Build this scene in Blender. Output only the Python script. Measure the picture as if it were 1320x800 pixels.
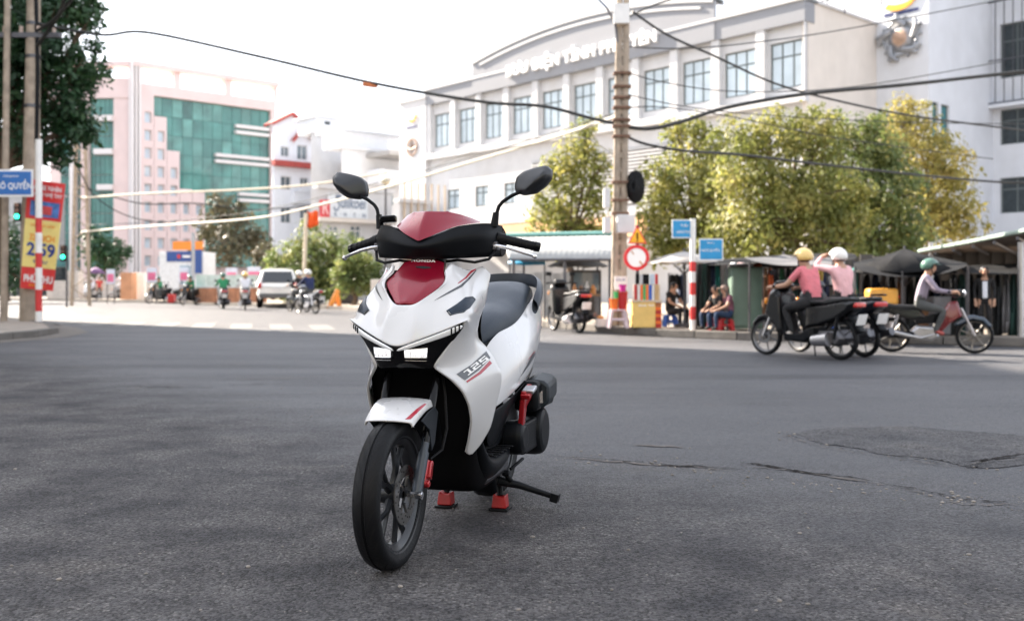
import bpy, bmesh, math, random
from mathutils import Vector, Matrix, Euler, noise
from mathutils.bvhtree import BVHTree
R = math.radians
sc = bpy.context.scene
for o in list(bpy.data.objects):
    bpy.data.objects.remove(o)
COL = sc.collection

# ------------------------------------------------------------------ camera
F, W, H, HZ, EYE = 1283.0, 1320.0, 800.0, 370.0, 0.93
cam_d = bpy.data.cameras.new('camera')
cam = bpy.data.objects.new('camera', cam_d)
COL.objects.link(cam)
cam.location = (0, 0, EYE)
cam.rotation_euler = (R(90), 0, 0)
cam_d.sensor_width = 36.0
cam_d.lens = 36.0 * F / W
cam_d.shift_y = -(H / 2 - HZ) / W
cam_d.clip_start, cam_d.clip_end = 0.05, 3000
cam_d.dof.use_dof = True
cam_d.dof.focus_distance = 3.72
cam_d.dof.aperture_fstop = 2.8
sc.camera = cam

# ------------------------------------------------------------------ sky and sun
SUN_EL, SUN_H = R(33), Vector((-0.78, 0.625)).normalized()
world = bpy.data.worlds.new('World')
sc.world = world
world.use_nodes = True
wn, wl = world.node_tree.nodes, world.node_tree.links
wn.clear()
sky = wn.new('ShaderNodeTexSky')
sky.sky_type = 'NISHITA'
sky.sun_disc = False
sky.sun_elevation = SUN_EL
sky.sun_rotation = math.atan2(SUN_H.x, SUN_H.y)
sky.dust_density = 1.5
sky.air_density = 1.0
sky.ozone_density = 1.0
hs = wn.new('ShaderNodeHueSaturation')
hs.inputs['Saturation'].default_value = 0.42
hs.inputs['Value'].default_value = 0.6
bg = wn.new('ShaderNodeBackground')
bg.inputs['Strength'].default_value = 0.15
wo = wn.new('ShaderNodeOutputWorld')
wl.new(sky.outputs[0], hs.inputs['Color'])
mixw = wn.new('ShaderNodeMix')        # thin bright overcast in front of the blue
mixw.data_type = 'RGBA'
mixw.inputs['Factor'].default_value = 0.6
mixw.inputs['B'].default_value = (2.6, 2.7, 2.98, 1)
wl.new(hs.outputs[0], mixw.inputs['A'])
wl.new(mixw.outputs['Result'], bg.inputs['Color'])
wl.new(bg.outputs[0], wo.inputs['Surface'])
sun_d = bpy.data.lights.new('sun', 'SUN')
sun = bpy.data.objects.new('sun', sun_d)
COL.objects.link(sun)
sun_d.energy = 4.5
sun_d.angle = R(0.6)
sun_d.color = (1.0, 0.88, 0.74)
sv = Vector((SUN_H.x * math.cos(SUN_EL), SUN_H.y * math.cos(SUN_EL), math.sin(SUN_EL)))
sun.rotation_euler = sv.to_track_quat('Z', 'Y').to_euler()
sc.view_settings.view_transform = 'Standard'
sc.view_settings.look = 'None'
sc.view_settings.gamma = 1.0
sc.view_settings.exposure = 2.35
sc.view_settings.use_curve_mapping = False
sc.render.engine = 'CYCLES'
sc.cycles.use_denoising = True
sc.cycles.max_bounces = 6
sc.cycles.transparent_max_bounces = 6
sc.cycles.sample_clamp_indirect = 6.0

# ------------------------------------------------------------------ helpers
def at(px, py, Y):
    """the place in the world seen at photo pixel px, py at depth Y"""
    return Vector(((px - 660) / F * Y, Y, EYE - (py - HZ) / F * Y))
def gr(px, py):
    """ground point at a photo pixel"""
    Y = F * EYE / (py - HZ)
    return Vector(((px - 660) / F * Y, Y, 0))

MATS = {}
def mat(name, col, rough=0.6, metal=0.0, var=0.12, scale=6.0, bump=0.0, bscale=60.0, coat=0.0, spec=0.5, emit=None, es=0.0, trans=0.0, alpha=1.0, dirt=0.0, grime=None):
    if name in MATS:
        return MATS[name]
    m = bpy.data.materials.new(name)
    m.use_nodes = True
    n, l = m.node_tree.nodes, m.node_tree.links
    b = n['Principled BSDF']
    b.inputs['Base Color'].default_value = (*col, 1)
    b.inputs['Roughness'].default_value = rough
    b.inputs['Metallic'].default_value = metal
    b.inputs['Coat Weight'].default_value = coat
    b.inputs['Coat Roughness'].default_value = 0.04
    b.inputs['Specular IOR Level'].default_value = spec
    b.inputs['Transmission Weight'].default_value = trans
    b.inputs['Alpha'].default_value = alpha
    if emit:
        b.inputs['Emission Color'].default_value = (*emit, 1)
        b.inputs['Emission Strength'].default_value = es
    tc = n.new('ShaderNodeTexCoord')
    if var > 0:
        nz = n.new('ShaderNodeTexNoise')
        nz.inputs['Scale'].default_value = scale
        nz.inputs['Detail'].default_value = 6
        l.new(tc.outputs['Object'], nz.inputs['Vector'])
        mr = n.new('ShaderNodeMapRange')
        mr.inputs['From Min'].default_value, mr.inputs['From Max'].default_value = 0.3, 0.7
        mr.inputs['To Min'].default_value, mr.inputs['To Max'].default_value = 1 - var, 1 + var
        l.new(nz.outputs['Fac'], mr.inputs['Value'])
        vm = n.new('ShaderNodeVectorMath')
        vm.operation = 'SCALE'
        vm.inputs[0].default_value = col
        l.new(mr.outputs[0], vm.inputs['Scale'])
        out = vm.outputs[0]
        if dirt > 0:
            n2 = n.new('ShaderNodeTexNoise')
            n2.inputs['Scale'].default_value = scale * 0.35
            n2.inputs['Detail'].default_value = 8
            n2.inputs['Roughness'].default_value = 0.7
            mp = n.new('ShaderNodeMapping')
            mp.inputs['Scale'].default_value = (1, 1, 0.18)
            l.new(tc.outputs['Object'], mp.inputs['Vector'])
            l.new(mp.outputs[0], n2.inputs['Vector'])
            m2 = n.new('ShaderNodeMapRange')
            m2.inputs['From Min'].default_value, m2.inputs['From Max'].default_value = 0.5, 0.75
            m2.inputs['To Max'].default_value = dirt
            l.new(n2.outputs['Fac'], m2.inputs['Value'])
            mx = n.new('ShaderNodeMix')
            mx.data_type = 'RGBA'
            l.new(m2.outputs[0], mx.inputs['Factor'])
            l.new(out, mx.inputs['A'])
            mx.inputs['B'].default_value = (*(grime or (0.12, 0.10, 0.08)), 1)
            out = mx.outputs['Result']
        l.new(out, b.inputs['Base Color'])
        m3 = n.new('ShaderNodeMapRange')
        m3.inputs['From Min'].default_value, m3.inputs['From Max'].default_value = 0.3, 0.7
        m3.inputs['To Min'].default_value = max(0.02, rough * 0.85)
        m3.inputs['To Max'].default_value = min(1, rough * 1.15)
        l.new(nz.outputs['Fac'], m3.inputs['Value'])
        l.new(m3.outputs[0], b.inputs['Roughness'])
    if bump > 0:
        nb = n.new('ShaderNodeTexNoise')
        nb.inputs['Scale'].default_value = bscale
        nb.inputs['Detail'].default_value = 4
        l.new(tc.outputs['Object'], nb.inputs['Vector'])
        bp = n.new('ShaderNodeBump')
        bp.inputs['Strength'].default_value = bump
        bp.inputs['Distance'].default_value = 0.02
        l.new(nb.outputs['Fac'], bp.inputs['Height'])
        l.new(bp.outputs[0], b.inputs['Normal'])
    MATS[name] = m
    return m

def link(o, parent=None):
    COL.objects.link(o)
    if parent is not None:
        o.parent = parent
    return o
def tag(o, label, cat, group=None):
    o['label'], o['category'] = label, cat
    if group:
        o['group'] = group
    return o
def thing(name, label, cat, loc=(0, 0, 0), rz=0.0, group=None):
    o = bpy.data.objects.new(name, None)
    o.empty_display_size = 0.2
    link(o)
    o.location = loc
    o.rotation_euler = (0, 0, rz)
    return tag(o, label, cat, group)
def struct(o):
    o['kind'] = 'structure'
    return o
def copy_tree(o, parent=None):
    c = o.copy()
    link(c, parent)
    for ch in list(o.children):
        copy_tree(ch, c)
    return c

class MB:
    """collects shapes into one mesh"""
    def __init__(s, M=None):
        s.v, s.f, s.mi, s.M, s.cur = [], [], [], M, 0
    def _add(s, vs, fs):
        k = len(s.v)
        s.v += [(s.M @ Vector(p)) if s.M is not None else Vector(p) for p in vs]
        s.f += [tuple(i + k for i in f) for f in fs]
        s.mi += [s.cur] * len(fs)
        return s
    def box(s, x0, x1, y0, y1, z0, z1):
        return s._add([(x0, y0, z0), (x1, y0, z0), (x1, y1, z0), (x0, y1, z0), (x0, y0, z1), (x1, y0, z1), (x1, y1, z1), (x0, y1, z1)],
                      [(0, 3, 2, 1), (4, 5, 6, 7), (0, 1, 5, 4), (1, 2, 6, 5), (2, 3, 7, 6), (3, 0, 4, 7)])
    def cbox(s, c, sz, rot=None):
        m = Matrix.Translation(c) @ (Euler(rot).to_matrix().to_4x4() if rot else Matrix())
        x, y, z = sz[0] / 2, sz[1] / 2, sz[2] / 2
        vs = [m @ Vector(p) for p in ((-x, -y, -z), (x, -y, -z), (x, y, -z), (-x, y, -z), (-x, -y, z), (x, -y, z), (x, y, z), (-x, y, z))]
        return s._add(vs, [(0, 3, 2, 1), (4, 5, 6, 7), (0, 1, 5, 4), (1, 2, 6, 5), (2, 3, 7, 6), (3, 0, 4, 7)])
    def tube(s, pts, r, n=8, cap=True, closed=False):
        pts = [Vector(p) for p in pts]
        rs = r if isinstance(r, (list, tuple)) else [r] * len(pts)
        N = len(pts)
        rings, up = [], None
        for i, p in enumerate(pts):
            if closed:
                d = pts[(i + 1) % N] - pts[i - 1]
            else:
                d = pts[min(i + 1, N - 1)] - pts[max(i - 1, 0)]
            if d.length < 1e-9:
                d = Vector((0, 0, 1))
            d.normalize()
            if up is None:
                up = Vector((0, 0, 1)) if abs(d.z) < 0.9 else Vector((1, 0, 0))
            a = (up - d * up.dot(d)).normalized()
            up = a
            b = d.cross(a)
            rings.append([p + (a * math.cos(2 * math.pi * k / n) + b * math.sin(2 * math.pi * k / n)) * rs[i] for k in range(n)])
        vs = [q for g in rings for q in g]
        fs = []
        for i in range(N if closed else N - 1):
            j = (i + 1) % N
            for k in range(n):
                k2 = (k + 1) % n
                fs.append((i * n + k, i * n + k2, j * n + k2, j * n + k))
        if cap and not closed:
            fs.append(tuple(reversed(range(n))))
            fs.append(tuple((N - 1) * n + k for k in range(n)))
        return s._add(vs, fs)
    def cyl(s, a, b, r, n=16, r2=None):
        return s.tube([a, b], [r, r if r2 is None else r2], n)
    def lathe(s, prof, n=32, M=None, closed=False, arc=None):
        """prof: (r, h) pairs turned about local Z; closed joins last profile point to first"""
        vs, fs, m = [], [], len(prof)
        full = arc is None
        for k in range(n if full else n + 1):
            a = 2 * math.pi * k / n if full else arc[0] + (arc[1] - arc[0]) * k / n
            for (r, h) in prof:
                p = Vector((r * math.cos(a), r * math.sin(a), h))
                vs.append(M @ p if M is not None else p)
        for k in range(n):
            k2 = (k + 1) % n if full else k + 1
            for i in range(m if closed else m - 1):
                j = (i + 1) % m
                fs.append((k * m + i, k2 * m + i, k2 * m + j, k * m + j))
        return s._add(vs, fs)
    def ball(s, c, r, n=12, m=8, M=None):
        r = r if isinstance(r, (list, tuple)) else (r, r, r)
        c = Vector(c)
        vs = [Vector((0, 0, r[2]))]
        for i in range(1, m):
            th = math.pi * i / m
            for k in range(n):
                ph = 2 * math.pi * k / n
                vs.append(Vector((r[0] * math.sin(th) * math.cos(ph), r[1] * math.sin(th) * math.sin(ph), r[2] * math.cos(th))))
        vs.append(Vector((0, 0, -r[2])))
        fs = [(0, 1 + k, 1 + (k + 1) % n) for k in range(n)]
        for i in range(m - 2):
            for k in range(n):
                fs.append((1 + i * n + k, 1 + (i + 1) * n + k, 1 + (i + 1) * n + (k + 1) % n, 1 + i * n + (k + 1) % n))
        L = len(vs) - 1
        fs += [(L, 1 + (m - 2) * n + (k + 1) % n, 1 + (m - 2) * n + k) for k in range(n)]
        return s._add([c + ((M @ p) if M is not None else p) for p in vs], fs)
    def grid(s, rows):
        m = len(rows[0])
        vs = [p for r_ in rows for p in r_]
        fs = [(i * m + j, i * m + j + 1, (i + 1) * m + j + 1, (i + 1) * m + j) for i in range(len(rows) - 1) for j in range(m - 1)]
        return s._add(vs, fs)
    def poly(s, pts):
        return s._add(pts, [tuple(range(len(pts)))])
    def prism(s, pts, off):
        """closed polygon pts extruded by vector off"""
        n, off = len(pts), Vector(off)
        a = [Vector(p) for p in pts]
        fs = [tuple(reversed(range(n))), tuple(range(n, 2 * n))] + [(k, (k + 1) % n, n + (k + 1) % n, n + k) for k in range(n)]
        return s._add(a + [p + off for p in a], fs)
    def mesh(s, name, mats=None, ang=35):
        me = bpy.data.meshes.new(name)
        me.from_pydata([tuple(p) for p in s.v], [], s.f)
        for m in (mats if isinstance(mats, (list, tuple)) else [mats]):
            if m is not None:
                me.materials.append(m)
        if any(s.mi):
            me.polygons.foreach_set('material_index', s.mi)
        bm = bmesh.new()
        bm.from_mesh(me)
        bmesh.ops.recalc_face_normals(bm, faces=bm.faces)
        bm.to_mesh(me)
        bm.free()
        if ang:
            me.polygons.foreach_set('use_smooth', [True] * len(me.polygons))
            me.set_sharp_from_angle(angle=R(ang))
        me.update()
        return me
    def build(s, name, mats, parent=None, ang=35, bevel=0, sub=0, mirror=False, solid=0, soff=-1):
        o = bpy.data.objects.new(name, s.mesh(name, mats, 180 if sub else ang))
        link(o, parent)
        if mirror:
            md = o.modifiers.new('mirror', 'MIRROR')
            md.use_clip = True
            md.merge_threshold = 0.0015
        if solid:
            md = o.modifiers.new('solid', 'SOLIDIFY')
            md.thickness, md.offset = solid, soff
        if sub:
            md = o.modifiers.new('sub', 'SUBSURF')
            md.levels = md.render_levels = sub
        if bevel:
            md = o.modifiers.new('bevel', 'BEVEL')
            md.width, md.segments, md.limit_method, md.angle_limit = bevel, 2, 'ANGLE', R(35)
        return o

def text_mesh(body, size, depth=0.0, offset=0.0, align='CENTER', spacing=1.0, shear=0.0):
    c = bpy.data.curves.new('lettering', 'FONT')
    c.body, c.size, c.extrude, c.offset = body, size, depth, offset
    c.align_x, c.align_y, c.space_character, c.shear = align, 'CENTER', spacing, shear
    c.resolution_u = 3
    o = bpy.data.objects.new('lettering', c)
    COL.objects.link(o)
    dg = bpy.context.evaluated_depsgraph_get()
    me = bpy.data.meshes.new_from_object(o.evaluated_get(dg))
    bpy.data.objects.remove(o)
    return me
def islands(me):
    """vertex sets of the letters of a text mesh (accents join the letter they stand over)"""
    par = list(range(len(me.vertices)))
    def fd(a):
        while par[a] != a:
            par[a] = par[par[a]]
            a = par[a]
        return a
    for e in me.edges:
        a, b = fd(e.vertices[0]), fd(e.vertices[1])
        if a != b:
            par[a] = b
    g = {}
    for v in me.vertices:
        g.setdefault(fd(v.index), []).append(v.index)
    sp = sorted([min(me.vertices[i].co.x for i in q), max(me.vertices[i].co.x for i in q), q] for q in g.values())
    out = []
    for a, b, q in sp:
        if out and a < out[-1][1] - 0.25 * min(b - a, out[-1][1] - out[-1][0]):
            out[-1][1] = max(out[-1][1], b)
            out[-1][2] += q
        else:
            out.append([a, b, list(q)])
    return [set(q) for a, b, q in out]
def lettering(name, body, size, m, M, parent=None, fit=None, split=False, **k):
    """text standing in local XY of matrix M; fit = (width, height) it is stretched to"""
    me = text_mesh(body, size, **k)
    if fit and len(me.vertices):
        xs = [v.co.x for v in me.vertices]
        ys = [v.co.y for v in me.vertices]
        cx, cy, w, h = (min(xs) + max(xs)) / 2, (min(ys) + max(ys)) / 2, max(xs) - min(xs), max(ys) - min(ys)
        for v in me.vertices:
            v.co.x = (v.co.x - cx) * fit[0] / w
            v.co.y = (v.co.y - cy) * fit[1] / h
    if split:
        for isl in islands(me):
            ids = sorted(isl)
            mp = {v: i for i, v in enumerate(ids)}
            m2 = bpy.data.meshes.new('letter')
            m2.from_pydata([M @ me.vertices[v].co for v in ids], [], [[mp[v] for v in f.vertices] for f in me.polygons if f.vertices[0] in isl])
            m2.materials.append(m)
            link(bpy.data.objects.new('letter', m2), parent)
        return None
    me.transform(M)
    me.materials.clear()
    me.materials.append(m)
    o = bpy.data.objects.new(name, me)
    o['kind'] = 'stuff'
    return link(o, parent)
def frame_mat(o, x, y):
    """matrix with origin o, local x along x, local y along y"""
    x, y = Vector(x).normalized(), Vector(y).normalized()
    z = x.cross(y)
    m = Matrix((x, y, z)).transposed().to_4x4()
    m.translation = Vector(o)
    return m

# shared materials
M_white = mat('white_gloss_paint', (0.58, 0.585, 0.60), 0.3, var=0.015, coat=0.9, scale=3)
M_red = mat('candy_red_paint', (0.20, 0.004, 0.018), 0.25, metal=0.25, var=0.04, coat=0.35, spec=0.3, scale=3)
M_blk = mat('black_plastic', (0.0055, 0.0065, 0.0085), 0.42, spec=0.12, var=0.1, bump=0.05, bscale=400)
M_blkg = mat('black_gloss_plastic', (0.004, 0.004, 0.005), 0.12, spec=0.22, var=0.05)
M_rub = mat('rubber', (0.006, 0.0065, 0.008), 0.5, spec=0.17, var=0.15, bump=0.12, bscale=120, scale=10)
M_grey = mat('graphite_plastic', (0.014, 0.018, 0.024), 0.42, spec=0.16, var=0.06, bump=0.05, bscale=300)
M_chrome = mat('bright_metal', (0.72, 0.72, 0.74), 0.2, metal=1.0, var=0.05)
M_alu = mat('cast_aluminium', (0.45, 0.45, 0.47), 0.38, metal=1.0, var=0.1)
M_steel = mat('dark_steel', (0.10, 0.10, 0.11), 0.4, metal=0.8, var=0.15)
M_redan = mat('anodised_red', (0.36, 0.008, 0.014), 0.3, metal=0.3, var=0.1, coat=0.5)
M_glass = mat('dark_glass', (0.02, 0.025, 0.03), 0.06, var=0.0, coat=0.5)

# ------------------------------------------------------------------ the scooter
SC_O, SC_C, SC_S = Vector((-0.398, 3.30, 0)), 0.967, 0.254
def S(px, py, a):
    """local place on the scooter (left, rearward, up) seen at a photo pixel, a metres behind the front axle"""
    t = (px - 660) / F
    l = (t * (SC_O.y + SC_C * a) - SC_O.x - SC_S * a) / (SC_C + SC_S * t)
    return Vector((l, a, EYE - (py - HZ) / F * (SC_O.y + SC_C * a - SC_S * l)))
def mx(p):
    return Vector((-p[0], p[1], p[2]))
scooter = thing('scooter', 'large white and dark red scooter parked alone on the asphalt in front', 'scooter', SC_O, math.atan2(-SC_S, SC_C))
bpy.context.view_layer.update()

def wheel(name, y, z, ro, rr, wd, parent, disc=0, spokes=5):
    e = bpy.data.objects.new(name, None)
    link(e, parent)
    e.location = (0, y, z)
    M = Matrix.Rotation(R(90), 4, 'Y')
    t = MB()
    w = wd / 2
    prof = [(rr - 0.004, -w * 0.72), (rr + (ro - rr) * 0.35, -w * 0.97), (rr + (ro - rr) * 0.62, -w), (ro - 0.010, -w * 0.82), (ro - 0.003, -w * 0.45), (ro - 0.0005, -w * 0.12),
            (ro - 0.005, -w * 0.06), (ro - 0.005, w * 0.06), (ro - 0.0005, w * 0.12), (ro - 0.003, w * 0.45), (ro - 0.010, w * 0.82), (rr + (ro - rr) * 0.62, w), (rr + (ro - rr) * 0.35, w * 0.97), (rr - 0.004, w * 0.72)]
    t.lathe(prof, 72, M)
    # tread grooves: sweeping dark blades cut as thin ribs standing slightly proud
    ty = t.build('tyre', M_rub, e, 50)
    g = MB()
    for k in range(26):
        a0 = 2 * math.pi * k / 26
        for sd in (-1, 1):
            A, B = [], []
            for q in range(6):
                f_ = q / 5
                wv = sd * (0.16 + 0.68 * f_) * w
                u_ = abs(wv) / w
                rad = 0.0007 + (ro - 0.0005 - (u_ - .12) / .33 * .0025 if u_ < .45 else ro - .003 - (u_ - .45) / .37 * .007 if u_ < .82 else ro - .010 - (u_ - .82) / .18 * ((ro - rr) * .38 - .010))
                an = a0 + (0.5 if sd > 0 else 0) * 2 * math.pi / 26 + 0.28 * (1 - f_) ** 1.6
                A.append(M @ Vector((rad * math.cos(an), rad * math.sin(an), wv)))
                an += 0.020 + 0.006 * math.sin(f_ * 3.1)
                B.append(M @ Vector((rad * math.cos(an), rad * math.sin(an), wv)))
            g.grid([A, B])
    g.build('tread_grooves', mat('tread_groove', (0.004, 0.004, 0.005), 0.9, var=0.0), ty, 60)['kind'] = 'stuff'
    r = MB()
    rp = [(rr, -w * 0.78), (rr + 0.006, -w * 0.82), (rr + 0.004, -w * 0.70), (rr - 0.010, -w * 0.62), (rr - 0.022, -w * 0.3), (rr - 0.024, w * 0.3), (rr - 0.010, w * 0.62), (rr + 0.004, w * 0.70), (rr + 0.006, w * 0.82), (rr, w * 0.78)]
    r.lathe(rp, 48, M)
    r.lathe([(0.012, -0.04), (0.03, -0.038), (0.034, -0.02), (0.034, 0.02), (0.03, 0.038), (0.012, 0.04)], 20, M)
    for k in range(spokes):
        a = 2 * math.pi * k / spokes + 0.35
        for da in (-0.17, 0.17):
            p0 = Vector((0.02 * math.cos(a), 0.02 * math.sin(a), 0.0))
            p1 = Vector((rr * 0.45 * math.cos(a + da * 0.35), rr * 0.45 * math.sin(a + da * 0.35), 0.004))
            p2 = Vector(((rr - 0.01) * math.cos(a + da * 1.5), (rr - 0.01) * math.sin(a + da * 1.5), 0))
            r.tube([M @ p0, M @ p1, M @ p2], [0.015, 0.010, 0.011], 6)
    r.build('rim', mat('satin_black_rim', (0.014, 0.016, 0.02), 0.3, metal=0.2, var=0.05), e, 40)
    if disc:
        d = MB()
        d.lathe([(0.060, 0.044), (0.098, 0.044), (0.098, 0.048), (0.060, 0.048)], 40, M, closed=True)
        for k in range(5):
            a = 2 * math.pi * k / 5
            d.tube([M @ Vector((0.03 * math.cos(a), 0.03 * math.sin(a), 0.042)), M @ Vector((0.064 * math.cos(a + .25), 0.064 * math.sin(a + .25), 0.046))], 0.006, 6)
        do = d.build('brake_disc', mat('brake_disc_steel', (0.20, 0.195, 0.19), 0.4, metal=1.0, var=0.1, scale=30), e)
        h = MB()
        for k in range(30):
            a = 2 * math.pi * k / 30
            rr_ = (0.069, 0.079, 0.089)[k % 3]
            h.cyl(M @ Vector((rr_ * math.cos(a), rr_ * math.sin(a), 0.0475)), M @ Vector((rr_ * math.cos(a), rr_ * math.sin(a), 0.0492)), 0.0032, 8)
        h.build('disc_holes', mat('hole_black', (0.006, 0.006, 0.006), 0.9, var=0), do)['kind'] = 'stuff'
    return e

wheel('front_wheel', 0.0, 0.246, 0.246, 0.186, 0.090, scooter, 1)
wheel('rear_wheel', 1.27, 0.246, 0.246, 0.178, 0.106, scooter, 0)

# -- front cowl: centre, cheeks and the long wings beside the wheel arch
rowD = [S(573, 348, .255), S(582, 338, .295), S(603, 350, .355), S(622, 342, .42), S(633, 353, .45)]
rowC = [S(577, 364, .205), S(586, 362, .235), S(600, 362, .28), S(616, 364, .35), S(630, 370, .44)]
rowB = [Vector((0, .113, .869)), S(534, 393, .108), S(562, 391, .152), S(586, 388, .178), S(609.5, 386, .222), S(626, 392, .41)]
rowA = [Vector((0, .074, .795)), S(535, 416, .066), S(561, 410, .116), S(586, 404, .146), S(611, 402, .192), S(619, 410, .38)]
row0 = [Vector((0, .030, .727)), S(533, 440, .050), S(557, 431, .080), S(580, 422, .112), S(603, 412, .146), S(616, 425, .36)]
WG = [[S(594, 424, .15), S(607, 427, .23), S(617, 436, .375)],
     [S(578, 446, .135), S(601, 446, .23), S(627, 446, .39)],
     [S(559, 474, .112), S(597, 466, .235), S(635, 457, .405)],
     [S(583, 489, .170), S(613, 482, .28), S(647, 479, .425)],
     [S(598, 505, .215), S(621, 500, .31), S(647, 494, .435)],
     [S(606, 523, .255), S(621, 520, .33), S(641, 519, .435)],
     [S(609, 543, .290), S(619, 542, .35), S(633, 551, .43)],
     [S(605, 569, .330), S(611, 570, .36), S(620, 573, .41)],
     [S(601, 584, .355), S(605, 586, .37), S(609, 585, .385)]]
cw = MB()
vs = rowD + rowC + rowB + rowA + row0
fs = [(j, j + 1, 5 + j + 1, 5 + j) for j in range(4)]
fs += [(5 + j, 5 + j + 1, 11 + j + 1, 11 + j) for j in range(4)]
for r0, r1 in ((10, 16), (16, 22)):
    fs += [(r0 + j, r0 + j + 1, r1 + j + 1, r1 + j) for j in range(5)]
k = len(vs)
for r_ in WG:
    vs += r_
fs.append((26, k + 1, k))           # small gusset beside the lamp corner
fs.append((26, 27, k + 2, k + 1))
for i in range(len(WG) - 1):
    fs += [(k + i * 3 + j, k + i * 3 + j + 1, k + (i + 1) * 3 + j + 1, k + (i + 1) * 3 + j) for j in range(2)]
cw._add(vs, fs)
cowl = cw.build('front_cowl', M_white, scooter, mirror=True, solid=0.010, sub=3)
me = cowl.data
crease = me.attributes.new('crease_edge', 'FLOAT', 'EDGE')
cnt = {}
for f_ in me.polygons:
    for ek in f_.edge_keys:
        cnt[ek] = cnt.get(ek, 0) + 1
soft = {(2, 7): .75, (7, 13): .75, (13, 19): .5, (11, 17): .85, (17, 23): .8, (18, 24): .4, (12, 18): .4, (19, 25): .3}
for i in range(len(WG) - 1):
    soft[(k + i * 3, k + i * 3 + 3)] = 0.7
    soft[(k + i * 3 + 2, k + i * 3 + 5)] = 0.75
for e in me.edges:
    kk = tuple(sorted(e.vertices))
    if kk in soft:
        crease.data[e.index].value = soft[kk]
    elif cnt.get(kk) == 1 and not all(abs(me.vertices[q].co.x) < 1e-5 for q in kk):
        crease.data[e.index].value = 0.95

def vcrease(o, vals, default_boundary=0.0):
    m_ = o.data
    at_ = m_.attributes.get('crease_vert') or m_.attributes.new('crease_vert', 'FLOAT', 'POINT')
    c_ = {}
    for f_ in m_.polygons:
        for ek in f_.edge_keys:
            c_[ek] = c_.get(ek, 0) + 1
    if default_boundary:
        for ek, q in c_.items():
            if q == 1:
                for v_ in ek:
                    if abs(m_.vertices[v_].co.x) > 1e-5:
                        at_.data[v_].value = default_boundary
    for v_, q in vals.items():
        at_.data[v_].value = q
vcrease(cowl, {0: .8, 1: .8, 3: .7, 4: .5, 5: .8, 11: .9, 26: 1.0, 20: .3, k: .5, k + 6: .7, k + 24: 1.0, k + 26: 1.0, k + 25: .9, 25: .4}, 0.45)
# red centre panel
rp = MB()
rp.grid([[Vector((0, .300, 1.035)), S(560, 334, .310), S(573, 337, .318)],
         [Vector((0, .272, .990)), S(557, 350, .270), S(572, 350, .268)],
         [Vector((0, .205, .945)), S(556, 363, .205), S(575.5, 364, .222)],
         [Vector((0, .118, .876)), S(528, 392, .120), S(534.5, 394, .126)]])
red = rp.build('centre_panel', M_red, scooter, mirror=True, solid=0.008, sub=3)
cr = red.data.attributes.new('crease_edge', 'FLOAT', 'EDGE')
for e in red.data.edges:
    a_, b_ = e.vertices
    if len([f_ for f_ in red.data.polygons if a_ in f_.vertices and b_ in f_.vertices]) == 1 or {a_, b_} in ({4, 7}, {7, 10}):
        cr.data[e.index].value = (0.0 if abs(red.data.vertices[a_].co.x) < 1e-5 and abs(red.data.vertices[b_].co.x) < 1e-5 else 1.0) if {a_, b_} not in ({4, 7}, {7, 10}) else 0.5
vcrease(red, {2: .8, 5: .6, 8: .9, 11: 1.0, 10: .9, 9: .6})
# dark vent slot across the red panel
v = MB()
v.grid([[S(536, 344, .288), S(547, 343.5, .285), S(557, 345, .288)], [S(538, 345.5, .284), S(547, 347, .281), S(556, 346.5, .284)]])
for i in range(len(v.v)):
    v.v[i] = v.v[i] + Vector((0, -0.009, 0.002))
v.build('vent_slot', M_blkg, scooter)

# headlamp unit
def dn(p, dy, dz):
    return Vector((p[0], p[1] + dy, p[2] + dz))
hl = MB()
hrow0 = [dn(p, 0.012, -0.002) for p in (row0[0], row0[1], row0[2], row0[3], row0[4])]
hrow1 = [Vector((0, .060, .690)), S(531, 455, .070), S(551, 450, .096), S(570, 444, .124), S(590, 432, .156)]
hrow2 = [Vector((0, .068, .664)), S(528, 468, .076), S(541, 469, .090), S(551, 468, .106), S(561, 465, .126)]
hrow3 = [Vector((0, .090, .655)), S(528, 473, .095), S(541, 474, .100), S(550, 475, .115), S(558, 475, .130)]
hl.grid([hrow0, hrow1, hrow2, hrow3])
lamp = hl.build('headlight', M_blkg, scooter, mirror=True, solid=0.006, sub=2)
M_led = mat('lit_lamp', (0.9, 0.9, 0.95), 0.2, var=0, emit=(1, 0.98, 1.0), es=1.0)
n_, l_ = M_led.node_tree.nodes, M_led.node_tree.links
vz = n_.new('ShaderNodeTexVoronoi'); vz.inputs['Scale'].default_value = 110
tcn = n_.new('ShaderNodeTexCoord'); l_.new(tcn.outputs['Object'], vz.inputs['Vector'])
mrn = n_.new('ShaderNodeMapRange'); mrn.inputs['From Max'].default_value = 0.9; mrn.inputs['To Min'].default_value = 0.0; mrn.inputs['To Max'].default_value = 0.26
l_.new(vz.outputs['Distance'], mrn.inputs['Value']); l_.new(mrn.outputs[0], n_['Principled BSDF'].inputs['Emission Strength'])
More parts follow.
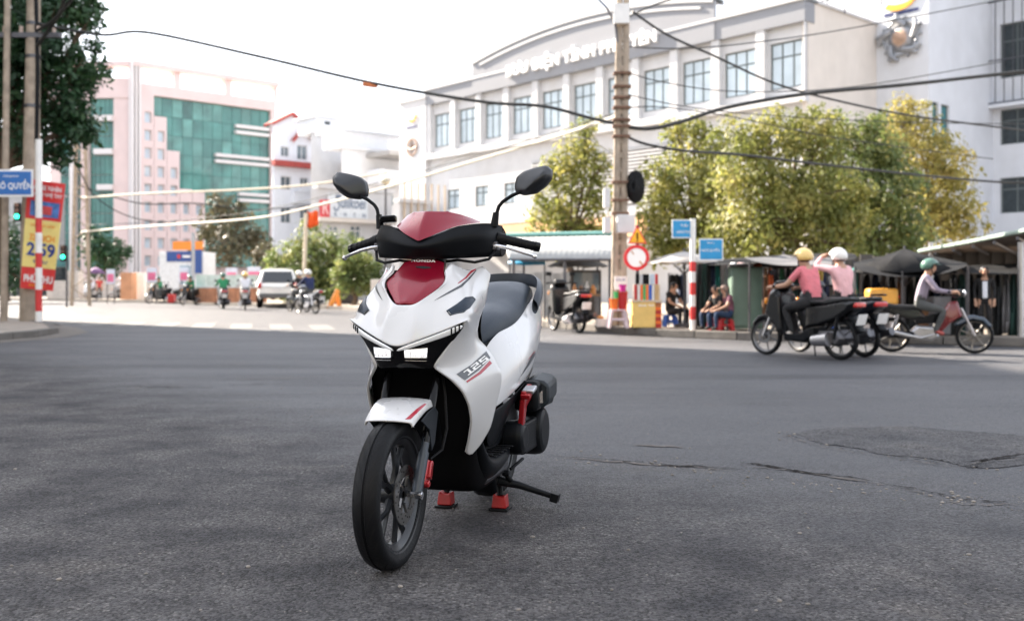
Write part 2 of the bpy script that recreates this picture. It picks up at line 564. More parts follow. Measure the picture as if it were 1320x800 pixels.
for sd in (1, -1):
    g = MB()
    q = [S(521, 450.5, .052), S(537, 449.5, .066), S(551, 448.5, .080), S(522, 460.5, .055), S(537, 461, .069), S(550, 461, .082)]
    if sd < 0:
        q = [mx(p) for p in q]
    g.grid([q[:3], q[3:]])
    o = g.build('lamp_cell', M_led, lamp, solid=0.004)
    for f_ in (.28, .52, .76):
        dv = MB()
        dv.tube([dn(q[0].lerp(q[2], f_), -.004, 0), dn(q[3].lerp(q[5], f_), -.004, 0)], .0011, 5)
        dv.build('cell_rib', M_steel, o)
    bz = MB()
    bz.tube([dn(p, -0.003, 0) for p in (q[0], q[1], q[2], q[5], q[4], q[3])], 0.0018, 6, closed=True)
    bz.build('bezel', M_chrome, o)
    st = MB()
    c0 = [dn(q[3], -.001, -.010), dn(q[4], -.001, -.010), dn(q[5], -.001, -.010)]
    st.tube(c0, 0.0013, 6)
    st.build('trim_line', M_chrome, lamp)
    # daytime running strip
    M_drl = mat('running_light', (0.55, 0.56, 0.58), 0.3, metal=0.5, var=0, emit=(1, 1, 1), es=0.04)
    top = [dn(p, -0.004, -0.004) for p in row0[:5]]
    top[4] = S(598, 416, .142)
    wdt = [0.012, 0.015, 0.019, 0.024, 0.018]
    d = MB()
    A = [p if sd > 0 else mx(p) for p in top]
    B = [Vector((p[0], p[1] + 0.001, p[2] - w_)) for p, w_ in zip(A, wdt)]
    d.grid([A, B])
    d.build('running_strip', M_drl, lamp, solid=0.003, sub=1)
    for f_ in (0.15, 0.42, 0.70):
        p = A[3].lerp(A[4], f_); p2 = B[3].lerp(B[4], f_)
        d = MB()
        d.tube([dn(p, -0.004, -0.001), dn(p2, -0.004, .001)], 0.0028, 6)
        d.build('strip_divider', M_blkg, lamp)
    # lower black lip line
# lower lip and inner arch: dark shell behind the wheel
ia = MB()
ia.grid([[Vector((0, .085, .668)), Vector((.06, .095, .668)), Vector((.105, .125, .668)), S(575, 481, .16), S(600, 472, .25)],
         [Vector((0, .17, .660)), Vector((.06, .18, .655)), Vector((.11, .20, .64)), S(596, 502, .25), S(620, 490, .32)],
         [Vector((0, .26, .60)), Vector((.06, .265, .60)), Vector((.12, .275, .59)), S(606, 525, .29), S(625, 520, .36)],
         [Vector((0, .315, .48)), Vector((.06, .315, .48)), Vector((.11, .32, .47)), S(605, 560, .34), S(618, 560, .39)],
         [Vector((0, .355, .36)), Vector((.06, .355, .36)), Vector((.11, .36, .35)), Vector((.15, .385, .33)), Vector((.165, .42, .33))],
         [Vector((0, .43, .22)), Vector((.06, .43, .22)), Vector((.11, .44, .21)), Vector((.145, .47, .22)), Vector((.16, .50, .24))],
         [Vector((0, .52, .135)), Vector((.06, .52, .135)), Vector((.11, .53, .135)), Vector((.14, .56, .15)), Vector((.155, .60, .19))],
         [Vector((0, .80, .13)), Vector((.06, .80, .13)), Vector((.11, .80, .13)), Vector((.135, .80, .15)), Vector((.15, .80, .19))]])
ia.build('inner_arch', mat('arch_black', (0.006, 0.006, 0.007), 0.8, var=0.1, spec=0.04), scooter, mirror=True, solid=0.006, sub=2)

# front fender
fd = MB()
fd.grid([[Vector((0, -.060, .497)), Vector((.045, -.052, .495)), Vector((.082, -.036, .489)), Vector((.086, -.030, .470))],
         [Vector((0, -.005, .533)), Vector((.045, .0, .530)), Vector((.084, .010, .518)), Vector((.089, .018, .490))],
         [Vector((0, .070, .553)), Vector((.045, .072, .551)), Vector((.089, .078, .542)), Vector((.094, .085, .515))],
         [Vector((0, .125, .553)), Vector((.045, .127, .552)), Vector((.092, .130, .546)), Vector((.097, .135, .520))]])
fen = fd.build('front_fender', M_white, scooter, mirror=True, solid=0.006, sub=3)
cr = fen.data.attributes.new('crease_edge', 'FLOAT', 'EDGE')
for e in fen.data.edges:
    a_, b_ = e.vertices
    if a_ % 4 == 2 and b_ % 4 == 2:
        cr.data[e.index].value = 0.55
    if (a_ < 4 and b_ < 4) or (a_ > 11 and b_ > 11):
        cr.data[e.index].value = 0.9
vcrease(fen, {2: .7, 3: .7, 14: .7, 15: .7})
fb = MB()
fb.grid([[Vector((0, .128, .551)), Vector((.05, .13, .549)), Vector((.092, .132, .543))],
         [Vector((0, .21, .51)), Vector((.05, .212, .508)), Vector((.088, .215, .50))],
         [Vector((0, .275, .43)), Vector((.05, .277, .43)), Vector((.082, .28, .42))],
         [Vector((0, .305, .33)), Vector((.045, .306, .33)), Vector((.072, .308, .32))]])
fb.build('fender_tail', M_blk, scooter, mirror=True, solid=0.005, sub=2)
for sd in (1, -1):
    p = [Vector((.092, .020, .487)), Vector((.097, .075, .510)), Vector((.099, .135, .522)), Vector((.101, .165, .500)), Vector((.101, .130, .400)), Vector((.099, .105, .375)), Vector((.097, .085, .450)), Vector((.094, .050, .470))]
    d = MB()
    d.prism([(q[0] * sd, q[1], q[2]) for q in p], (0.005 * sd, 0, 0))
    d.build('fender_bracket', M_grey, scooter, bevel=0.003)
    d = MB()
    d.tube([(.080 * sd, .012, .235), (.083 * sd, .048, .320), (.085 * sd, .075, .375)], [.019, .019, .018], 14)
    d.tube([(.085 * sd, .070, .37), (.090 * sd, .20, .63)], .0145, 14)
    fk = d.build('fork_leg', mat('fork_grey', (0.035, 0.045, 0.06), 0.35, var=0.05, metal=.2), scooter)
    d = MB()
    d.tube([(.086 * sd, .088, .405), (.090 * sd, .20, .63)], .0150, 14)
    d.build('fork_tube', M_blkg, fk)
    d = MB()
    d.cyl((.055 * sd, 0, .246), (.108 * sd, 0, .246), .010, 6)
    d.cyl((.098 * sd, 0, .246), (.106 * sd, 0, .246), .0145, 12)
    d.build('axle_nut', M_chrome, scooter)
d = MB()
d.cbox((.080, .092, .300), (.034, .050, .088), (R(-26), 0, 0))
d.cbox((.094, .098, .308), (.022, .036, .055), (R(-26), 0, R(8)))
d.cyl((.07, .080, .268), (.104, .080, .268), .012, 12)
d.cyl((.07, .112, .330), (.104, .112, .330), .012, 12)
cal = d.build('brake_caliper', M_redan, scooter, bevel=0.004)
d = MB()
d.tube([(.092, .12, .345), (.118, .17, .37), (.125, .20, .44), (.115, .21, .56), (.10, .22, .64)], .0045, 8)
d.build('brake_hose', M_rub, scooter)

# lamp-side decals follow the painted surface: rays from the camera side find where they lie
def surf(o):
    dg = bpy.context.evaluated_depsgraph_get()
    return BVHTree.FromObject(o, dg)
WS = lambda p: scooter.matrix_world @ p
def drape(bvh_, pts2, off=0.0012):
    """photo pixels to points just off a surface, in scooter space"""
    eye = scooter.matrix_world.inverted() @ Vector((0, 0, EYE))
    out = []
    for px, py in pts2:
        d_ = (S(px, py, .3) - eye).normalized()
        h_, n2, i_, ds = bvh_.ray_cast(eye, d_)
        if h_ is None:
            h_, n2, i_, ds = bvh_.find_nearest(S(px, py, .3))
        out.append(h_ + n2 * off * (1 if n2.dot(d_) < 0 else -1))
    return out
def decal(name, bvh_, top, bot, m, parent, off=0.0012, n=12, mirror=True, w=3):
    """a strip between two pixel polylines laid on a surface"""
    def samp(pl, f_):
        x = f_ * (len(pl) - 1)
        i = min(int(x), len(pl) - 2)
        t = x - i
        return (pl[i][0] * (1 - t) + pl[i + 1][0] * t, pl[i][1] * (1 - t) + pl[i + 1][1] * t)
    rows = []
    for j in range(w):
        g = j / (w - 1)
        rows.append(drape(bvh_, [(samp(top, i / n)[0] * (1 - g) + samp(bot, i / n)[0] * g, samp(top, i / n)[1] * (1 - g) + samp(bot, i / n)[1] * g) for i in range(n + 1)], off))
    d_ = MB()
    d_.grid(rows)
    if mirror:
        d2 = MB()
        d2.grid([[mx(p) for p in r_] for r_ in rows])
        d2.build(name, m, parent, 80)
    return d_.build(name, m, parent, 80)
bpy.context.view_layer.update()
bv = surf(cowl)
M_dslate = mat('slate_decal', (0.05, 0.055, 0.065), 0.3, var=0.05, coat=0.4)
M_dred = mat('red_decal', (0.35, 0.01, 0.03), 0.3, var=0.05, coat=0.4)
M_dwht = mat('white_decal', (0.8, 0.8, 0.8), 0.3, var=0.02, coat=0.4)
for sd in (1, -1):
    fl = (lambda p: p) if sd > 0 else mx
    tq = [(576, 401), (590, 392), (600, 384), (609, 383), (612, 386), (605, 396), (597, 402), (580, 406)]
    ring = [fl(p) for p in drape(bv, tq, 0.0012)]
    fw = Vector((0.25 * sd, -1, 0.25)).normalized()
    cx_, cy_ = sum(p[0] for p in tq) / 8, sum(p[1] for p in tq) / 8
    r2_ = [fl(p) for p in drape(bv, [(cx_ + (x - cx_) * .55, cy_ + (y - cy_) * .55) for x, y in tq], 0.0055)]
    c2_ = fl(drape(bv, [(cx_, cy_)], 0.0065)[0])
    r1_ = [fl(p) for p in drape(bv, [(cx_ + (x - cx_) * .92, cy_ + (y - cy_) * .92) for x, y in tq], 0.004)]
    d = MB()
    d._add(r1_ + r2_ + [c2_], [(q, (q + 1) % 8, 8 + (q + 1) % 8, 8 + q) for q in range(8)] + [(8 + q, 8 + (q + 1) % 8, 16) for q in range(8)])
    o = d.build('turn_signal', mat('smoked_lens', (0.012, 0.022, 0.038), 0.3, spec=0.3, var=0.3, scale=25), scooter, 60)
    d = MB()
    d.tube(ring, 0.0030, 6, closed=True)
    d.build('lens_rim', mat('slate_rim', (0.02, 0.032, 0.05), 0.35, var=0.1), o)
decal('side_stripe', bv, [(614, 347.5), (604, 358), (594, 367), (578, 376), (560, 387)], [(613.5, 349.5), (605, 360.5), (595, 370), (580, 377.5), (560, 387.5)], M_dslate, cowl)
decal('side_pinstripe', bv, [(613, 346.5), (607, 349), (600, 357), (590, 365)], [(613.5, 347.5), (607.5, 352), (601, 359), (590, 366)], M_dred, cowl)
decal('badge_ground', bv, [(588, 482), (607, 470), (626.5, 452.5)], [(599, 490), (617, 477), (632, 461)], M_dslate, cowl, 0.0012)
decal('badge_stripe', bv, [(600.5, 491), (617, 479.5), (631, 464.5)], [(602, 493), (620, 481.5), (634, 468)], M_dred, cowl, 0.0012)
# figures 1 2 5 on the badge, squared off
def badge_pt(u, v_):
    ax, ay = 590.5 + (627 - 590.5) * u, 482 + (454 - 482) * u
    return (ax + 8.2 * v_, ay + 7.0 * v_)
SEG = {'1': [((.0, 0), (.75, .18)), ((.45, 0), (.75, 1)), ((.1, .82), (1.05, 1))],
       '2': [((0, 0), (1, .19)), ((.7, 0), (1, .58)), ((0, .40), (1, .58)), ((0, .40), (.3, 1)), ((0, .81), (1, 1))],
       '5': [((0, 0), (1, .19)), ((0, 0), (.3, .58)), ((0, .40), (1, .58)), ((.7, .40), (1, 1)), ((0, .81), (1, 1))]}
for sd in (1, -1):
    for u0, ch in ((.13, '1'), (.38, '2'), (.66, '5')):
        figs = MB()
        for (a0, b0), (a1, b1) in SEG[ch]:
            sk = -.10
            q = [badge_pt(u0 + .23 * a0 + sk * (b0 - .5) * 0, .14 + .72 * b0), badge_pt(u0 + .23 * a1, .14 + .72 * b0), badge_pt(u0 + .23 * a1, .14 + .72 * b1), badge_pt(u0 + .23 * a0, .14 + .72 * b1)]
            q = drape(bv, q, 0.0024)
            figs.poly(q if sd > 0 else [mx(p) for p in q])
        figs.build('badge_figure', M_dwht, cowl, 60)
bvf = surf(fen)
decal('fender_flash', bvf, [(547, 520), (537, 527), (522, 540.5)], [(549.5, 520.5), (540, 529.5), (529.5, 540)], M_dred, fen, mirror=False)
bvr = surf(red)
# maker's name across the top of the red panel
nm = text_mesh('HONDA', 10, 0, 0.35, spacing=1.15)
xs = [v_.co.x for v_ in nm.vertices]; ys = [v_.co.y for v_ in nm.vertices]
pp = [(530.5 + (v_.co.x - min(xs)) / (max(xs) - min(xs)) * 31, 337.6 - (v_.co.y - min(ys)) / (max(ys) - min(ys)) * 3.6 + 1.0 * (v_.co.x - min(xs)) / (max(xs) - min(xs))) for v_ in nm.vertices]
for v_, p in zip(nm.vertices, drape(bvr, pp, 0.002)):
    v_.co = p
nm.materials.clear(); nm.materials.append(M_dwht)
link(bpy.data.objects.new('name_lettering', nm), red)

# handlebar cover, visor
hb = MB()
T = [Vector((0, .262, 1.092)), S(566, 301, .285), S(590, 291, .325), S(616, 288, .375), S(633, 288, .43), S(648, 291, .49)]
Mi = [Vector((0, .238, 1.068)), S(566, 314, .262), S(592, 306, .30), S(616, 302, .35), S(634, 303, .405), S(646.5, 310, .475)]
Bo = [Vector((0, .285, 1.030)), S(568, 334, .30), S(594, 333, .335), S(615, 332, .375), S(634, 331, .42), S(644, 331, .485)]
Bb = [Vector((p[0] * .96, p[1] + .13, p[2] + .005)) for p in Bo]
Tb = [Vector((0, .43, 1.17)), Vector((T[1][0], .44, 1.165)), Vector((T[2][0], .45, 1.15)), Vector((T[3][0], .47, 1.14)), Vector((T[4][0], .51, 1.13)), Vector((T[5][0], .56, 1.12))]
hb.grid([T, Mi, Bo, Bb, Tb, [p + Vector((0, .012, .002)) for p in T]])
n0 = len(hb.v)
hb._add([T[5], Mi[5], Bo[5], Bb[5], Tb[5]], [(0, 1, 2, 3, 4)])
hbo = hb.build('handlebar_cover', M_blk, scooter, mirror=True, sub=2)
vcrease(hbo, {5: .8, 11: .7, 17: .8, 0: .6, 2: .4, 3: .4})
cr = hbo.data.attributes.new('crease_edge', 'FLOAT', 'EDGE')
for e in hbo.data.edges:
    a_, b_ = e.vertices
    if a_ < 36 and b_ < 36 and a_ // 6 == b_ // 6 and a_ // 6 in (0, 1, 2):
        cr.data[e.index].value = (0.95, 0.45, 0.9)[a_ // 6]
    if a_ < 36 and b_ < 36 and a_ % 6 == 5 and b_ % 6 == 5:
        cr.data[e.index].value = 0.85
vi = MB()
vi.grid([[Vector((0, .253, 1.094)), S(562, 301.5, .275), S(585, 291.5, .325), S(606, 288.5, .41), S(619, 287, .52)],
         [Vector((0, .272, 1.135)), S(564, 291.5, .305), S(588, 286, .358), S(607, 286.5, .425), S(619, 286.5, .525)],
         [Vector((0, .302, 1.175)), S(570, 281, .345), S(591, 280.5, .385), S(608, 283.5, .445), S(619, 286, .53)],
         [Vector((0, .337, 1.208)), S(577, 272, .385), S(594, 276, .42), S(609, 281, .47), S(619, 285.3, .54)],
         [Vector((0, .41, 1.19)), S(566, 279, .43), S(588, 282, .46), S(607, 285, .50), S(618, 287, .56)]])
vis = vi.build('visor', M_red, scooter, mirror=True, sub=3)
cr = vis.data.attributes.new('crease_edge', 'FLOAT', 'EDGE')
for e in vis.data.edges:
    a_, b_ = e.vertices
    if a_ % 5 == 0 and b_ % 5 == 0:
        cr.data[e.index].value = 0.85
    if a_ // 5 == b_ // 5 and a_ // 5 in (0, 3):
        cr.data[e.index].value = 0.95
vcrease(vis, {0: .8, 4: .8, 15: .7, 16: 1.0, 19: .8, 17: .5, 11: .3})
# smoked clips where the visor meets the cover
for sd in (1, -1):
    flip = (lambda p: p) if sd > 0 else mx
    d = MB()
    d.tube([flip(p) for p in (S(640, 306, .46), S(650, 308.5, .472))], .021, 14)
    d.tube([flip(p) for p in (S(650, 308.5, .472), S(690, 317.5, .520))], [.0175, .0168], 16)
    for q in range(5):
        c0, c1 = S(650, 308.5, .472), S(690, 317.5, .520)
        d.tube([flip(c0.lerp(c1, 0.10 + q * .2)), flip(c0.lerp(c1, 0.13 + q * .2))], .0184, 16)
    gp = d.build('grip', M_rub, scooter)
    d = MB()
    d.tube([flip(p) for p in (S(689, 317.3, .518), S(695.5, 318.8, .526))], [.0195, .018], 16)
    d.build('bar_end', M_blkg, gp)
    d = MB()
    lp = [S(634, 316.5, .435), S(645, 317.5, .43), S(660, 321, .430), S(676, 326, .440), S(687, 329.5, .455)]
    d.tube([flip(p) for p in lp], [.0085, .0072, .0065, .006, .0065], 10)
    d.ball(flip(S(689, 330.5, .458)), .0095, 10, 8)
    d.build('brake_lever', M_chrome, scooter)
    d = MB()
    d.cbox(flip(S(637, 317, .45)), (.035, .045, .030))
    d.ball(flip(S(634, 313.5, .428)), .008, 8, 6)
    d.build('lever_clamp', M_steel, scooter, bevel=.004)
    # mirror
    mo = bpy.data.objects.new('mirror', None)
    link(mo, scooter)
    ol = [(664.5, 241), (667, 229), (675, 222), (690, 217), (706, 213.5), (713, 220), (712.5, 230), (704, 241), (692, 250), (676, 252.5), (666, 249)]
    ring = [S(px, py, .50) for px, py in ol]
    cen = S(688, 233, .50)
    rid = [(676, 243), (680, 233), (685, 228), (692, 225), (701, 221), (704, 224), (702, 230), (697, 236), (690, 241), (682, 245), (677, 246)]
    d = MB()
    r0 = ring
    r1 = [dn(cen.lerp(p, 1.0), -.022, 0) for p in ring]
    r2 = [S(px, py, .445) for px, py in rid]
    r3 = [S(690 + (px - 690) * .25, 232 + (py - 232) * .25, .433) for px, py in rid]
    rb = [dn(cen.lerp(p, .95), .012, 0) for p in ring]
    rows = [[flip(p) for p in r_] + [flip(r_[0])] for r_ in (rb, r0, r1, r2, r3)]
    n_r = len(ring)
    vs, fs = [], []
    for r_ in (rb, r0, r1, r2, r3):
        vs += [flip(p) for p in r_]
    for i in range(4):
        for j in range(n_r):
            fs.append((i * n_r + j, i * n_r + (j + 1) % n_r, (i + 1) * n_r + (j + 1) % n_r, (i + 1) * n_r + j))
    fs.append(tuple(4 * n_r + j for j in range(n_r)))
    d._add(vs, fs)
    ho = d.build('housing', mat('mirror_shell', (0.014, 0.016, 0.02), 0.38, var=0.05, bump=0.03, bscale=500), mo, sub=2)
    cr = ho.data.attributes.new('crease_edge', 'FLOAT', 'EDGE')
    for e in ho.data.edges:
        a_, b_ = e.vertices
        if a_ // n_r == b_ // n_r and a_ // n_r in (0, 1, 2):
            cr.data[e.index].value = .8 if a_ // n_r < 2 else .5
        if {a_, b_} in ({3 * n_r + 10, 3 * n_r}, {3 * n_r, 3 * n_r + 1}, {3 * n_r + 1, 3 * n_r + 2}, {3 * n_r + 2, 3 * n_r + 3}, {3 * n_r + 3, 3 * n_r + 4}):
            cr.data[e.index].value = .7
    vcrease(ho, {**{q: .5 for q in range(3 * n_r)}, **{3 * n_r + q: .5 for q in range(n_r)}})
    d = MB()
    d.poly([flip(dn(cen.lerp(p, .93), .011, 0)) for p in ring])
    d.build('mirror_glass', mat('silvered_glass', (0.8, 0.82, 0.84), 0.02, metal=1.0, var=0), mo)
    d = MB()
    d.tube([flip(p) for p in (S(672, 247, .475), S(660, 252, .468), S(648, 260, .460), S(643, 266, .456), S(640, 276, .452), S(638, 284, .45))], .0068, 10)
    d.tube([flip(p) for p in (S(639.5, 274, .452), S(637, 292, .45))], [.0115, .0155], 12)
    d.build('stem', M_blk, mo)
    # cable loop below the cover
    d = MB()
    d.tube([flip(p) for p in (S(640, 322, .44), S(630, 334, .40), S(612, 338, .37), S(590, 335, .36), S(575, 337, .36))], .0055, 8)
    d.build('brake_cable', M_rub, scooter)
# fluid reservoir on the image-left bar
d = MB()
p = mx(S(622, 284, .42))
d.cbox(dn(p, .02, .012), (.062, .05, .026), (0, R(-4), R(14)))
d.build('fluid_reservoir', M_blkg, scooter, bevel=.006)
# steering neck
d = MB()
d.tube([(0, .34, .93), (0, .36, 1.0), (0, .38, 1.08)], [.075, .062, .07], 14)
d.build('steering_neck', M_blk, scooter)
# inner leg shield behind the cowl
d = MB()
d.grid([[Vector((0, .40, 1.0)), Vector((.10, .40, 1.0)), S(622, 345, .435), S(632, 354, .455)],
        [Vector((0, .44, .86)), Vector((.10, .44, .86)), Vector((.17, .45, .85)), S(624, 398, .435)],
        [Vector((0, .47, .70)), Vector((.10, .47, .70)), Vector((.17, .46, .70)), S(616, 432, .385)],
        [Vector((0, .50, .52)), Vector((.12, .48, .52)), Vector((.20, .45, .54)), S(643, 482, .43)],
        [Vector((0, .54, .38)), Vector((.12, .52, .38)), Vector((.18, .47, .40)), S(640, 520, .44)]])
d.build('leg_shield', M_blk, scooter, mirror=True, solid=.006, sub=2)
# centre tunnel and foot boards
d = MB()
d.grid([[Vector((0, .46, .60)), Vector((.07, .46, .58)), Vector((.10, .45, .45)), Vector((.11, .45, .30))],
        [Vector((0, .60, .53)), Vector((.08, .60, .51)), Vector((.105, .60, .42)), Vector((.115, .60, .29))],
        [Vector((0, .75, .56)), Vector((.09, .75, .54)), Vector((.115, .75, .42)), Vector((.12, .75, .28))],
        [Vector((0, .90, .66)), Vector((.12, .90, .62)), Vector((.14, .90, .45)), Vector((.14, .90, .28))]])
d.build('centre_tunnel', M_blk, scooter, mirror=True, sub=2)
for sd in (1, -1):
    flip = (lambda p: p) if sd > 0 else mx
    d = MB()
    A = [S(629, 566, .44), S(632, 590, .52), S(640, 600, .62), S(655, 586, .76), S(672, 569, .92)]
    A = [Vector((p[0], p[1], p[2])) for p in A]
    Z = [.36, .295, .275, .27, .275]
    O = [Vector((p[0], p[1], z)) for p, z in zip(A, Z)]
    O = [Vector((x, y, z)) for (x, y, z) in ((.190, .43, .42), (.205, .50, .315), (.212, .60, .275), (.205, .74, .268), (.185, .90, .275))]
    I = [Vector((.10, y, z)) for (y, z) in ((.46, .42), (.52, .315), (.60, .280), (.74, .272), (.90, .28))]
    Lw = [Vector((x, y, z)) for (x, y, z) in ((.165, .46, .31), (.165, .52, .21), (.165, .60, .17), (.16, .74, .17), (.15, .90, .19))]
    Li = [Vector((.09, y, z)) for (y, z) in ((.48, .33), (.54, .21), (.60, .17), (.74, .17), (.90, .19))]
    d.grid([[flip(p) for p in r_] for r_ in (Li, I, O, Lw, Li)])
    fbo = d.build('footboard', M_blk, scooter, sub=2)
    d = MB()
    for q in range(7):
        y0 = .53 + q * .05
        d.cbox(flip(Vector((.155, y0, .283 if q else .296))), (.085, .012, .006))
    d.build('grip_ribs', M_rub, fbo, bevel=.002)['kind'] = 'stuff'
# seat
d = MB()
sec = [(.72, .755, .085, .080), (.80, .815, .125, .115), (.95, .850, .150, .13), (1.12, .872, .160, .13), (1.24, .935, .158, .14), (1.40, .965, .135, .12), (1.58, .955, .105, .09), (1.68, .925, .06, .05)]
rows = []
for (a, zt, hw, dp) in sec:
    rows.append([Vector((0, a, zt)), Vector((hw * .6, a, zt - .004)), Vector((hw * .95, a, zt - .028)), Vector((hw * 1.03, a, zt - dp * .6)), Vector((hw * .95, a, zt - dp)), Vector((0, a, zt - dp))])
rows = [[Vector((p[0] * .6, .70, .71)) for p in rows[0]]] + rows
d.grid(rows)
d.build('seat', mat('seat_vinyl', (0.030, 0.040, 0.056), 0.5, spec=.3, var=0.06, bump=0.08, bscale=500, scale=8), scooter, mirror=True, sub=3)
# grab rail
d = MB()
gpz = [(.0, 1.58, .985), (.08, 1.56, .985), (.150, 1.47, .975), (.190, 1.36, .945), (.205, 1.26, .905), (.195, 1.22, .860)]
A = [Vector((x - .012, y, z + .012)) for x, y, z in gpz]
B = [Vector((x + .016, y + .01, z + .004)) for x, y, z in gpz]
C_ = [Vector((x + .012, y + .01, z - .054)) for x, y, z in gpz]
D_ = [Vector((x - .014, y, z - .046)) for x, y, z in gpz]
A[0].x = B[0].x = C_[0].x = D_[0].x = 0
d.grid([A, B, C_, D_, A])
d.build('grab_rail', mat('rail_grey', (0.045, 0.053, 0.066), 0.4, spec=.3, metal=0.1, var=0.05), scooter, mirror=True, sub=2)
# rear body
d = MB()
rb = [[(.62, .58, .105), (.62, .50, .135), (.62, .44, .15)],
      [(.72, .70, .110), (.72, .60, .165), (.76, .46, .175)],
      [(.85, .76, .135), (.88, .63, .205), (.90, .50, .195)],
      [(1.02, .78, .150), (1.05, .66, .225), (1.08, .54, .205)],
      [(1.22, .855, .160), (1.24, .72, .222), (1.26, .60, .190)],
      [(1.42, .895, .150), (1.44, .78, .195), (1.44, .68, .165)],
      [(1.62, .905, .110), (1.64, .82, .140), (1.63, .74, .115)],
      [(1.78, .885, .05), (1.78, .84, .06), (1.77, .79, .05)]]
d.grid([[Vector((hw, a, z)) for (a, z, hw) in r_] for r_ in rb])
rbo = d.build('rear_body', M_white, scooter, mirror=True, solid=.008, sub=3)
d = MB()
d.grid([[Vector((.03, .60, .60)), Vector((.10, .60, .56))], [Vector((.03, .70, .72)), Vector((.115, .72, .69))], [Vector((.05, .85, .76)), Vector((.14, .86, .74))]])
d.build('seat_base', M_blk, scooter, mirror=True, solid=.02, sub=1)
bpy.context.view_layer.update()
bvb = surf(rbo)
decal('tail_stripe', bvb, [(692, 453), (683, 469), (668, 489)], [(686.5, 455), (680, 468), (668, 490)], M_dslate, rbo)
decal('tail_pinstripe', bvb, [(691, 451), (685, 458), (678, 468)], [(688, 453), (682, 461), (678, 469)], M_dred, rbo)
# lower rear skirts, engine, airbox, transmission cover
for sd in (1, -1):
    flip = (lambda p: p) if sd > 0 else mx
    d = MB()
    d.grid([[flip(Vector(p)) for p in r_] for r_ in ([(.15, .62, .44), (.175, .76, .455), (.195, .90, .495), (.205, 1.08, .535), (.19, 1.26, .595)],
                                                     [(.15, .63, .40), (.17, .77, .415), (.185, .91, .45), (.19, 1.09, .50), (.175, 1.26, .56)],
                                                     [(.13, .66, .28), (.14, .80, .29), (.145, .92, .38), (.14, 1.1, .46), (.13, 1.26, .52)])])
    d.build('side_skirt', M_blk, scooter, solid=.006, sub=2)
    # passenger peg hanger, red anodised
    d = MB()
    d.prism([flip(Vector(p)) for p in ((.205, .93, .495), (.210, 1.02, .520), (.208, 1.02, .46), (.200, .97, .43), (.19, .955, .30), (.188, .93, .30), (.196, .93, .42))], (.022 * sd, 0, 0))
    d.cbox(flip(Vector((.225, .965, .485))), (.04, .09, .02), (R(15), 0, 0))
    d.build('peg_hanger', M_redan, scooter, bevel=.004)
    d = MB()
    d.cbox(flip(Vector((.232, .975, .500))), (.05, .075, .018), (R(12), 0, 0))
    d.build('passenger_peg', M_alu, scooter, bevel=.005)
d = MB()
d.lathe([(0.0, .045), (.085, .045), (.105, .03), (.11, 0), (.11, -.05)], 28, Matrix.Translation((.19, 1.27, .29)) @ Matrix.Rotation(R(90), 4, 'Y'))
d.lathe([(0.0, .03), (.055, .03), (.068, .018), (.072, 0), (.072, -.05)], 28, Matrix.Translation((.19, .96, .30)) @ Matrix.Rotation(R(90), 4, 'Y'))
d.box(.14, .215, .96, 1.27, .225, .36)
d.build('transmission_cover', M_blk, scooter, bevel=.012)
d = MB()
d.box(.15, .255, 1.02, 1.36, .40, .53)
d.build('engine_case', M_blk, scooter, bevel=.02)
d = MB()
ab = [(.18, 1.08, .425), (.18, 1.08, .520), (.215, 1.07, .535), (.265, 1.09, .525), (.288, 1.10, .505), (.288, 1.10, .435), (.26, 1.09, .405), (.21, 1.08, .405)]
d.prism([Vector(p) for p in ab], (0, .17, .02))
d.build('airbox', mat('blue_grey_plastic', (0.010, 0.015, 0.021), 0.45, spec=.35, var=0.06), scooter, bevel=.012)
d = MB()
d.cyl((.24, 1.07, .42), (.24, 1.10, .42), .016, 12)
d.prism([Vector(p) for p in ((.238, 1.062, .455), (.266, 1.066, .49), (.268, 1.066, .435), (.245, 1.062, .43))], (0, .008, 0))
d.build('airbox_clip', M_chrome, scooter)
d = MB()
d.tube([(-.13, .95, .30), (-.17, 1.15, .30), (-.185, 1.3, .34)], [.03, .05, .06], 16)
d.tube([(-.185, 1.28, .33), (-.20, 1.75, .44)], [.062, .058], 20)
d.build('exhaust', M_steel, scooter)
# centre stand, stand feet, side stand
d = MB()
for sd in (1, -1):
    d.tube([(.075 * sd, .98, .24), (.10 * sd, .955, .15), (.119 * sd, .925, .06)], .013, 10)
d.tube([(-.09, .965, .17), (.09, .965, .17)], .011, 10)
d.tube([(.08, .98, .24), (.085, 1.02, .16), (.07, 1.10, .12)], .009, 8)
cs = d.build('centre_stand', M_blk, scooter)
for sd in (1, -1):
    d = MB()
    d.prism([(.119 * sd - .032, .892, .012), (.119 * sd + .032, .892, .012), (.119 * sd + .026, .897, .066), (.119 * sd + .010, .900, .058), (.119 * sd - .012, .900, .060), (.119 * sd - .026, .897, .068)], (0, .055, 0))
    sf = d.build('stand_foot', mat('red_rubber', (0.30, 0.008, 0.010), 0.45, var=0.25, scale=25), cs, bevel=.005)
    d = MB()
    d.box(.119 * sd - .040, .119 * sd + .040, .880, .965, .001, .0115)
    d.build('foot_pad', M_rub, sf, bevel=.003)
d = MB()
d.tube([(.125, .90, .175), (.15, .905, .150), (.17, .91, .125)], .011, 10)
d.tube([(.11, .905, .125), (.20, .93, .105), (.335, .955, .062)], [.020, .015, .012], 10)
d.cbox((.345, .957, .058), (.034, .05, .036), (0, R(14), 0))
d.cyl((.135, .895, .16), (.165, .895, .16), .013, 10)
d.tube([(.16, .93, .17), (.19, 1.03, .20)], .007, 8)
d.build('side_stand', M_blk, scooter, bevel=.003)
d = MB()
d.box(-.10, .12, .92, 1.20, .20, .44)
d.box(-.14, .15, .60, .95, .16, .27)
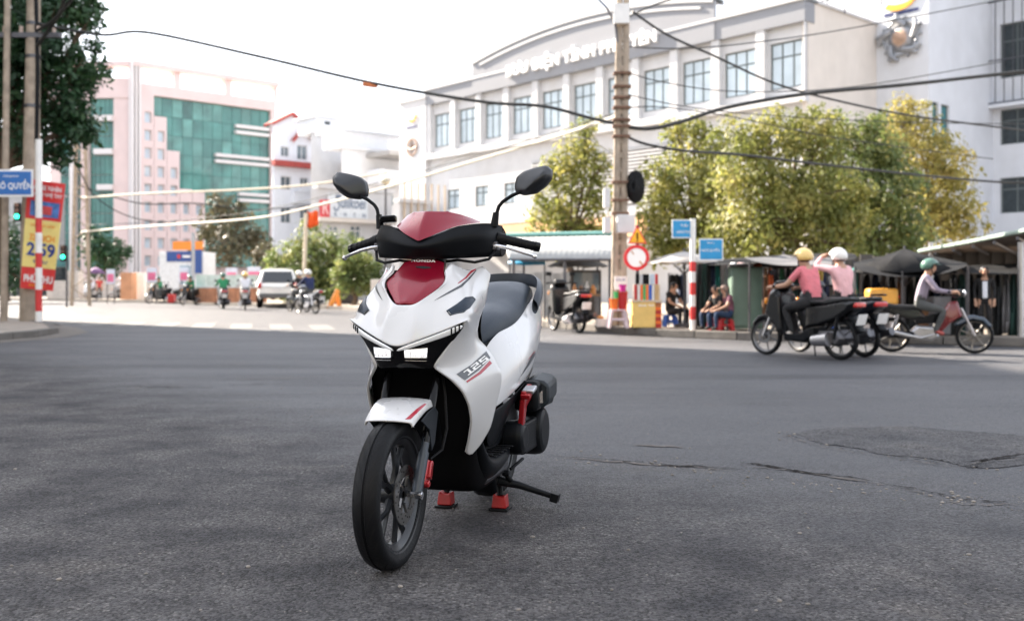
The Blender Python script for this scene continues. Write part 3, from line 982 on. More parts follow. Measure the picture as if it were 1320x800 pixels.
d.build('engine_block', M_steel, scooter, bevel=.02)
# tail lamp and rear hugger
d = MB()
d.grid([[(-.05, 1.79, .865), (0, 1.81, .87), (.05, 1.79, .865)], [(-.045, 1.785, .80), (0, 1.80, .80), (.045, 1.785, .80)]])
d.build('tail_lamp', mat('red_lens', (0.5, 0.01, 0.01), 0.1, var=0.05, coat=1), scooter, solid=.01, sub=1)
d = MB()
d.lathe([(.262, -.06), (.272, -.04), (.274, 0), (.272, .04), (.262, .06)], 18, Matrix.Translation((0, 1.27, .246)) @ Matrix.Rotation(R(90), 4, 'Y'), arc=(R(180), R(330)))
d.build('rear_fender', M_blk, scooter, solid=.004)

# ------------------------------------------------------------------ ground, road, pavements
def asphalt(name='asphalt', only_coarse=False):
    m = bpy.data.materials.new(name)
    m.use_nodes = True
    n, l = m.node_tree.nodes, m.node_tree.links
    b = n['Principled BSDF']
    tc = n.new('ShaderNodeTexCoord')
    def nz(sc_, det=5, rough=0.6, vec=None):
        t = n.new('ShaderNodeTexNoise')
        t.inputs['Scale'].default_value, t.inputs['Detail'].default_value, t.inputs['Roughness'].default_value = sc_, det, rough
        l.new(vec or tc.outputs['Object'], t.inputs['Vector'])
        return t.outputs['Fac']
    def rng(v, a, b_, c, d):
        t = n.new('ShaderNodeMapRange')
        for k_, q in zip(('From Min', 'From Max', 'To Min', 'To Max'), (a, b_, c, d)):
            t.inputs[k_].default_value = q
        l.new(v, t.inputs['Value'])
        return t.outputs[0]
    def mul(a, b_, op='MULTIPLY'):
        t = n.new('ShaderNodeMath'); t.operation = op
        for i_, q in enumerate((a, b_)):
            if isinstance(q, float):
                t.inputs[i_].default_value = q
            else:
                l.new(q, t.inputs[i_])
        return t.outputs[0]
    def mixc(f_, a, b_):
        t = n.new('ShaderNodeMix'); t.data_type = 'RGBA'
        if isinstance(f_, float):
            t.inputs['Factor'].default_value = f_
        else:
            l.new(f_, t.inputs['Factor'])
        for k_, q in (('A', a), ('B', b_)):
            if isinstance(q, tuple):
                t.inputs[k_].default_value = (*q, 1)
            else:
                l.new(q, t.inputs[k_])
        return t.outputs['Result']
    big = nz(0.35, 6)
    mid = nz(2.2, 7, 0.65)
    fine = nz(45, 4)
    vo = n.new('ShaderNodeTexVoronoi'); vo.inputs['Scale'].default_value = 115
    l.new(tc.outputs['Object'], vo.inputs['Vector'])
    vc = n.new('ShaderNodeTexVoronoi'); vc.inputs['Scale'].default_value = 60
    l.new(tc.outputs['Object'], vc.inputs['Vector'])
    sep = n.new('ShaderNodeSeparateColor'); l.new(vc.outputs['Color'], sep.inputs[0])
    sep2 = n.new('ShaderNodeSeparateColor'); l.new(vo.outputs['Color'], sep2.inputs[0])
    # two pavings meet along the crack: an old coarse one near the camera, a smoother one beyond
    sx = n.new('ShaderNodeSeparateXYZ'); l.new(tc.outputs['Object'], sx.inputs[0])
    ab = n.new('ShaderNodeMath'); ab.operation = 'ABSOLUTE'; l.new(sx.outputs[0], ab.inputs[0])
    thr = mul(mul(mul(sx.outputs[0], -0.9), 5.2, 'ADD'), mul(ab.outputs[0], 0.3), 'ADD')
    thr = mul(mul(thr, mul(nz(1.3, 6, .65), 2.4), 'ADD'), sx.outputs[1], 'SUBTRACT')
    coarse = rng(thr, 0.2, 2.4, 0, 1)
    if only_coarse:
        coarse = rng(thr, -900.0, -899.0, .6, .6)
    base = mixc(rng(big, .32, .68, 0, 1), (0.068, 0.070, 0.078), (0.106, 0.107, 0.114))
    old = mixc(rng(mid, .34, .68, 0, 1), (0.042, 0.041, 0.045), (0.112, 0.107, 0.107))
    # base colour darkened beyond the junction to tone down the sunlit road
    base = mixc(rng(mul(sx.outputs[1], mul(big, 6.0), 'ADD'), 22.0, 28.0, 0, 1), base, (0.056, 0.056, 0.063))
    base = mixc(coarse, base, old)
    mp = n.new('ShaderNodeMapping'); mp.inputs['Rotation'].default_value = (0, 0, R(42)); mp.inputs['Scale'].default_value = (0.12, 0.9, 1)
    l.new(tc.outputs['Object'], mp.inputs['Vector'])
    band = nz(0.9, 5, 0.6, mp.outputs[0])
    base = mixc(rng(band, .50, .66, 0, .65), base, (0.030, 0.031, 0.037))
    base = mixc(rng(nz(1.1, 6, .7), .57, .72, 0, .6), base, (0.092, 0.081, 0.074))
    stone = mixc(coarse, rng(sep2.outputs[0], .0, 1, .62, 1.32), rng(sep2.outputs[0], .0, 1, .40, 1.60))
    vm = n.new('ShaderNodeVectorMath'); vm.operation = 'MULTIPLY'
    l.new(base, vm.inputs[0]); l.new(stone, vm.inputs[1])
    pale = mul(rng(sep.outputs[1], .72, .76, 0, 1), rng(vc.outputs['Distance'], .22, .40, .9, 0))
    worn = mul(rng(mid, .40, .60, .05, 1), rng(coarse, 0, 1, .22, 1))
    col_ = mixc(mul(pale, worn), vm.outputs[0], (0.25, 0.237, 0.228))
    l.new(col_, b.inputs['Base Color'])
    l.new(rng(coarse, 0, 1, .58, .72), b.inputs['Roughness'])
    l.new(rng(coarse, 0, 1, .30, .16), b.inputs['Specular IOR Level'])
    h = mul(mul(vo.outputs['Distance'], -1.0), 0.9)
    h = mul(h, mul(fine, 0.5), 'ADD')
    h = mul(h, mul(nz(7, 4), 1.6), 'ADD')
    bp = n.new('ShaderNodeBump'); bp.inputs['Strength'].default_value = 1.0; bp.inputs['Distance'].default_value = 0.011
    l.new(h, bp.inputs['Height']); l.new(bp.outputs[0], b.inputs['Normal'])
    return m
M_asph = asphalt()
M_asph_old = asphalt('asphalt_old', True)
road = MB()
road.poly([(-900, -200, 0), (900, -200, 0), (900, 1600, 0), (-900, 1600, 0)])
road = struct(road.build('road', M_asph))
rnd = random.Random(7)

# broken patch of road, its ragged edge and the cracks running through the surface
M_patch = mat('broken_asphalt', (0.068, 0.063, 0.063), 0.85, var=0.75, scale=26, bump=1.0, bscale=60)
M_crack = mat('crack_dark', (0.016, 0.014, 0.014), 0.95, spec=.1, var=0.5, scale=40)
M_dust = mat('pale_dust', (0.12, 0.106, 0.096), 0.95, var=0.45, scale=30, bump=0.5, bscale=60)
outl = [gr(*p) for p in ((1006, 558), (1050, 553), (1110, 550), (1190, 551), (1270, 556), (1345, 566), (1345, 600), (1290, 603), (1246, 601), (1195, 592), (1130, 583), (1070, 573), (1030, 565))]
def inside(x, y, pl):
    c = False
    for i in range(len(pl)):
        a, b = pl[i], pl[i - 1]
        if (a.y > y) != (b.y > y) and x < (b.x - a.x) * (y - a.y) / (b.y - a.y) + a.x:
            c = not c
    return c
def edge_d(x, y, pl):
    best = 9
    p = Vector((x, y))
    for i in range(len(pl)):
        a, b = pl[i].xy, pl[i - 1].xy
        t = max(0, min(1, (p - a).dot(b - a) / (b - a).length_squared))
        best = min(best, (p - a.lerp(b, t)).length)
    return best
bmp = bmesh.new()
gx, gy, st = 1.2, 5.0, 0.016
vmap = {}
for i in range(152):
    for j in range(97):
        x, y = gx + i * st, gy + j * st
        jx = noise.noise(Vector((x * 3, y * 3, 1))) * .10
        jy = noise.noise(Vector((x * 3, y * 3, 5))) * .10
        if inside(x + jx, y + jy, outl):
            d = edge_d(x + jx, y + jy, outl)
            z = 0.002 + min(d / .14, 1) * .010 + (noise.fractal(Vector((x * 9, y * 9, 0)), 1, 2, 4) * .010 + abs(noise.noise(Vector((x * 2.2, y * 2.2, 9)))) * .012) * min(d / .10, 1)
            vmap[(i, j)] = bmp.verts.new((x, y, z))
bmp.verts.ensure_lookup_table()
for (i, j), v in vmap.items():
    q = [vmap.get((i + a, j + b)) for a, b in ((0, 0), (1, 0), (1, 1), (0, 1))]
    if all(q):
        bmp.faces.new(q)
pm = bpy.data.meshes.new('broken_patch')
bmp.to_mesh(pm); bmp.free()
pm.materials.append(M_asph_old)
pm.polygons.foreach_set('use_smooth', [True] * len(pm.polygons))
link(bpy.data.objects.new('broken_patch', pm), road)
def ribbon(name, pix, wd, m, jit=0.02, z=0.004, keep=.8):
    """a broken line on the road made of ragged flakes"""
    pts = [gr(*p) for p in pix]
    out = []
    for a, b in zip(pts[:-1], pts[1:]):
        n_ = max(2, int((b - a).length / .022))
        for q in range(n_):
            out.append(a.lerp(b, q / n_))
    out.append(pts[-1])
    N = len(out)
    off, A, B = 0.0, [], []
    for i, p in enumerate(out):
        e = min(1, min(i, N - 1 - i) / max(1, N / 5) + .08)
        g = .5 + .5 * noise.noise(p * 1.7 + Vector((0, 0, wd * 90)))
        w = wd * e * (0.06 + 1.6 * max(0, g - .28)) * rnd.uniform(.45, 1.3)
        off += rnd.gauss(0, jit * .25)
        off *= .93
        j_ = noise.noise(p * 3) * jit + off
        A.append(p + Vector((rnd.gauss(0, .004), j_ - w * rnd.uniform(.6, 1.2), z))); B.append(p + Vector((rnd.gauss(0, .004), j_ + w, z)))
    mb = MB()
    i = 0
    while i < N - 1:
        k_ = i
        while k_ < N - 1 and rnd.random() < keep + .12:
            k_ += 1
        if k_ > i:
            mb.grid([A[i:k_ + 1], B[i:k_ + 1]])
        i = k_ + 1
    o_ = mb.build(name, m, road, 60)
    o_['kind'] = 'stuff'
    return o_
for wd, m_, z_, dy in ((.030, M_dust, .0045, 2.5), (.022, M_crack, .0055, 0)):
    ribbon('crack' if m_ is M_crack else 'dust_line', [(700, 586 + dy), (735, 590 + dy), (775, 592 + dy), (830, 597 + dy), (900, 601 + dy), (960, 603 + dy)], wd, m_, .05, z_)
    ribbon('crack' if m_ is M_crack else 'dust_line', [(955, 597 + dy), (985, 600 + dy), (1030, 607 + dy), (1080, 615 + dy), (1136, 622 + dy)], wd * 1.9, m_, .04, z_ + .0004, .93)
    ribbon('crack' if m_ is M_crack else 'dust_line', [(1140, 624 + dy), (1180, 631 + dy), (1230, 643 + dy), (1330, 653 + dy)], wd * 1.1, m_, .06, z_)
    ribbon('crack' if m_ is M_crack else 'dust_line', [(1008, 559 + dy), (1060, 575 + dy), (1130, 586 + dy), (1200, 596 + dy), (1250, 603 + dy)], wd * 1.2, m_, .03, z_ + .003)
    ribbon('crack' if m_ is M_crack else 'dust_line', [(1235, 601 + dy), (1270, 597 + dy), (1330, 590 + dy)], wd * 1.6, m_, .03, z_ + .022, .95)
ribbon('crack', [(1040, 556), (1110, 557), (1180, 562), (1260, 572), (1330, 578)], .014, M_crack, .06, .030)
ribbon('crack', [(55, 448), (120, 455), (200, 462), (330, 472)], .020, M_crack, .12)
ribbon('crack', [(20, 505), (130, 497), (260, 500), (420, 492)], .018, M_crack, .10)
ribbon('dust_line', [(815, 574), (850, 576), (885, 578)], .05, M_dust, .03, .005)
ribbon('dust_line', [(230, 487), (330, 489), (420, 486)], .05, M_dust, .08, .005, .6)
# loose stones
pm = MB()
for q in range(420):
    r_ = rnd.random()
    if r_ < .45:
        px = rnd.uniform(690, 1330); py = 585 + (px - 700) * .105 + rnd.gauss(0, 5)
    elif r_ < .65:
        px = rnd.uniform(1000, 1330); py = 562 + (px - 1010) * .15 + rnd.gauss(0, 6)
    else:
        px = rnd.uniform(-40, 1360); py = rnd.uniform(470, 790)
    p = gr(px, py)
    s_ = rnd.choice((.003, .003, .004, .005, .008)) * rnd.uniform(.7, 1.2)
    pm.ball((p.x, p.y, s_ * .3), (s_ * rnd.uniform(.8, 1.5), s_ * rnd.uniform(.8, 1.4), s_ * .6), 6, 4, Matrix.Rotation(rnd.uniform(0, 6), 3, 'Z'))
o = pm.build('gravel', mat('loose_stone', (0.22, 0.20, 0.18), 0.9, var=0.4, scale=4), road, 20)
o['kind'] = 'stuff'
# litter seen on the road
for px, py, s_ in ((652, 433, .10), (1158, 0, 0)):
    if s_:
        pass
# pavements with kerbs
M_pave = mat('pavement_concrete', (0.30, 0.26, 0.22), 0.85, var=0.2, scale=3, bump=0.3, bscale=30, dirt=0.5)
M_kerb = mat('kerb_stone', (0.13, 0.12, 0.11), 0.85, var=0.25, scale=4, bump=0.4, bscale=20, dirt=0.6)
KR = [(19.5, 10.2), (12.5, 13.3), (8.0, 15.5), (5.9, 16.6), (3.95, 17.5), (2.7, 18.7), (1.75, 20.7), (.75, 23.0), (-2.5, 30), (-7, 41), (-17, 54), (-29, 66), (-55, 88), (-90, 120)]
def pavement(name, pl, back, h, kw=.18):
    pts = [Vector((x, y, 0)) for x, y in pl]
    mb = MB()
    mb.poly([Vector((p.x, p.y, h - .006)) for p in pts] + [Vector((x, y, h - .006)) for x, y in back])
    pv = struct(mb.build(name, M_pave))
    # kerb stones one by one along the edge
    m_stone = None
    cen = sum((Vector((x, y, 0)) for x, y in back), Vector()) / len(back)
    run = []
    for a, b in zip(pts[:-1], pts[1:]):
        n_ = max(1, round((b - a).length / 1.0))
        if a.y > 60:
            n_ = 1
        for q in range(n_):
            run.append((a.lerp(b, q / n_), a.lerp(b, (q + 1) / n_)))
    for a, b in run:
        d = (b - a).normalized()
        nn = Vector((-d.y, d.x, 0))
        if nn.dot(cen - a) < 0:
            nn = -nn
        g = d * .006
        mb = MB()
        mb.prism([a + g, b - g, b - g + nn * kw, a + g + nn * kw], (0, 0, h + rnd.uniform(-.006, .006)))
        mb.build('kerb_stone', M_kerb, pv, bevel=.015 if a.y < 35 else 0)
    return pv
pavement('pavement_market', KR, [(-90, 400), (120, 400), (120, 20)], .14)
KL = [(-26, 9.6), (-16.5, 13.2), (-12.5, 14.6), (-10.2, 15.6), (-9.0, 17.0), (-8.85, 18.6), (-9.2, 20.2), (-10.4, 22.5), (-12.5, 25.6), (-17, 31), (-30, 46)]
pavement('pavement_corner', KL, [(-60, 46), (-60, 8), (-30, 8)], .12)
M_gut = mat('gutter_concrete', (0.13, 0.115, 0.10), 0.9, var=0.25, scale=3, bump=0.3, bscale=30)
mb = MB()
A = [Vector((x, y, .004)) for x, y in KL]
B = []
for i, p in enumerate(A):
    t = (A[min(i + 1, len(A) - 1)] - A[max(i - 1, 0)]).normalized()
    B.append(p + Vector((t.y, -t.x, 0)) * .55)
mb.grid([A, B])
struct(mb.build('gutter_strip', M_gut))
# zebra crossing stripes
M_paint = mat('road_paint', (0.12, 0.118, 0.115), 0.8, var=0.3, scale=5, dirt=0.85, grime=(0.07, 0.07, 0.07))
def stripe(c, d, ln, wd):
    d = Vector((*d, 0)).normalized(); nn = Vector((-d.y, d.x, 0)); c = Vector((*c, .004))
    mb = MB()
    mb.poly([c - d * ln / 2 - nn * wd / 2, c + d * ln / 2 - nn * wd / 2, c + d * ln / 2 + nn * wd / 2, c - d * ln / 2 + nn * wd / 2])
    mb.build('crossing_stripe', M_paint, road)
for q in range(9):
    stripe((-12.6 + q * 1.02, 26.0 - q * .36), (-.25, .97), 3.0, .5)
for q in range(6):
    stripe((-14.0 - q * .9, 24.6 + q * .9), (.8, .6), 2.6, .45)

# ------------------------------------------------------------------ buildings
E1 = Vector((-.669, .743))      # the way the streets run away to the left
E2 = Vector((.743, .669))
class Fac:
    """a vertical facade plane: u along d from P0, y outwards, z up"""
    def __init__(s, P0, d, n):
        s.P, s.d = Vector(P0), Vector(d).normalized()
        s.n = Vector(n).normalized()
        s.M = Matrix(((s.d.x, s.n.x, 0, s.P.x), (s.d.y, s.n.y, 0, s.P.y), (0, 0, 1, 0), (0, 0, 0, 1)))
    def u(s, px):
        t = (px - 660) / F
        return (t * s.P.y - s.P.x) / (s.d.x - t * s.d.y)
    def Y(s, u):
        return s.P.y + u * s.d.y
    def z(s, px, py):
        return EYE + (HZ - py) / F * s.Y(s.u(px))
    def rect(s, x0, y0, x1, y1, ref=None):
        """u0, u1, z0, z1 of a pixel rectangle (z read at ref or the middle)"""
        r_ = (x0 + x1) / 2 if ref is None else ref
        a, b = sorted((s.u(x0), s.u(x1)))
        return a, b, s.z(r_, y1), s.z(r_, y0)
    def text(s, u, z, y=0.0, right=1):
        """matrix for lettering that reads left to right as seen from outside"""
        dd = s.d if s.d.x > 0 else -s.d
        p = s.P + s.d * u + s.n * y
        return frame_mat((p.x, p.y, z), (dd.x, dd.y, 0), (0, 0, 1))
def holes(mb, u0, u1, z0, z1, hs, y0, y1):
    us = sorted({u0, u1, *[q for h in hs for q in h[:2] if u0 < q < u1]})
    zs = sorted({z0, z1, *[q for h in hs for q in h[2:4] if z0 < q < z1]})
    def solid(i, j):
        if not (0 <= i < len(us) - 1 and 0 <= j < len(zs) - 1):
            return False
        a, b = (us[i] + us[i + 1]) / 2, (zs[j] + zs[j + 1]) / 2
        return not any(h[0] < a < h[1] and h[2] < b < h[3] for h in hs)
    for i in range(len(us) - 1):
        for j in range(len(zs) - 1):
            if not solid(i, j):
                continue
            a, b, c, d = us[i], us[i + 1], zs[j], zs[j + 1]
            mb.poly([(a, y1, c), (b, y1, c), (b, y1, d), (a, y1, d)])
            mb.poly([(a, y0, c), (b, y0, c), (b, y0, d), (a, y0, d)])
            for (ii, jj, q) in ((i - 1, j, [(a, y0, c), (a, y0, d), (a, y1, d), (a, y1, c)]), (i + 1, j, [(b, y0, c), (b, y0, d), (b, y1, d), (b, y1, c)]),
                                (i, j - 1, [(a, y0, c), (b, y0, c), (b, y1, c), (a, y1, c)]), (i, j + 1, [(a, y0, d), (b, y0, d), (b, y1, d), (a, y1, d)])):
                if not solid(ii, jj):
                    mb.poly(q)
def wall_obj(name, fac, u0, u1, z0, z1, hs, m, parent, y0=-.3, y1=0.0):
    mb = MB(fac.M)
    holes(mb, u0, u1, z0, z1, hs, y0, y1)
    me = bpy.data.meshes.new(name)
    me.from_pydata([tuple(p) for p in mb.v], [], mb.f)
    bm = bmesh.new(); bm.from_mesh(me)
    bmesh.ops.remove_doubles(bm, verts=bm.verts, dist=1e-4)
    bmesh.ops.recalc_face_normals(bm, faces=bm.faces)
    bm.to_mesh(me); bm.free()
    me.materials.append(m)
    return link(bpy.data.objects.new(name, me), parent)
M_pane = mat('window_pane', (0.10, 0.13, 0.15), 0.08, var=0.3, scale=.5, spec=0.8)
M_panel_lt = mat('sky_tinted_pane', (0.46, 0.55, 0.61), 0.12, var=0.2, scale=.6, spec=0.8)  # pale blue sky reflection put into the pane colour
M_frame = mat('dark_window_frame', (0.10, 0.12, 0.12), 0.5, var=0.1)
M_framew = mat('white_window_frame', (0.6, 0.6, 0.6), 0.5, var=0.1)
def window(fac, parent, u0, u1, z0, z1, nv=1, nh=1, y=-.14, t=.06, mf=None, mp=None):
    mb = MB(fac.M)
    ys = (y - .03, y + .03)
    mb.box(u0, u0 + t, *ys, z0, z1); mb.box(u1 - t, u1, *ys, z0, z1)
    mb.box(u0 + t, u1 - t, *ys, z0, z0 + t); mb.box(u0 + t, u1 - t, *ys, z1 - t, z1)
    for k_ in range(1, nv + 1):
        c = u0 + (u1 - u0) * k_ / (nv + 1)
        mb.box(c - t / 2, c + t / 2, y - .025, y + .025, z0 + t, z1 - t)
    for k_ in range(1, nh + 1):
        c = z0 + (z1 - z0) * (k_ / (nh + 1) if nh > 1 else .68)
        mb.box(u0 + t, u1 - t, y - .02, y + .02, c - t / 2, c + t / 2)
    w = mb.build('window', mf or M_frame, parent, 0)
    mb = MB(fac.M)
    mb.box(u0 + .01, u1 - .01, y - .012, y + .004, z0 + .01, z1 - .01)
    mb.build('pane', mp or M_pane, w, 0)
    return w
def slab(name, fac, parent, m, u0, u1, y0, y1, z0, z1, bevel=0):
    mb = MB(fac.M)
    mb.box(u0, u1, y0, y1, z0, z1)
    return mb.build(name, m, parent, 0, bevel=bevel)

# --- the post office: long white facade with a bowed pediment
M_pw = mat('white_render', (0.54, 0.545, 0.56), 0.8, var=0.06, scale=1.5, bump=0.1, bscale=20, dirt=0.30, grime=(0.45, 0.42, 0.38))
M_cream = mat('cream_render', (0.62, 0.575, 0.53), 0.8, var=0.05, scale=1.5, dirt=0.2, grime=(0.4, 0.36, 0.3))
PO = Fac((12.7, 43.0), E1, (-.743, -.669))
post = thing('post_office', 'long white three storey building with bowed pediment and raised lettering', 'building', (12.7, 43.0, 0))
bpy.context.view_layer.update()
def top(o, parent):
    """parent a world-placed object without moving it"""
    o.parent = parent
    o.matrix_parent_inverse = parent.matrix_world.inverted()
    return o
class under:
    """context: everything built goes under a thing that sits away from the origin"""
    pass
def adopt(parent, objs):
    bpy.context.view_layer.update()
    inv = parent.matrix_world.inverted()
    for o in objs:
        o.parent = parent
        o.matrix_parent_inverse = inv
class Bag(list):
    pass
def begin():
    return set(bpy.data.objects)
def finish(parent, before):
    bpy.context.view_layer.update()
    inv = parent.matrix_world.inverted()
    for o in [o for o in bpy.data.objects if o not in before and o.parent is None and o is not parent]:
        o.parent = parent
        o.matrix_parent_inverse = inv

b0 = begin()
hu = [(.14 + 2.45 * k_, 1.86 + 2.45 * k_) for k_ in range(11)]
wz0, wz1 = 9.68, 11.75
wall_obj('upper_wall', PO, -.0, 26.9, 9.2, 12.55, [(a, b, wz0, wz1) for a, b in hu], M_pw, None, -.60, -.10)
for a, b in hu:
    window(PO, None, a, b, wz0, wz1, 2, 1, -.22, .07, mp=M_panel_lt)
for k_ in range(12):       # piers standing proud between the windows
    c = -.30 + 2.45 * k_ + .15
    slab('pier', PO, None, M_pw, max(c - .30, -.02), c + .16, -.10, .16, 9.3, 12.4)
slab('sill_band', PO, None, M_pw, -.1, 26.9, -.10, .24, 8.95, 9.30)
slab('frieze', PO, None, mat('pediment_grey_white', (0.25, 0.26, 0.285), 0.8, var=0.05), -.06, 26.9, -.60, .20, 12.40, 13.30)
slab('coping', PO, None, M_pw, -.12, 26.95, -.80, .30, 13.30, 13.42)
# bowed pediment
mb = MB(PO.M)
arc = []
for q in range(25):
    f_ = q / 24
    u_ = 4.64 + f_ * 17.6
    arc.append((u_, 14.25 + .95 * (1 - (2 * f_ - 1) ** 2)))
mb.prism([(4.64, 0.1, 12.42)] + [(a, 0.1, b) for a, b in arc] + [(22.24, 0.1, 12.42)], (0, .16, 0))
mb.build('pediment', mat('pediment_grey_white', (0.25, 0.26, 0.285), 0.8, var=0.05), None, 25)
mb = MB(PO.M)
mb.grid([[(a, .36, b - .10) for a, b in arc], [(a, .36, b + .14) for a, b in arc], [(a, -.5, b + .14) for a, b in arc], [(a, -.5, b - .10) for a, b in arc], [(a, .36, b - .10) for a, b in arc]])
mb.build('pediment_cornice', mat('grey_cornice', (0.50, 0.51, 0.53), 0.7, var=0.08), None, 60)
mb = MB(PO.M)
arc2 = [(a, b - .42) for a, b in arc if 5.2 < a < 21.8]
mb.grid([[(a, .27, b) for a, b in arc2], [(a, .34, b) for a, b in arc2], [(a, .34, b + .12) for a, b in arc2], [(a, .27, b + .12) for a, b in arc2]])
mb.build('pediment_moulding', M_pw, None, 60)
lettering('lettering', 'BƯU ĐIỆN TỈNH PHÚ YÊN', 1.0, mat('raised_letter_white', (0.84, 0.84, 0.84), 0.5, var=0.03), PO.text(13.5, 13.26, .37), None, fit=(11.0, 1.02), split=True, depth=.08, offset=.03, spacing=1.1)
# lower storeys
lw = [(a, b, 5.75, 6.95) for a, b in ((18.6, 19.8), (21.2, 22.4), (23.9, 25.1))]
wall_obj('lower_wall', PO, 0.0, 26.9, 0, 8.95, lw + [(5.0, 17.4, 5.1, 8.0)], M_pw, None, -.5, -.12)
for h in lw:
    window(PO, None, *h, 1, 1, -.25, .07, mp=M_panel_lt)
slab('recess_back', PO, None, M_cream, 4.9, 17.5, -.60, -.52, 5.0, 8.1)
for k_ in range(16):
    slab('louvre', PO, None, M_pw, 5.0, 17.4, -.30, -.04, 5.2 + k_ * .178, 5.29 + k_ * .178)
slab('string_course', PO, None, M_pw, -.1, 26.9, -.12, .08, 4.6, 4.85)
slab('sign_band', PO, None, mat('peach_band', (0.72, 0.42, 0.22), 0.7, var=0.15, scale=.8), 9.0, 20.0, -.12, .25, 3.5, 4.5)
slab('entrance_canopy', PO, None, mat('canopy_white', (0.6, 0.6, 0.6), 0.6, var=0.1), 8.0, 21.0, -.1, 1.6, 3.0, 3.25)
# end tower with the two roundels
slab('logo_tower', PO, None, M_pw, 26.9, 29.7, -3.0, .22, 0, 12.85)
slab('tower_cap', PO, None, M_pw, 26.8, 29.8, -3.0, .34, 12.85, 13.05)
M_bz = mat('bronze_relief', (0.28, 0.20, 0.16), 0.5, metal=0.3, var=0.2)
ty_ = .22
lg = MB(PO.M @ Matrix.Translation((28.3, ty_, 9.9)) @ Matrix.Rotation(R(-90), 4, 'X'))
lg.lathe([(.42, 0), (.42, .06), (.60, .06), (.60, 0)], 24)
lg.lathe([(.02, .04), (.22, .05), (.28, .0)], 14)
lg.tube([(-.5, 0, .05), (0, .15, .06), (.5, 0, .05)], .04, 6); lg.tube([(0, -.5, .05), (.1, 0, .06), (0, .5, .05)], .04, 6)
lg.build('roundel', M_bz)
M_org = mat('orange_sign', (0.85, 0.38, 0.03), 0.45, var=0.05)
def swoosh(M, s_):
    pts_o, pts_i = [], []
    for q in range(13):
        a = R(215) + R(150) * q / 12
        pts_o.append((math.cos(a) * 1.0 * s_, math.sin(a) * .62 * s_, 0)); pts_i.append(((math.cos(a) * .72 + .16 * (q / 12)) * s_, (math.sin(a) * .30 + .02) * s_, 0))
    mb = MB(M)
    mb.prism(pts_o + pts_i[::-1], (0, 0, .06))
    mb.prism([(.55 * s_, .10 * s_, 0), (1.30 * s_, .42 * s_, 0), (1.02 * s_, -.22 * s_, 0), (.86 * s_, -.1 * s_, 0)], (0, 0, .05))
    return mb.build('swoosh', M_org, None, 30)
swoosh(PO.text(28.3, 11.75, .24), .42)
slab('motto_strip', PO, None, mat('navy_paint', (0.02, 0.03, 0.12), 0.5), 27.8, 28.9, .22, .26, 11.15, 11.25)
# roof, side and back walls
mb = MB(PO.M)
mb.box(.02, 26.9, -13.0, -.72, 0, 13.0)
mb.build('main_block', M_pw, None, 0)
POS = Fac((12.7, 43.0), E2, (.669, -.743))
slab('end_wall', POS, None, M_cream, .03, 9.0, -.2, .02, 0, 13.30)
slab('end_coping', POS, None, M_pw, -.1, 9.1, -.3, .12, 13.30, 13.42)
lettering('roof_letters', 'BƯU ĐIỆN', 1.0, mat('faded_sign', (0.55, 0.58, 0.60), 0.5), PO.text(-.6, 14.35, -2.0), None, fit=(5.6, 1.0), depth=.05)
mb = MB(PO.M)
for k_ in range(7):
    mb.box(-3.2 + k_ * .85, -3.16 + k_ * .85, -2.15, -2.1, 13.0, 15.0)
mb.box(-3.3, 2.1, -2.15, -2.1, 13.75, 13.8)
mb.build('letter_rack', M_steel, None, 0)
finish(post, b0)

# --- right tower with the emblem, and the older block beside it
M_bw = mat('cool_white_render', (0.60, 0.62, 0.66), 0.8, var=0.05, scale=1.2, dirt=0.32, grime=(0.42, 0.42, 0.42))
tower = thing('white_tower', 'tall white stair tower carrying an orange swoosh and a grey relief emblem', 'building', (17.2, 47.1, 0))
b0 = begin()
TF = Fac((17.2, 47.1), -E1, (-.743, -.669))
TS = Fac((18.92, 45.19), E2, (.669, -.743))
tz = lambda px, py: TF.z(px, py)
slab('front_wall', TF, None, M_bw, 0, 2.57, -.3, 0, 0, 19)
wh = [(TS.u(1196.5), TS.u(1204), 7.55, 9.6), (TS.u(1207), TS.u(1222), 7.55, 9.6)]
wall_obj('side_wall', TS, 0.02, 7.0, 0, 19, [(.35, 1.0, 7.3, 9.4), (1.25, 2.1, 7.3, 9.4)], M_bw, None, -.3, -.003)
for h in ((.35, 1.0, 7.3, 9.4), (1.25, 2.1, 7.3, 9.4)):
    window(TS, None, *h, 0, 0, -.15, .06, mp=mat('teal_pane', (0.03, 0.16, 0.18), 0.1, var=0.2))
slab('front_window', TF, None, M_pane, .35, 1.9, -.05, .04, 7.2, 9.0)
# emblem: a globe with figures reaching round it
EM = TF.text(1.28, 12.45, .02) @ Matrix.Scale(1.28, 4)
mb = MB(EM)
M_em = mat('emblem_grey', (0.26, 0.27, 0.29), 0.5, metal=0.3, var=0.3, scale=3)
mb.lathe([(0.0, .16), (.28, .14), (.45, .07), (.50, 0)], 20)
for a in range(5):
    an = R(100) + a * R(72)
    c, s_ = math.cos(an), math.sin(an)
    p = lambda r_, t: (c * r_ - s_ * t, s_ * r_ + c * t)
    x0, y0 = p(.38, -.25); x1, y1 = p(.72, .0); x2, y2 = p(.78, .30); x3, y3 = p(.45, .45)
    mb.tube([(x0, y0, .08), (x1, y1, .12), (x2, y2, .10)], [.10, .13, .05], 6)
    mb.ball((p(.84, -.02)[0], p(.84, -.02)[1], .12), .085, 8, 6)
    mb.tube([(x1, y1, .10), (x3, y3, .08)], [.07, .04], 6)
    mb.prism([(*p(.30, -.30), 0), (*p(.72, -.34), 0), (*p(.62, .05), 0)], (0, 0, .10))
mb.build('emblem', M_em)
mb = MB(EM)
mb.lathe([(0.0, .185), (.20, .17), (.33, .12), (.36, .05)], 18)
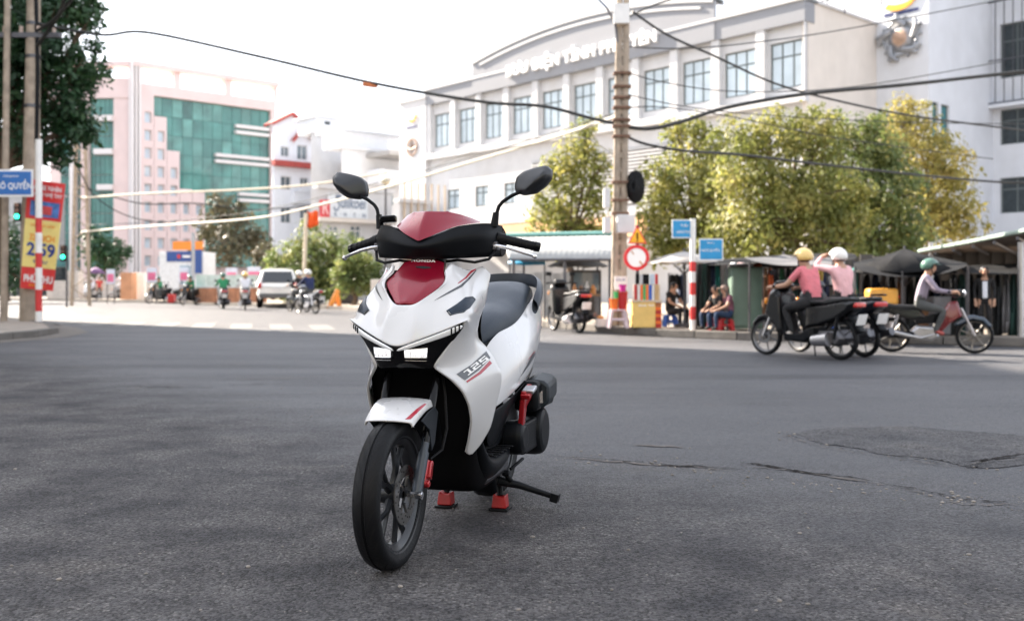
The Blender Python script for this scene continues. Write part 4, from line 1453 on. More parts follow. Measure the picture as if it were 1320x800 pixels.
mb.build('emblem_globe', mat('emblem_bronze', (0.42, 0.28, 0.20), 0.5, metal=0.2, var=0.3, scale=4))
swoosh(TF.text(1.15, 14.25, .02), .80)
slab('motto_strip', TF, None, MATS['navy_paint'], .45, 2.1, 0.0, .03, 13.58, 13.72)
mb = MB(TS.M); mb.box(.1, 7.0, -6, -.31, 0, 18.9); mb.build('core_block', M_bw, None, 0)
finish(tower, b0)
oldb = thing('corner_block', 'white block with barred dark windows beside the rust red drain pipe', 'building', (24.1, 49.9, 0))
b0 = begin()
OB = Fac((24.1, 49.9), -E1, (-.743, -.669))
hs = [(.35, 5.0, a, b) for a, b in ((4.6, 6.35), (8.0, 9.75), (11.3, 14.0), (15.2, 17.5))]
wall_obj('front_wall', OB, 0.02, 9, 0, 20, hs, M_bw, None, -.35, 0)
M_dk = mat('dark_interior_glass', (0.03, 0.04, 0.045), 0.15, var=0.3)
for h in hs:
    window(OB, None, *h, 5, 1, -.2, .07, mp=M_dk)
for z_ in (10.0, 12.1, 15.0, 16.6):
    slab('balcony_rail', OB, None, M_steel, -.1, 6, .55, .60, z_, z_ + .06)
for k_ in range(14):
    slab('balcony_bar', OB, None, M_steel, -.08 + k_ * .42, -.04 + k_ * .42, .555, .595, 10.06, 18)
slab('balcony_slab', OB, None, M_bw, -.1, 6, 0.003, .6, 9.8, 9.95)
mb = MB(OB.M); mb.tube([(-.12, .12, 2.5), (-.12, .12, 19)], .09, 8); mb.build('drain_pipe', mat('rust_pipe', (0.22, 0.10, 0.07), 0.7, var=0.3))
mb = MB(OB.M); mb.box(.1, 9, -6, -.36, 0, 19.9); mb.build('core_block', M_bw, None, 0)
finish(oldb, b0)

# --- pink office block with green glass
M_pink = mat('pink_render', (0.70, 0.56, 0.54), 0.8, var=0.05, scale=.8, dirt=0.15, grime=(0.42, 0.34, 0.31))
M_pkw = mat('pale_trim', (0.72, 0.68, 0.67), 0.7, var=0.04)
M_green = mat('green_glass', (0.055, 0.19, 0.165), 0.12, var=0.5, scale=.35, spec=0.7)
M_green2 = mat('green_glass_pale', (0.09, 0.24, 0.21), 0.12, var=0.4, scale=.5, spec=0.7)
pink = thing('pink_office_block', 'tall pink office block with a green glass curtain wall', 'building', (-36.1, 95, 0))
b0 = begin()
PR = Fac((-35.7, 95.0), E2, (.669, -.743))
PL = Fac((-36.3, 95.0), (-1, .06), (-.06, -1))
HT = 22.4
v355 = PR.u(355)
zt = lambda px, py: PR.z(px, py)
slab('roof_slab', PR, None, M_pink, -.6, v355 + .2, -.9, .5, HT - .45, HT)
for x0, x1 in ((172, 181), (224, 232), (290, 298), (353, 357)):
    slab('roof_post', PR, None, M_pink, PR.u(x0), PR.u(x1), -1.0, 0.1, HT - 1.95, HT - .45)
slab('parapet', PR, None, M_pink, -.4, v355, -1.0, .1, HT - 3.0, HT - 1.95)
slab('white_fin', PR, None, M_pkw, PR.u(168), PR.u(170.5), -.5, .45, 0, HT + .05)
slab('white_fin', PR, None, M_pkw, PR.u(172.5), PR.u(175), -.5, .45, 0, HT + .05)
slab('white_fin', PR, None, M_pkw, PR.u(177), PR.u(179.5), -.5, .45, 0, HT + .05)
g0, g1 = PR.u(197), PR.u(349)
# curtain wall panels, pane by pane
steps = [(197, 214, 151), (214, 230, 195), (230, 263, 244)]
nvp, nzp = 12, 9
gz0, gz1 = 3.0, HT - 3.0
stz = [PR.z(230, 151), PR.z(230, 195), PR.z(230, 244)]
for i in range(nvp):
    for j in range(nzp):
        a, b = g0 + (g1 - g0) * i / nvp, g0 + (g1 - g0) * (i + 1) / nvp
        c, d = gz0 + (gz1 - gz0) * j / nzp, gz0 + (gz1 - gz0) * (j + 1) / nzp
        slab('glass_panel', PR, None, rnd.choice((M_green, M_green, M_green2)), a + .02, b - .02, -.5, -.40 + rnd.uniform(-.012, .012), c + .02, d - .02)
mb = MB(PR.M)
mb.box(g0, g1, -.6, -.5, gz0, gz1)
mb.build('mullion_sheet', mat('green_mullion', (0.03, 0.10, 0.09), 0.4, var=0.1), None, 0)
slab('edge_pier', PR, None, M_pink, g1, v355, -1, .05, 0, HT - 3.0)
# stepped block of small windows
cols = [(180.5, 197), (197.5, 213.5), (214, 230), (230.5, 246), (246.5, 262.5)]
tops = [HT - 3.0, PR.z(205, 151), PR.z(222, 195), PR.z(238, 244), PR.z(254, 248)]
for (x0, x1), zt_ in zip(cols, tops):
    a, b = PR.u(x0), PR.u(x1)
    hs, z_ = [], 1.2
    while z_ + 1.1 < zt_ - .3:
        hs.append((a + (b - a) * .28, b - (b - a) * .18, z_, z_ + 1.05))
        z_ += 1.72
    wall_obj('stepped_bay', PR, a, b, 0, zt_, hs, M_pink, None, -.45, .25 + .01 * cols.index((x0, x1)))
    for h in hs:
        window(PR, None, *h, 0, 0, -.05, .09, M_framew, M_panel_lt)
for x0, x1, y0 in ((304, 347, 165), (278, 347, 204), (308, 347, 251)):
    for dz in (0, .62):
        slab('white_bar', PR, None, M_pkw, PR.u(x0), PR.u(x1), -.40, .12, PR.z(330, y0) - dz - .18, PR.z(330, y0) - dz + .14)
# left wing
slab('wing_wall', PL, None, M_pink, PL.u(165), PL.u(146), -1.5, -.05, 0, HT - 2.0)
slab('wing_roof', PL, None, M_pink, PL.u(170), PL.u(60), -.9, .5, HT - .45, HT)
slab('wing_parapet', PL, None, M_pink, PL.u(166), PL.u(60), -1, .05, HT - 3.4, HT - 1.5)
for j in range(9):
    for i in range(5):
        a, b = PL.u(145 - i * 6.2), PL.u(145 - (i + 1) * 6.2)
        slab('glass_panel', PL, None, M_green, a + .02, b - .02, -.6, -.45, 2.5 + j * 1.85, 2.5 + j * 1.85 + 1.80)
for x0, y0 in ((122, 149), (122, 192), (126, 238)):
    slab('wing_bar', PL, None, M_pkw, PL.u(146), PL.u(x0), -.4, .3, PL.z(135, y0 + 7), PL.z(135, y0))
slab('wing_pier', PL, None, M_pink, PL.u(114), PL.u(104), -1, 0.02, 0, HT - 3.4)
for j in range(9):
    for i in range(4):
        a, b = PL.u(103 - i * 7), PL.u(103 - (i + 1) * 7)
        slab('glass_panel', PL, None, M_green, a + .02, b - .02, -.6, -.45, 2.5 + j * 1.85, 2.5 + j * 1.85 + 1.80)
slab('wing_fin', PL, None, M_pkw, PL.u(98), PL.u(92), -1, .4, 0, HT - 3)
mb = MB(PR.M); mb.box(.3, v355 - .05, -14, -1.05, 0, HT - 3.05); mb.build('core_block', M_pink, None, 0)
mb = MB(PL.M); mb.box(.2, PL.u(60), -10, -.62, 0, HT - 3.5); mb.build('wing_core', M_pink, None, 0)
finish(pink, b0)

# --- white villa with red roof edges, right of the pink block
M_vil = mat('villa_white', (0.66, 0.69, 0.74), 0.8, var=0.05, dirt=0.15, grime=(0.45, 0.46, 0.48))
M_rtile = mat('red_roof', (0.36, 0.06, 0.05), 0.7, var=0.2, scale=3)
villa = thing('gabled_villa', 'narrow white villa with red tiled gables beside the pink block', 'building', (-20.5, 86, 0))
b0 = begin()
VF = Fac((-20.6, 86), E2, (.669, -.743))
u0, u1 = 0.0, VF.u(404)
zz = lambda y: VF.z(378, y)
hs = [(.7, 1.5, zz(203), zz(190)), (2.3, 3.3, zz(205), zz(186)), (.7, 1.7, zz(245), zz(228)), (2.6, 3.4, zz(245), zz(228)), (.7, 1.7, zz(288), zz(268)), (2.6, 3.4, zz(288), zz(268))]
wall_obj('front_wall', VF, u0, u1, 0, zz(178), hs, M_vil, None, -.3, 0)
for h in hs:
    window(VF, None, *h, 1, 0, -.15, .07, M_framew, M_pane)
mb = MB(VF.M)
mb.prism([(u0, -.3, zz(178)), (u1, -.3, zz(178)), (u1 - .9, -.3, zz(160)), ((u0 + u1) / 2 - .2, -.3, zz(150)), (u0, -.3, zz(160))], (0, .3, 0))
mb.build('gable', M_vil, None, 0)
mb = MB(VF.M)
pr = [(u0 - .3, zz(166)), ((u0 + u1) / 2 - .2, zz(149)), (u1 + .3, zz(176))]
mb.grid([[(a, .35, b) for a, b in pr], [(a, .35, b + .28) for a, b in pr], [(a, -1.2, b + .28) for a, b in pr], [(a, -1.2, b) for a, b in pr]])
rf = mb.build('roof', M_rtile, None, 0)
mb = MB(VF.M)
pr = [(u1 * .40, zz(186)), (u1 * .68, zz(168)), (u1 + .1, zz(184))]
mb.grid([[(a, .6, b) for a, b in pr], [(a, .6, b + .25) for a, b in pr], [(a, -.02, b + .25) for a, b in pr], [(a, -.02, b) for a, b in pr]])
mb.build('dormer_roof', M_rtile, None, 0)
slab('eave_band', VF, None, M_rtile, u0 - .2, u1 + .3, 0, .6, zz(216), zz(209))
slab('balcony', VF, None, M_vil, u1 * .42, u1, 0, .7, zz(262), zz(248))
mb = MB(VF.M)
mb.prism([(u1 * .42, 0, zz(248)), (u1 * .7, 0, zz(240)), (u1, 0, zz(248))], (0, .8, 0))
mb.build('porch_gable', M_vil, None, 0)
bk_ = VF.M.inverted() @ Vector((VF.P.x * 1.08, VF.P.y * 1.08, 0))
mb = MB(VF.M); mb.prism([(.05, -.31, 0), (u1 - .05, -.31, 0), (u1 - .05, -.31, zz(179)), (.05, -.31, zz(179))], (bk_.x, bk_.y, 0)); mb.build('core_block', M_vil, None, 0)
finish(villa, b0)

# --- plain white blocks between the villa and the post office
def block(name, label, px0, px1, ytop, Y, m, dpt=8, parts=None):
    fc = Fac(((px0 - 660) / F * Y, Y), E2 if px1 > px0 else E1, (.669, -.743))
    t = thing(name, label, 'building', (fc.P.x, fc.P.y, 0))
    b_ = begin()
    ue = fc.u(px1)
    h = EYE + (HZ - ytop) / F * fc.Y(ue / 2)
    mb_ = MB(fc.M)
    back_ = (fc.M.inverted() @ Vector((fc.P.x * (1 + dpt / fc.P.y), fc.P.y + dpt, 0)))
    mb_.prism([(0, 0, 0), (ue, 0, 0), (ue, 0, h), (0, 0, h)], (back_.x, back_.y, 0))
    mb_.build('wall', m, None, 0)
    slab('coping', fc, None, m, -.15, ue + .15, -.4, .18, h, h + .22)
    if parts:
        parts(fc, ue, h)
    finish(t, b_)
    return t
def pA(fc, ue, h):
    slab('stair_head', fc, None, M_vil, fc.u(409), fc.u(437), -3, -.3, h + .22, fc.z(423, 152))
    slab('stair_roof', fc, None, M_vil, fc.u(406), fc.u(444), -3.4, .2, fc.z(423, 152), fc.z(423, 149))
    slab('vent', fc, None, M_dk, fc.u(421), fc.u(428), -.31, -.27, fc.z(423, 160), fc.z(423, 156))
block('plain_white_block', 'blank white wall block with a small stair head on its roof', 401, 460, 176, 78, M_pw, parts=pA)
def pB(fc, ue, h):
    slab('roof_terrace', fc, None, M_vil, fc.u(444), fc.u(520), -3, -.6, h + .2, h + 1.4)
    slab('terrace_roof', fc, None, M_vil, fc.u(444), fc.u(522), -4, .3, h + 1.4, h + 1.62)
    slab('balcony_slab', fc, None, mat('soffit_grey', (0.36, 0.35, 0.34), 0.8), fc.u(472), fc.u(520), 0, 3.0, fc.z(495, 206), fc.z(495, 201))
    slab('balcony_front', fc, None, M_pw, fc.u(472), fc.u(520), 2.85, 3.0, fc.z(495, 201), fc.z(495, 190))
    slab('lower_balcony', fc, None, M_vil, fc.u(474), fc.u(520), 0, 1.5, fc.z(495, 240), fc.z(495, 222))
    for x0, x1 in ((478, 488), (497, 507)):
        a, b_, c, d = fc.rect(x0, 250, x1, 266)
        window(fc, None, a, b_, c, d, 1, 0, .06, .06, M_framew, M_pane)
block('terrace_block', 'pale block with projecting balconies and a roof terrace', 440, 522, 196, 72, M_pw, parts=pB)
def pC(fc, ue, h):
    a, b_, c, d = fc.rect(424, 278, 470, 250)
    sb = slab('sign_board', fc, None, mat('sign_white', (0.62, 0.66, 0.70), 0.6, var=0.08), fc.u(421), fc.u(472), .05, .18, fc.z(446, 281), fc.z(446, 252))
    M_sl = mat('sign_blue_grey', (0.16, 0.20, 0.27), 0.6)
    u_c = (fc.u(428) + fc.u(470)) / 2
    lettering('lettering', 'Ʒuiikoei', 1, M_sl, fc.text(u_c, fc.z(449, 263), .19), None, fit=(fc.u(470) - fc.u(428), 1.0), depth=.01, offset=.02, shear=.25)
    lettering('lettering', 'K  ·  H  ·  C  ·  N', 1, M_sl, fc.text(u_c, fc.z(449, 277), .19), None, fit=(fc.u(468) - fc.u(428), .25), depth=.01, offset=.02)
    slab('red_panel', fc, None, mat('sign_red', (0.55, 0.04, 0.05), 0.5, var=0.1), fc.u(411.5), fc.u(422.5), .04, .25, fc.z(417, 283), fc.z(417, 258))
    lettering('lettering', 'R', 1, mat('sign_pink', (0.75, 0.45, 0.45), 0.5), fc.text((fc.u(411.5) + fc.u(422.5)) / 2, fc.z(417, 268), .26), None, fit=(.45, .8), depth=.01, offset=.02)
    slab('ledge', fc, None, M_cream, -.2, ue, 0, .5, fc.z(446, 287), fc.z(446, 282))
    for x0, x1 in ((422, 435), (450, 464)):
        a, b_, c, d = fc.rect(x0, 291, x1, 312)
        window(fc, None, a, b_, c, d, 1, 1, .05, .06, M_framew, M_pane)
block('shop_house', 'low white shop house with a red panel and lettered sign board', 410, 505, 246, 60, M_pw, 6, pC)
def pD(fc, ue, h):
    for k_ in range(7):
        slab('fence_post', fc, None, mat('tan_bar', (0.45, 0.36, 0.27), 0.7), 0.2 + k_ * .5, .28 + k_ * .5, .1, .2, 0, h + 1.2)
    slab('shutter', fc, None, mat('brown_shutter', (0.25, 0.17, 0.12), 0.7, var=0.2), .5, 3.0, 0, .06, .3, 3.0)
block('gate_house', 'small white gate house with tan bars between shop house and post office', 515, 552, 262, 58, M_pw, 5, pD)

def pE(fc, ue, h):
    for q in range(3):
        for z_ in (4.0, 7.2, 10.4):
            if z_ + 1.6 < h:
                window(fc, None, 1.0 + q * 3.0, 2.6 + q * 3.0, z_, z_ + 1.5, 1, 0, .06, .07, M_framew, M_pane)
    slab('shop_front', fc, None, M_dk, .5, ue - .5, 0, .08, .2, 2.8)
    slab('shop_fascia', fc, None, mat('fascia_teal', (0.08, 0.22, 0.22), .6), .3, ue - .3, .0, .3, 2.9, 3.6)
block('side_street_shop', 'grey three storey shop house at the far left edge behind the dark tree', -95, 92, 250, 88, mat('shop_grey', (0.42, 0.42, 0.42), 0.8, var=0.1, dirt=0.3), 6, pE)

# --- the houses out of the picture on the left corner, whose shade lies over the crossing
M_row = mat('street_row_render', (0.55, 0.50, 0.42), 0.85, var=0.1, scale=.6, dirt=0.3)
for k_, (x0, x1, hh, lab) in enumerate(((-26.05, -17.2, 18.8, 'ochre corner house beside the street sign corner, nearest the crossing'), (-36.0, -26.1, 19.2, 'ochre house next to the corner house, further along the side street'))):
    t = thing('street_house', lab, 'building', (x0, 14.5, 0))
    b0 = begin()
    for fc, L in ((Fac((x0, 14.5), (1, 0), (0, -1)), x1 - x0), (Fac((x1, 14.5), (0, 1), (1, 0)), 16.5)):
        hs = [(1 + q * 2.8, 2.4 + q * 2.8, z_, z_ + 1.6) for q in range(int((L - 1.5) / 2.8)) for z_ in (4.2, 7.4, 10.6, 13.8)]
        e_ = 0.0 if fc.d.x > .5 else .003
        wall_obj('wall', fc, .302 if e_ else 0, L, .1, hh, hs, M_row, None, -.3, -e_)
        for h in hs:
            window(fc, None, *h, 1, 1, -.15, .07)
    mb = MB(); mb.box(x0 + .31, x1 - .31, 14.81, 31.0, .1, hh - .1); mb.build('core_block', M_row, None, 0)
    mb = MB(); mb.box(x0, x1, 14.3, 31.2, hh, hh + .2); mb.build('roof', M_row, None, 0)
    finish(t, b0)

# --- unseen shop houses added behind the camera to cut front fill and give reflections
for k_, (x0, x1, hh, colr, lab) in enumerate(((-38, -24.1, 11.0, (.50, .44, .34), 'unseen ochre shop house added behind the camera, first from the side street'), (-24, -11.1, 13.5, (.42, .46, .48), 'unseen tall grey shop house added behind the camera'), (-11, 1.9, 10.5, (.55, .50, .46), 'unseen cream shop house added directly behind the camera'), (2, 15.9, 12.5, (.38, .42, .36), 'unseen green grey shop house added behind the camera'), (16, 32, 11.0, (.50, .40, .36), 'unseen pinkish shop house added behind the camera, last of the row'))):
    t = thing('shop_house', lab, 'building', (x0, -11, 0), group='unseen shop houses added behind the camera')
    b0 = begin()
    fc = Fac((x0, -11.0), (1, 0), (0, 1))
    L = x1 - x0
    hs = [(1.2 + q * 3.0, 2.8 + q * 3.0, z_, z_ + 1.6) for q in range(int((L - 1.5) / 3.0)) for z_ in (4.4, 7.6, 10.8) if z_ + 1.6 < hh - .3] + [(.8, L - .8, .1, 3.0)]
    wall_obj('wall', fc, 0, L, 0, hh, hs, mat('rear_wall_%d' % k_, colr, .85, var=.1, scale=.6, dirt=.3), None, -.3, 0)
    for h in hs[:-1]:
        window(fc, None, *h, 1, 1, -.15, .07)
    slab('shop_front', fc, None, M_dk, .75, L - .75, -.35, -.2, .1, 3.05)
    slab('awning', fc, None, mat('awning_rear_%d' % k_, ((.25, .05, .04), (.05, .12, .2), (.3, .28, .2), (.06, .15, .09), (.2, .2, .22))[k_], .8), .4, L - .4, .003, 1.8, 3.1, 3.25)
    mb = MB(fc.M); mb.box(.02, L - .02, -8, -.36, 0, hh - .1); mb.build('core_block', MATS['rear_wall_%d' % k_], None, 0)
    finish(t, b0)
mb = MB(); mb.box(-40, 34, -11, -7.6, -.2, .13); struct(mb.build('pavement_rear', M_pave, None, 0))
# air conditioners on the older white block
for q, (u_, z_, lb) in enumerate(((6.2, 12.6, 'upper air conditioner on the corner block wall'), (6.4, 9.3, 'lower air conditioner on the corner block wall'))):
    t = thing('air_conditioner', lb, 'air conditioner', (OB.P.x, OB.P.y, 0), group='air conditioners on the corner block')
    b0 = begin()
    slab('case', OB, None, M_framew, u_, u_ + .8, .05, .40, z_, z_ + .6, .02)
    slab('grille', OB, None, M_steel, u_ + .08, u_ + .55, .401, .42, z_ + .06, z_ + .54)
    slab('bracket', OB, None, M_steel, u_, u_ + .8, .003, .38, z_ - .05, z_ - .003)
    finish(t, b0)

# ------------------------------------------------------------------ trees
def leaf_mat(name, c0, c1, c2, tr=0.35):
    m = bpy.data.materials.new(name)
    m.use_nodes = True
    n, l = m.node_tree.nodes, m.node_tree.links
    n.remove(n['Principled BSDF'])
    g = n.new('ShaderNodeNewGeometry')
    cr = n.new('ShaderNodeValToRGB')
    cr.color_ramp.elements[0].color = (*c0, 1)
    cr.color_ramp.elements[1].color = (*c2, 1)
    e = cr.color_ramp.elements.new(0.5); e.color = (*c1, 1)
    tcn_ = n.new('ShaderNodeTexCoord')
    nz_ = n.new('ShaderNodeTexNoise'); nz_.inputs['Scale'].default_value = 1.1; nz_.inputs['Detail'].default_value = 3
    l.new(tcn_.outputs['Object'], nz_.inputs['Vector'])
    mr_ = n.new('ShaderNodeMapRange'); mr_.inputs['From Min'].default_value = .32; mr_.inputs['From Max'].default_value = .68
    l.new(nz_.outputs['Fac'], mr_.inputs['Value'])
    mm_ = n.new('ShaderNodeMix'); mm_.inputs['Factor'].default_value = .62
    l.new(g.outputs['Random Per Island'], mm_.inputs['A']); l.new(mr_.outputs[0], mm_.inputs['B'])
    l.new(mm_.outputs['Result'], cr.inputs['Fac'])
    d = n.new('ShaderNodeBsdfPrincipled'); d.inputs['Roughness'].default_value = 0.5
    t = n.new('ShaderNodeBsdfTranslucent')
    mx_ = n.new('ShaderNodeMixShader'); mx_.inputs[0].default_value = tr
    l.new(cr.outputs[0], d.inputs['Base Color']); l.new(cr.outputs[0], t.inputs['Color'])
    l.new(d.outputs[0], mx_.inputs[1]); l.new(t.outputs[0], mx_.inputs[2])
    l.new(mx_.outputs[0], n['Material Output'].inputs['Surface'])
    return m
L_dark = leaf_mat('leaf_dark_green', (0.010, 0.040, 0.016), (0.018, 0.062, 0.020), (0.045, 0.10, 0.03), .25)
L_warm = leaf_mat('leaf_warm_green', (0.085, 0.115, 0.028), (0.22, 0.235, 0.06), (0.46, 0.40, 0.13), .55)
L_yel = leaf_mat('leaf_yellow_green', (0.14, 0.145, 0.035), (0.30, 0.27, 0.07), (0.50, 0.40, 0.15), .55)
L_mid = leaf_mat('leaf_mid_green', (0.05, 0.09, 0.03), (0.14, 0.185, 0.055), (0.34, 0.33, 0.11), .5)
L_olive = leaf_mat('leaf_olive', (0.05, 0.06, 0.03), (0.09, 0.085, 0.045), (0.13, 0.10, 0.06))
M_bark = mat('bark', (0.11, 0.075, 0.05), 0.9, var=0.35, scale=8, bump=0.6, bscale=25)
def tree(name, label, px, Y, clumps, trunk_px, trunk_r, lm, n_leaf, leaf, group=None, base_z=.14, cat='tree', seed=1, grow=1.0):
    """clumps: (px, py, radius px, depth offset m) in the picture; every clump is a loose ball of leaves"""
    rn = random.Random(seed)
    b = at(px, HZ, Y); b.z = base_z
    t = thing(name, label, cat, b, 0, group)
    C = [(at(x, y, Y + dz) - b, r_ * grow / F * Y) for (x, y, r_, dz) in clumps]
    base_n = len(C)
    for c, r_ in list(C):          # ragged outer tufts
        for q in range(3):
            d = Vector((rn.gauss(0, 1), rn.gauss(0, .7), rn.gauss(.35, .9))).normalized()
            C.append((c + d * r_ * rn.uniform(.85, 1.2), r_ * rn.uniform(.25, .42)))
    mb = MB()
    tops = sum((c for c, r_ in C), Vector()) / len(C)
    fork = Vector((0, 0, 0)).lerp(Vector((tops.x * .5, tops.y * .5, tops.z)), .62)
    mb.tube([(0, 0, -.05), fork * .35 + Vector((rn.uniform(-.1, .1), 0, 0)), fork * .7 + Vector((rn.uniform(-.12, .12), 0, 0)), fork], [trunk_r * 1.25, trunk_r, trunk_r * .85, trunk_r * .7], 10)
    mb.build('trunk', M_bark, t)
    for c, r_ in C[:base_n]:
        mb = MB()
        mid = fork.lerp(c, .5) + Vector((rn.uniform(-.2, .2), rn.uniform(-.2, .2), rn.uniform(0, .25)))
        mb.tube([fork - Vector((0, 0, .05)), mid, c], [trunk_r * .5, trunk_r * .33, trunk_r * .12], 6)
        for q in range(4):
            e = c + Vector((rn.gauss(0, 1), rn.gauss(0, 1), rn.gauss(.2, .8))).normalized() * r_ * .85
            mb.tube([mid.lerp(c, .5), (mid.lerp(c, .5) + e) / 2 + Vector((0, 0, .05)), e], [trunk_r * .2, trunk_r * .12, .008], 5)
        mb.build('branch', M_bark, t)
    vs, fs = [], []
    tot = sum(r_ ** 2.2 for c, r_ in C)
    for c, r_ in C:
        for q in range(int(n_leaf * r_ ** 2.2 / tot)):
            d = Vector((rn.gauss(0, 1), rn.gauss(0, 1), rn.gauss(0, 1))).normalized()
            rad = r_ * (rn.random() ** .42)
            lump = 1 + .38 * noise.noise(d * 2.6 + c * 3) + .22 * noise.noise(d * 7 + c)
            p = c + d * rad * lump * 1.0
            if noise.noise(p * (1.6 / max(.4, r_)) * 1.9 + Vector((seed, 0, 0))) < -.22:
                continue
            nn = (d * 1.0 + Vector((rn.gauss(0, .45), rn.gauss(0, .45), rn.gauss(.35, .45)))).normalized()
            ax = nn.cross(Vector((rn.gauss(0, 1), rn.gauss(0, 1), rn.gauss(0, 1)))).normalized()
            ax = (ax - Vector((0, 0, .35))).normalized()
            bx = ax.cross(nn).normalized()
            L = leaf * rn.choice((.5, .7, .9, 1.1, 1.5)) * rn.uniform(.8, 1.2)
            k_ = len(vs)
            nn = bx.cross(ax)
            vs += [p, p + ax * L * .5 + bx * L * .26 + nn * L * .06, p + ax * L, p + ax * L * .5 - bx * L * .26 + nn * L * .06]
            fs.append((k_, k_ + 1, k_ + 2, k_ + 3))
    me = bpy.data.meshes.new('crown')
    me.from_pydata([tuple(v) for v in vs], [], fs)
    me.materials.append(lm)
    o = link(bpy.data.objects.new('crown', me), t)
    o['kind'] = 'stuff'
    return t
TG = 'trees along the market pavement'
tree('street_tree', 'sparse yellow green tree standing left of the tall concrete pole', 735, 31, [(755, 165, 20, 0), (742, 195, 30, 0), (715, 222, 28, .4), (768, 212, 26, -.3), (742, 250, 36, 0), (706, 275, 30, .5), (775, 255, 24, .2), (730, 300, 30, 0), (770, 295, 26, 0), (694, 300, 20, 0), (715, 318, 18, 0), (755, 318, 18, 0)], 735, .11, L_warm, 9500, .14, TG, seed=3)
tree('street_tree', 'bushy green tree just right of the tall concrete pole', 897, 30, [(872, 170, 20, 0), (895, 165, 22, .3), (912, 195, 36, .5), (862, 225, 34, 0), (905, 245, 46, -.5), (848, 268, 32, .3), (938, 222, 38, .2), (872, 295, 38, 0), (922, 295, 40, .5), (845, 305, 26, 0), (865, 322, 26, 0), (905, 325, 26, -.3), (938, 322, 24, 0)], 897, .15, L_warm, 17000, .14, TG, seed=4)
tree('street_tree', 'broad dense green tree in the middle of the market row', 1000, 27, [(960, 178, 30, 0), (992, 172, 34, .2), (1028, 168, 34, .4), (1060, 182, 36, 0), (955, 228, 44, -.4), (1010, 230, 54, 0), (1065, 238, 46, .3), (980, 285, 48, -.5), (1040, 290, 50, 0), (945, 295, 38, .3), (1085, 290, 40, .4), (965, 322, 28, 0), (1005, 325, 28, -.3), (1050, 325, 28, 0), (1090, 322, 26, 0)], 1000, .20, L_warm, 28000, .13, TG, seed=5)
tree('street_tree', 'darker green tree behind the black market awning', 1110, 29, [(1075, 180, 24, 0), (1105, 178, 34, 0), (1135, 195, 38, .3), (1095, 232, 48, 0), (1150, 245, 46, -.3), (1110, 290, 50, .2), (1165, 300, 42, 0), (1075, 270, 36, .4), (1130, 325, 28, 0), (1165, 328, 24, 0)], 1110, .15, L_mid, 18000, .14, TG, seed=6)
tree('street_tree', 'tall airy yellow tree in front of the white stair tower', 1200, 33, [(1162, 143, 22, 0), (1180, 162, 32, .3), (1150, 180, 32, 0), (1205, 195, 36, -.3), (1180, 228, 46, 0), (1228, 225, 36, .3), (1212, 268, 44, 0), (1240, 275, 32, .2), (1185, 295, 40, 0), (1235, 305, 26, 0)], 1200, .12, L_yel, 15000, .14, TG, seed=7)
tree('overhanging_tree', 'large dark green tree overhanging the corner with the street sign', -22, 25.5, [(20, 20, 60, 0), (75, 15, 45, .5), (115, 25, 18, .3), (60, 75, 48, 0), (105, 90, 34, -.3), (15, 110, 60, .3), (85, 140, 42, 0), (45, 175, 45, .2), (105, 165, 24, -.2), (80, 195, 18, 0), (-50, 60, 80, 0), (-60, 150, 60, 0)], -22, .24, L_dark, 36000, .16, None, base_z=.12, seed=8)
FG = 'trees at the far end of the street'
tree('far_tree', 'bare topped olive tree in front of the green glass', 297, 68, [(285, 268, 22, 0), (308, 285, 24, 1), (270, 295, 22, 0), (300, 318, 30, -1), (332, 310, 20, 0), (265, 330, 20, 0)], 297, .2, L_olive, 5200, .3, FG, seed=9)
tree('far_tree', 'round green tree behind the white car, beside the flag pole', 412, 50, [(378, 330, 26, 0), (408, 318, 28, .5), (438, 322, 28, 0), (395, 345, 32, -.5), (432, 350, 32, 0), (360, 345, 22, .4), (458, 340, 22, 0), (372, 362, 22, 0), (412, 365, 26, 0)], 412, .15, L_mid, 12000, .2, FG, seed=10)
tree('far_tree', 'dark round tree behind the lattice pole', 137, 72, [(125, 318, 22, 0), (148, 325, 20, 0), (137, 338, 22, 1)], 137, .2, L_dark, 3000, .3, FG, seed=11)
tree('far_tree', 'small dull green tree left of the kiosk', 352, 62, [(345, 335, 18, 0), (352, 350, 16, 0), (336, 350, 14, 0)], 352, .12, L_olive, 2000, .25, FG, seed=12)
tree('low_shrub', 'low green shrub at the foot of the far wall beside orange barrier', 436, 45, [(428, 378, 10, 0), (440, 372, 12, .3), (420, 380, 8, 0)], 436, .04, L_mid, 900, .14, cat='shrub', seed=13)
tree('far_tree', 'dark leafy tree at the very left edge behind the corner pole', 8, 58, [(5, 300, 26, 0), (-20, 320, 30, 0), (18, 335, 24, .5), (0, 350, 28, 0), (28, 360, 18, 0), (-30, 355, 26, 0)], 8, .2, L_dark, 5000, .26, FG, seed=14)
tree('far_tree', 'rounded green tree between the flag pole and the scooter mirror', 455, 44, [(452, 335, 20, 0), (470, 345, 20, .3), (448, 355, 20, 0), (468, 366, 18, 0), (482, 360, 14, 0)], 455, .1, L_mid, 5000, .17, FG, seed=15)

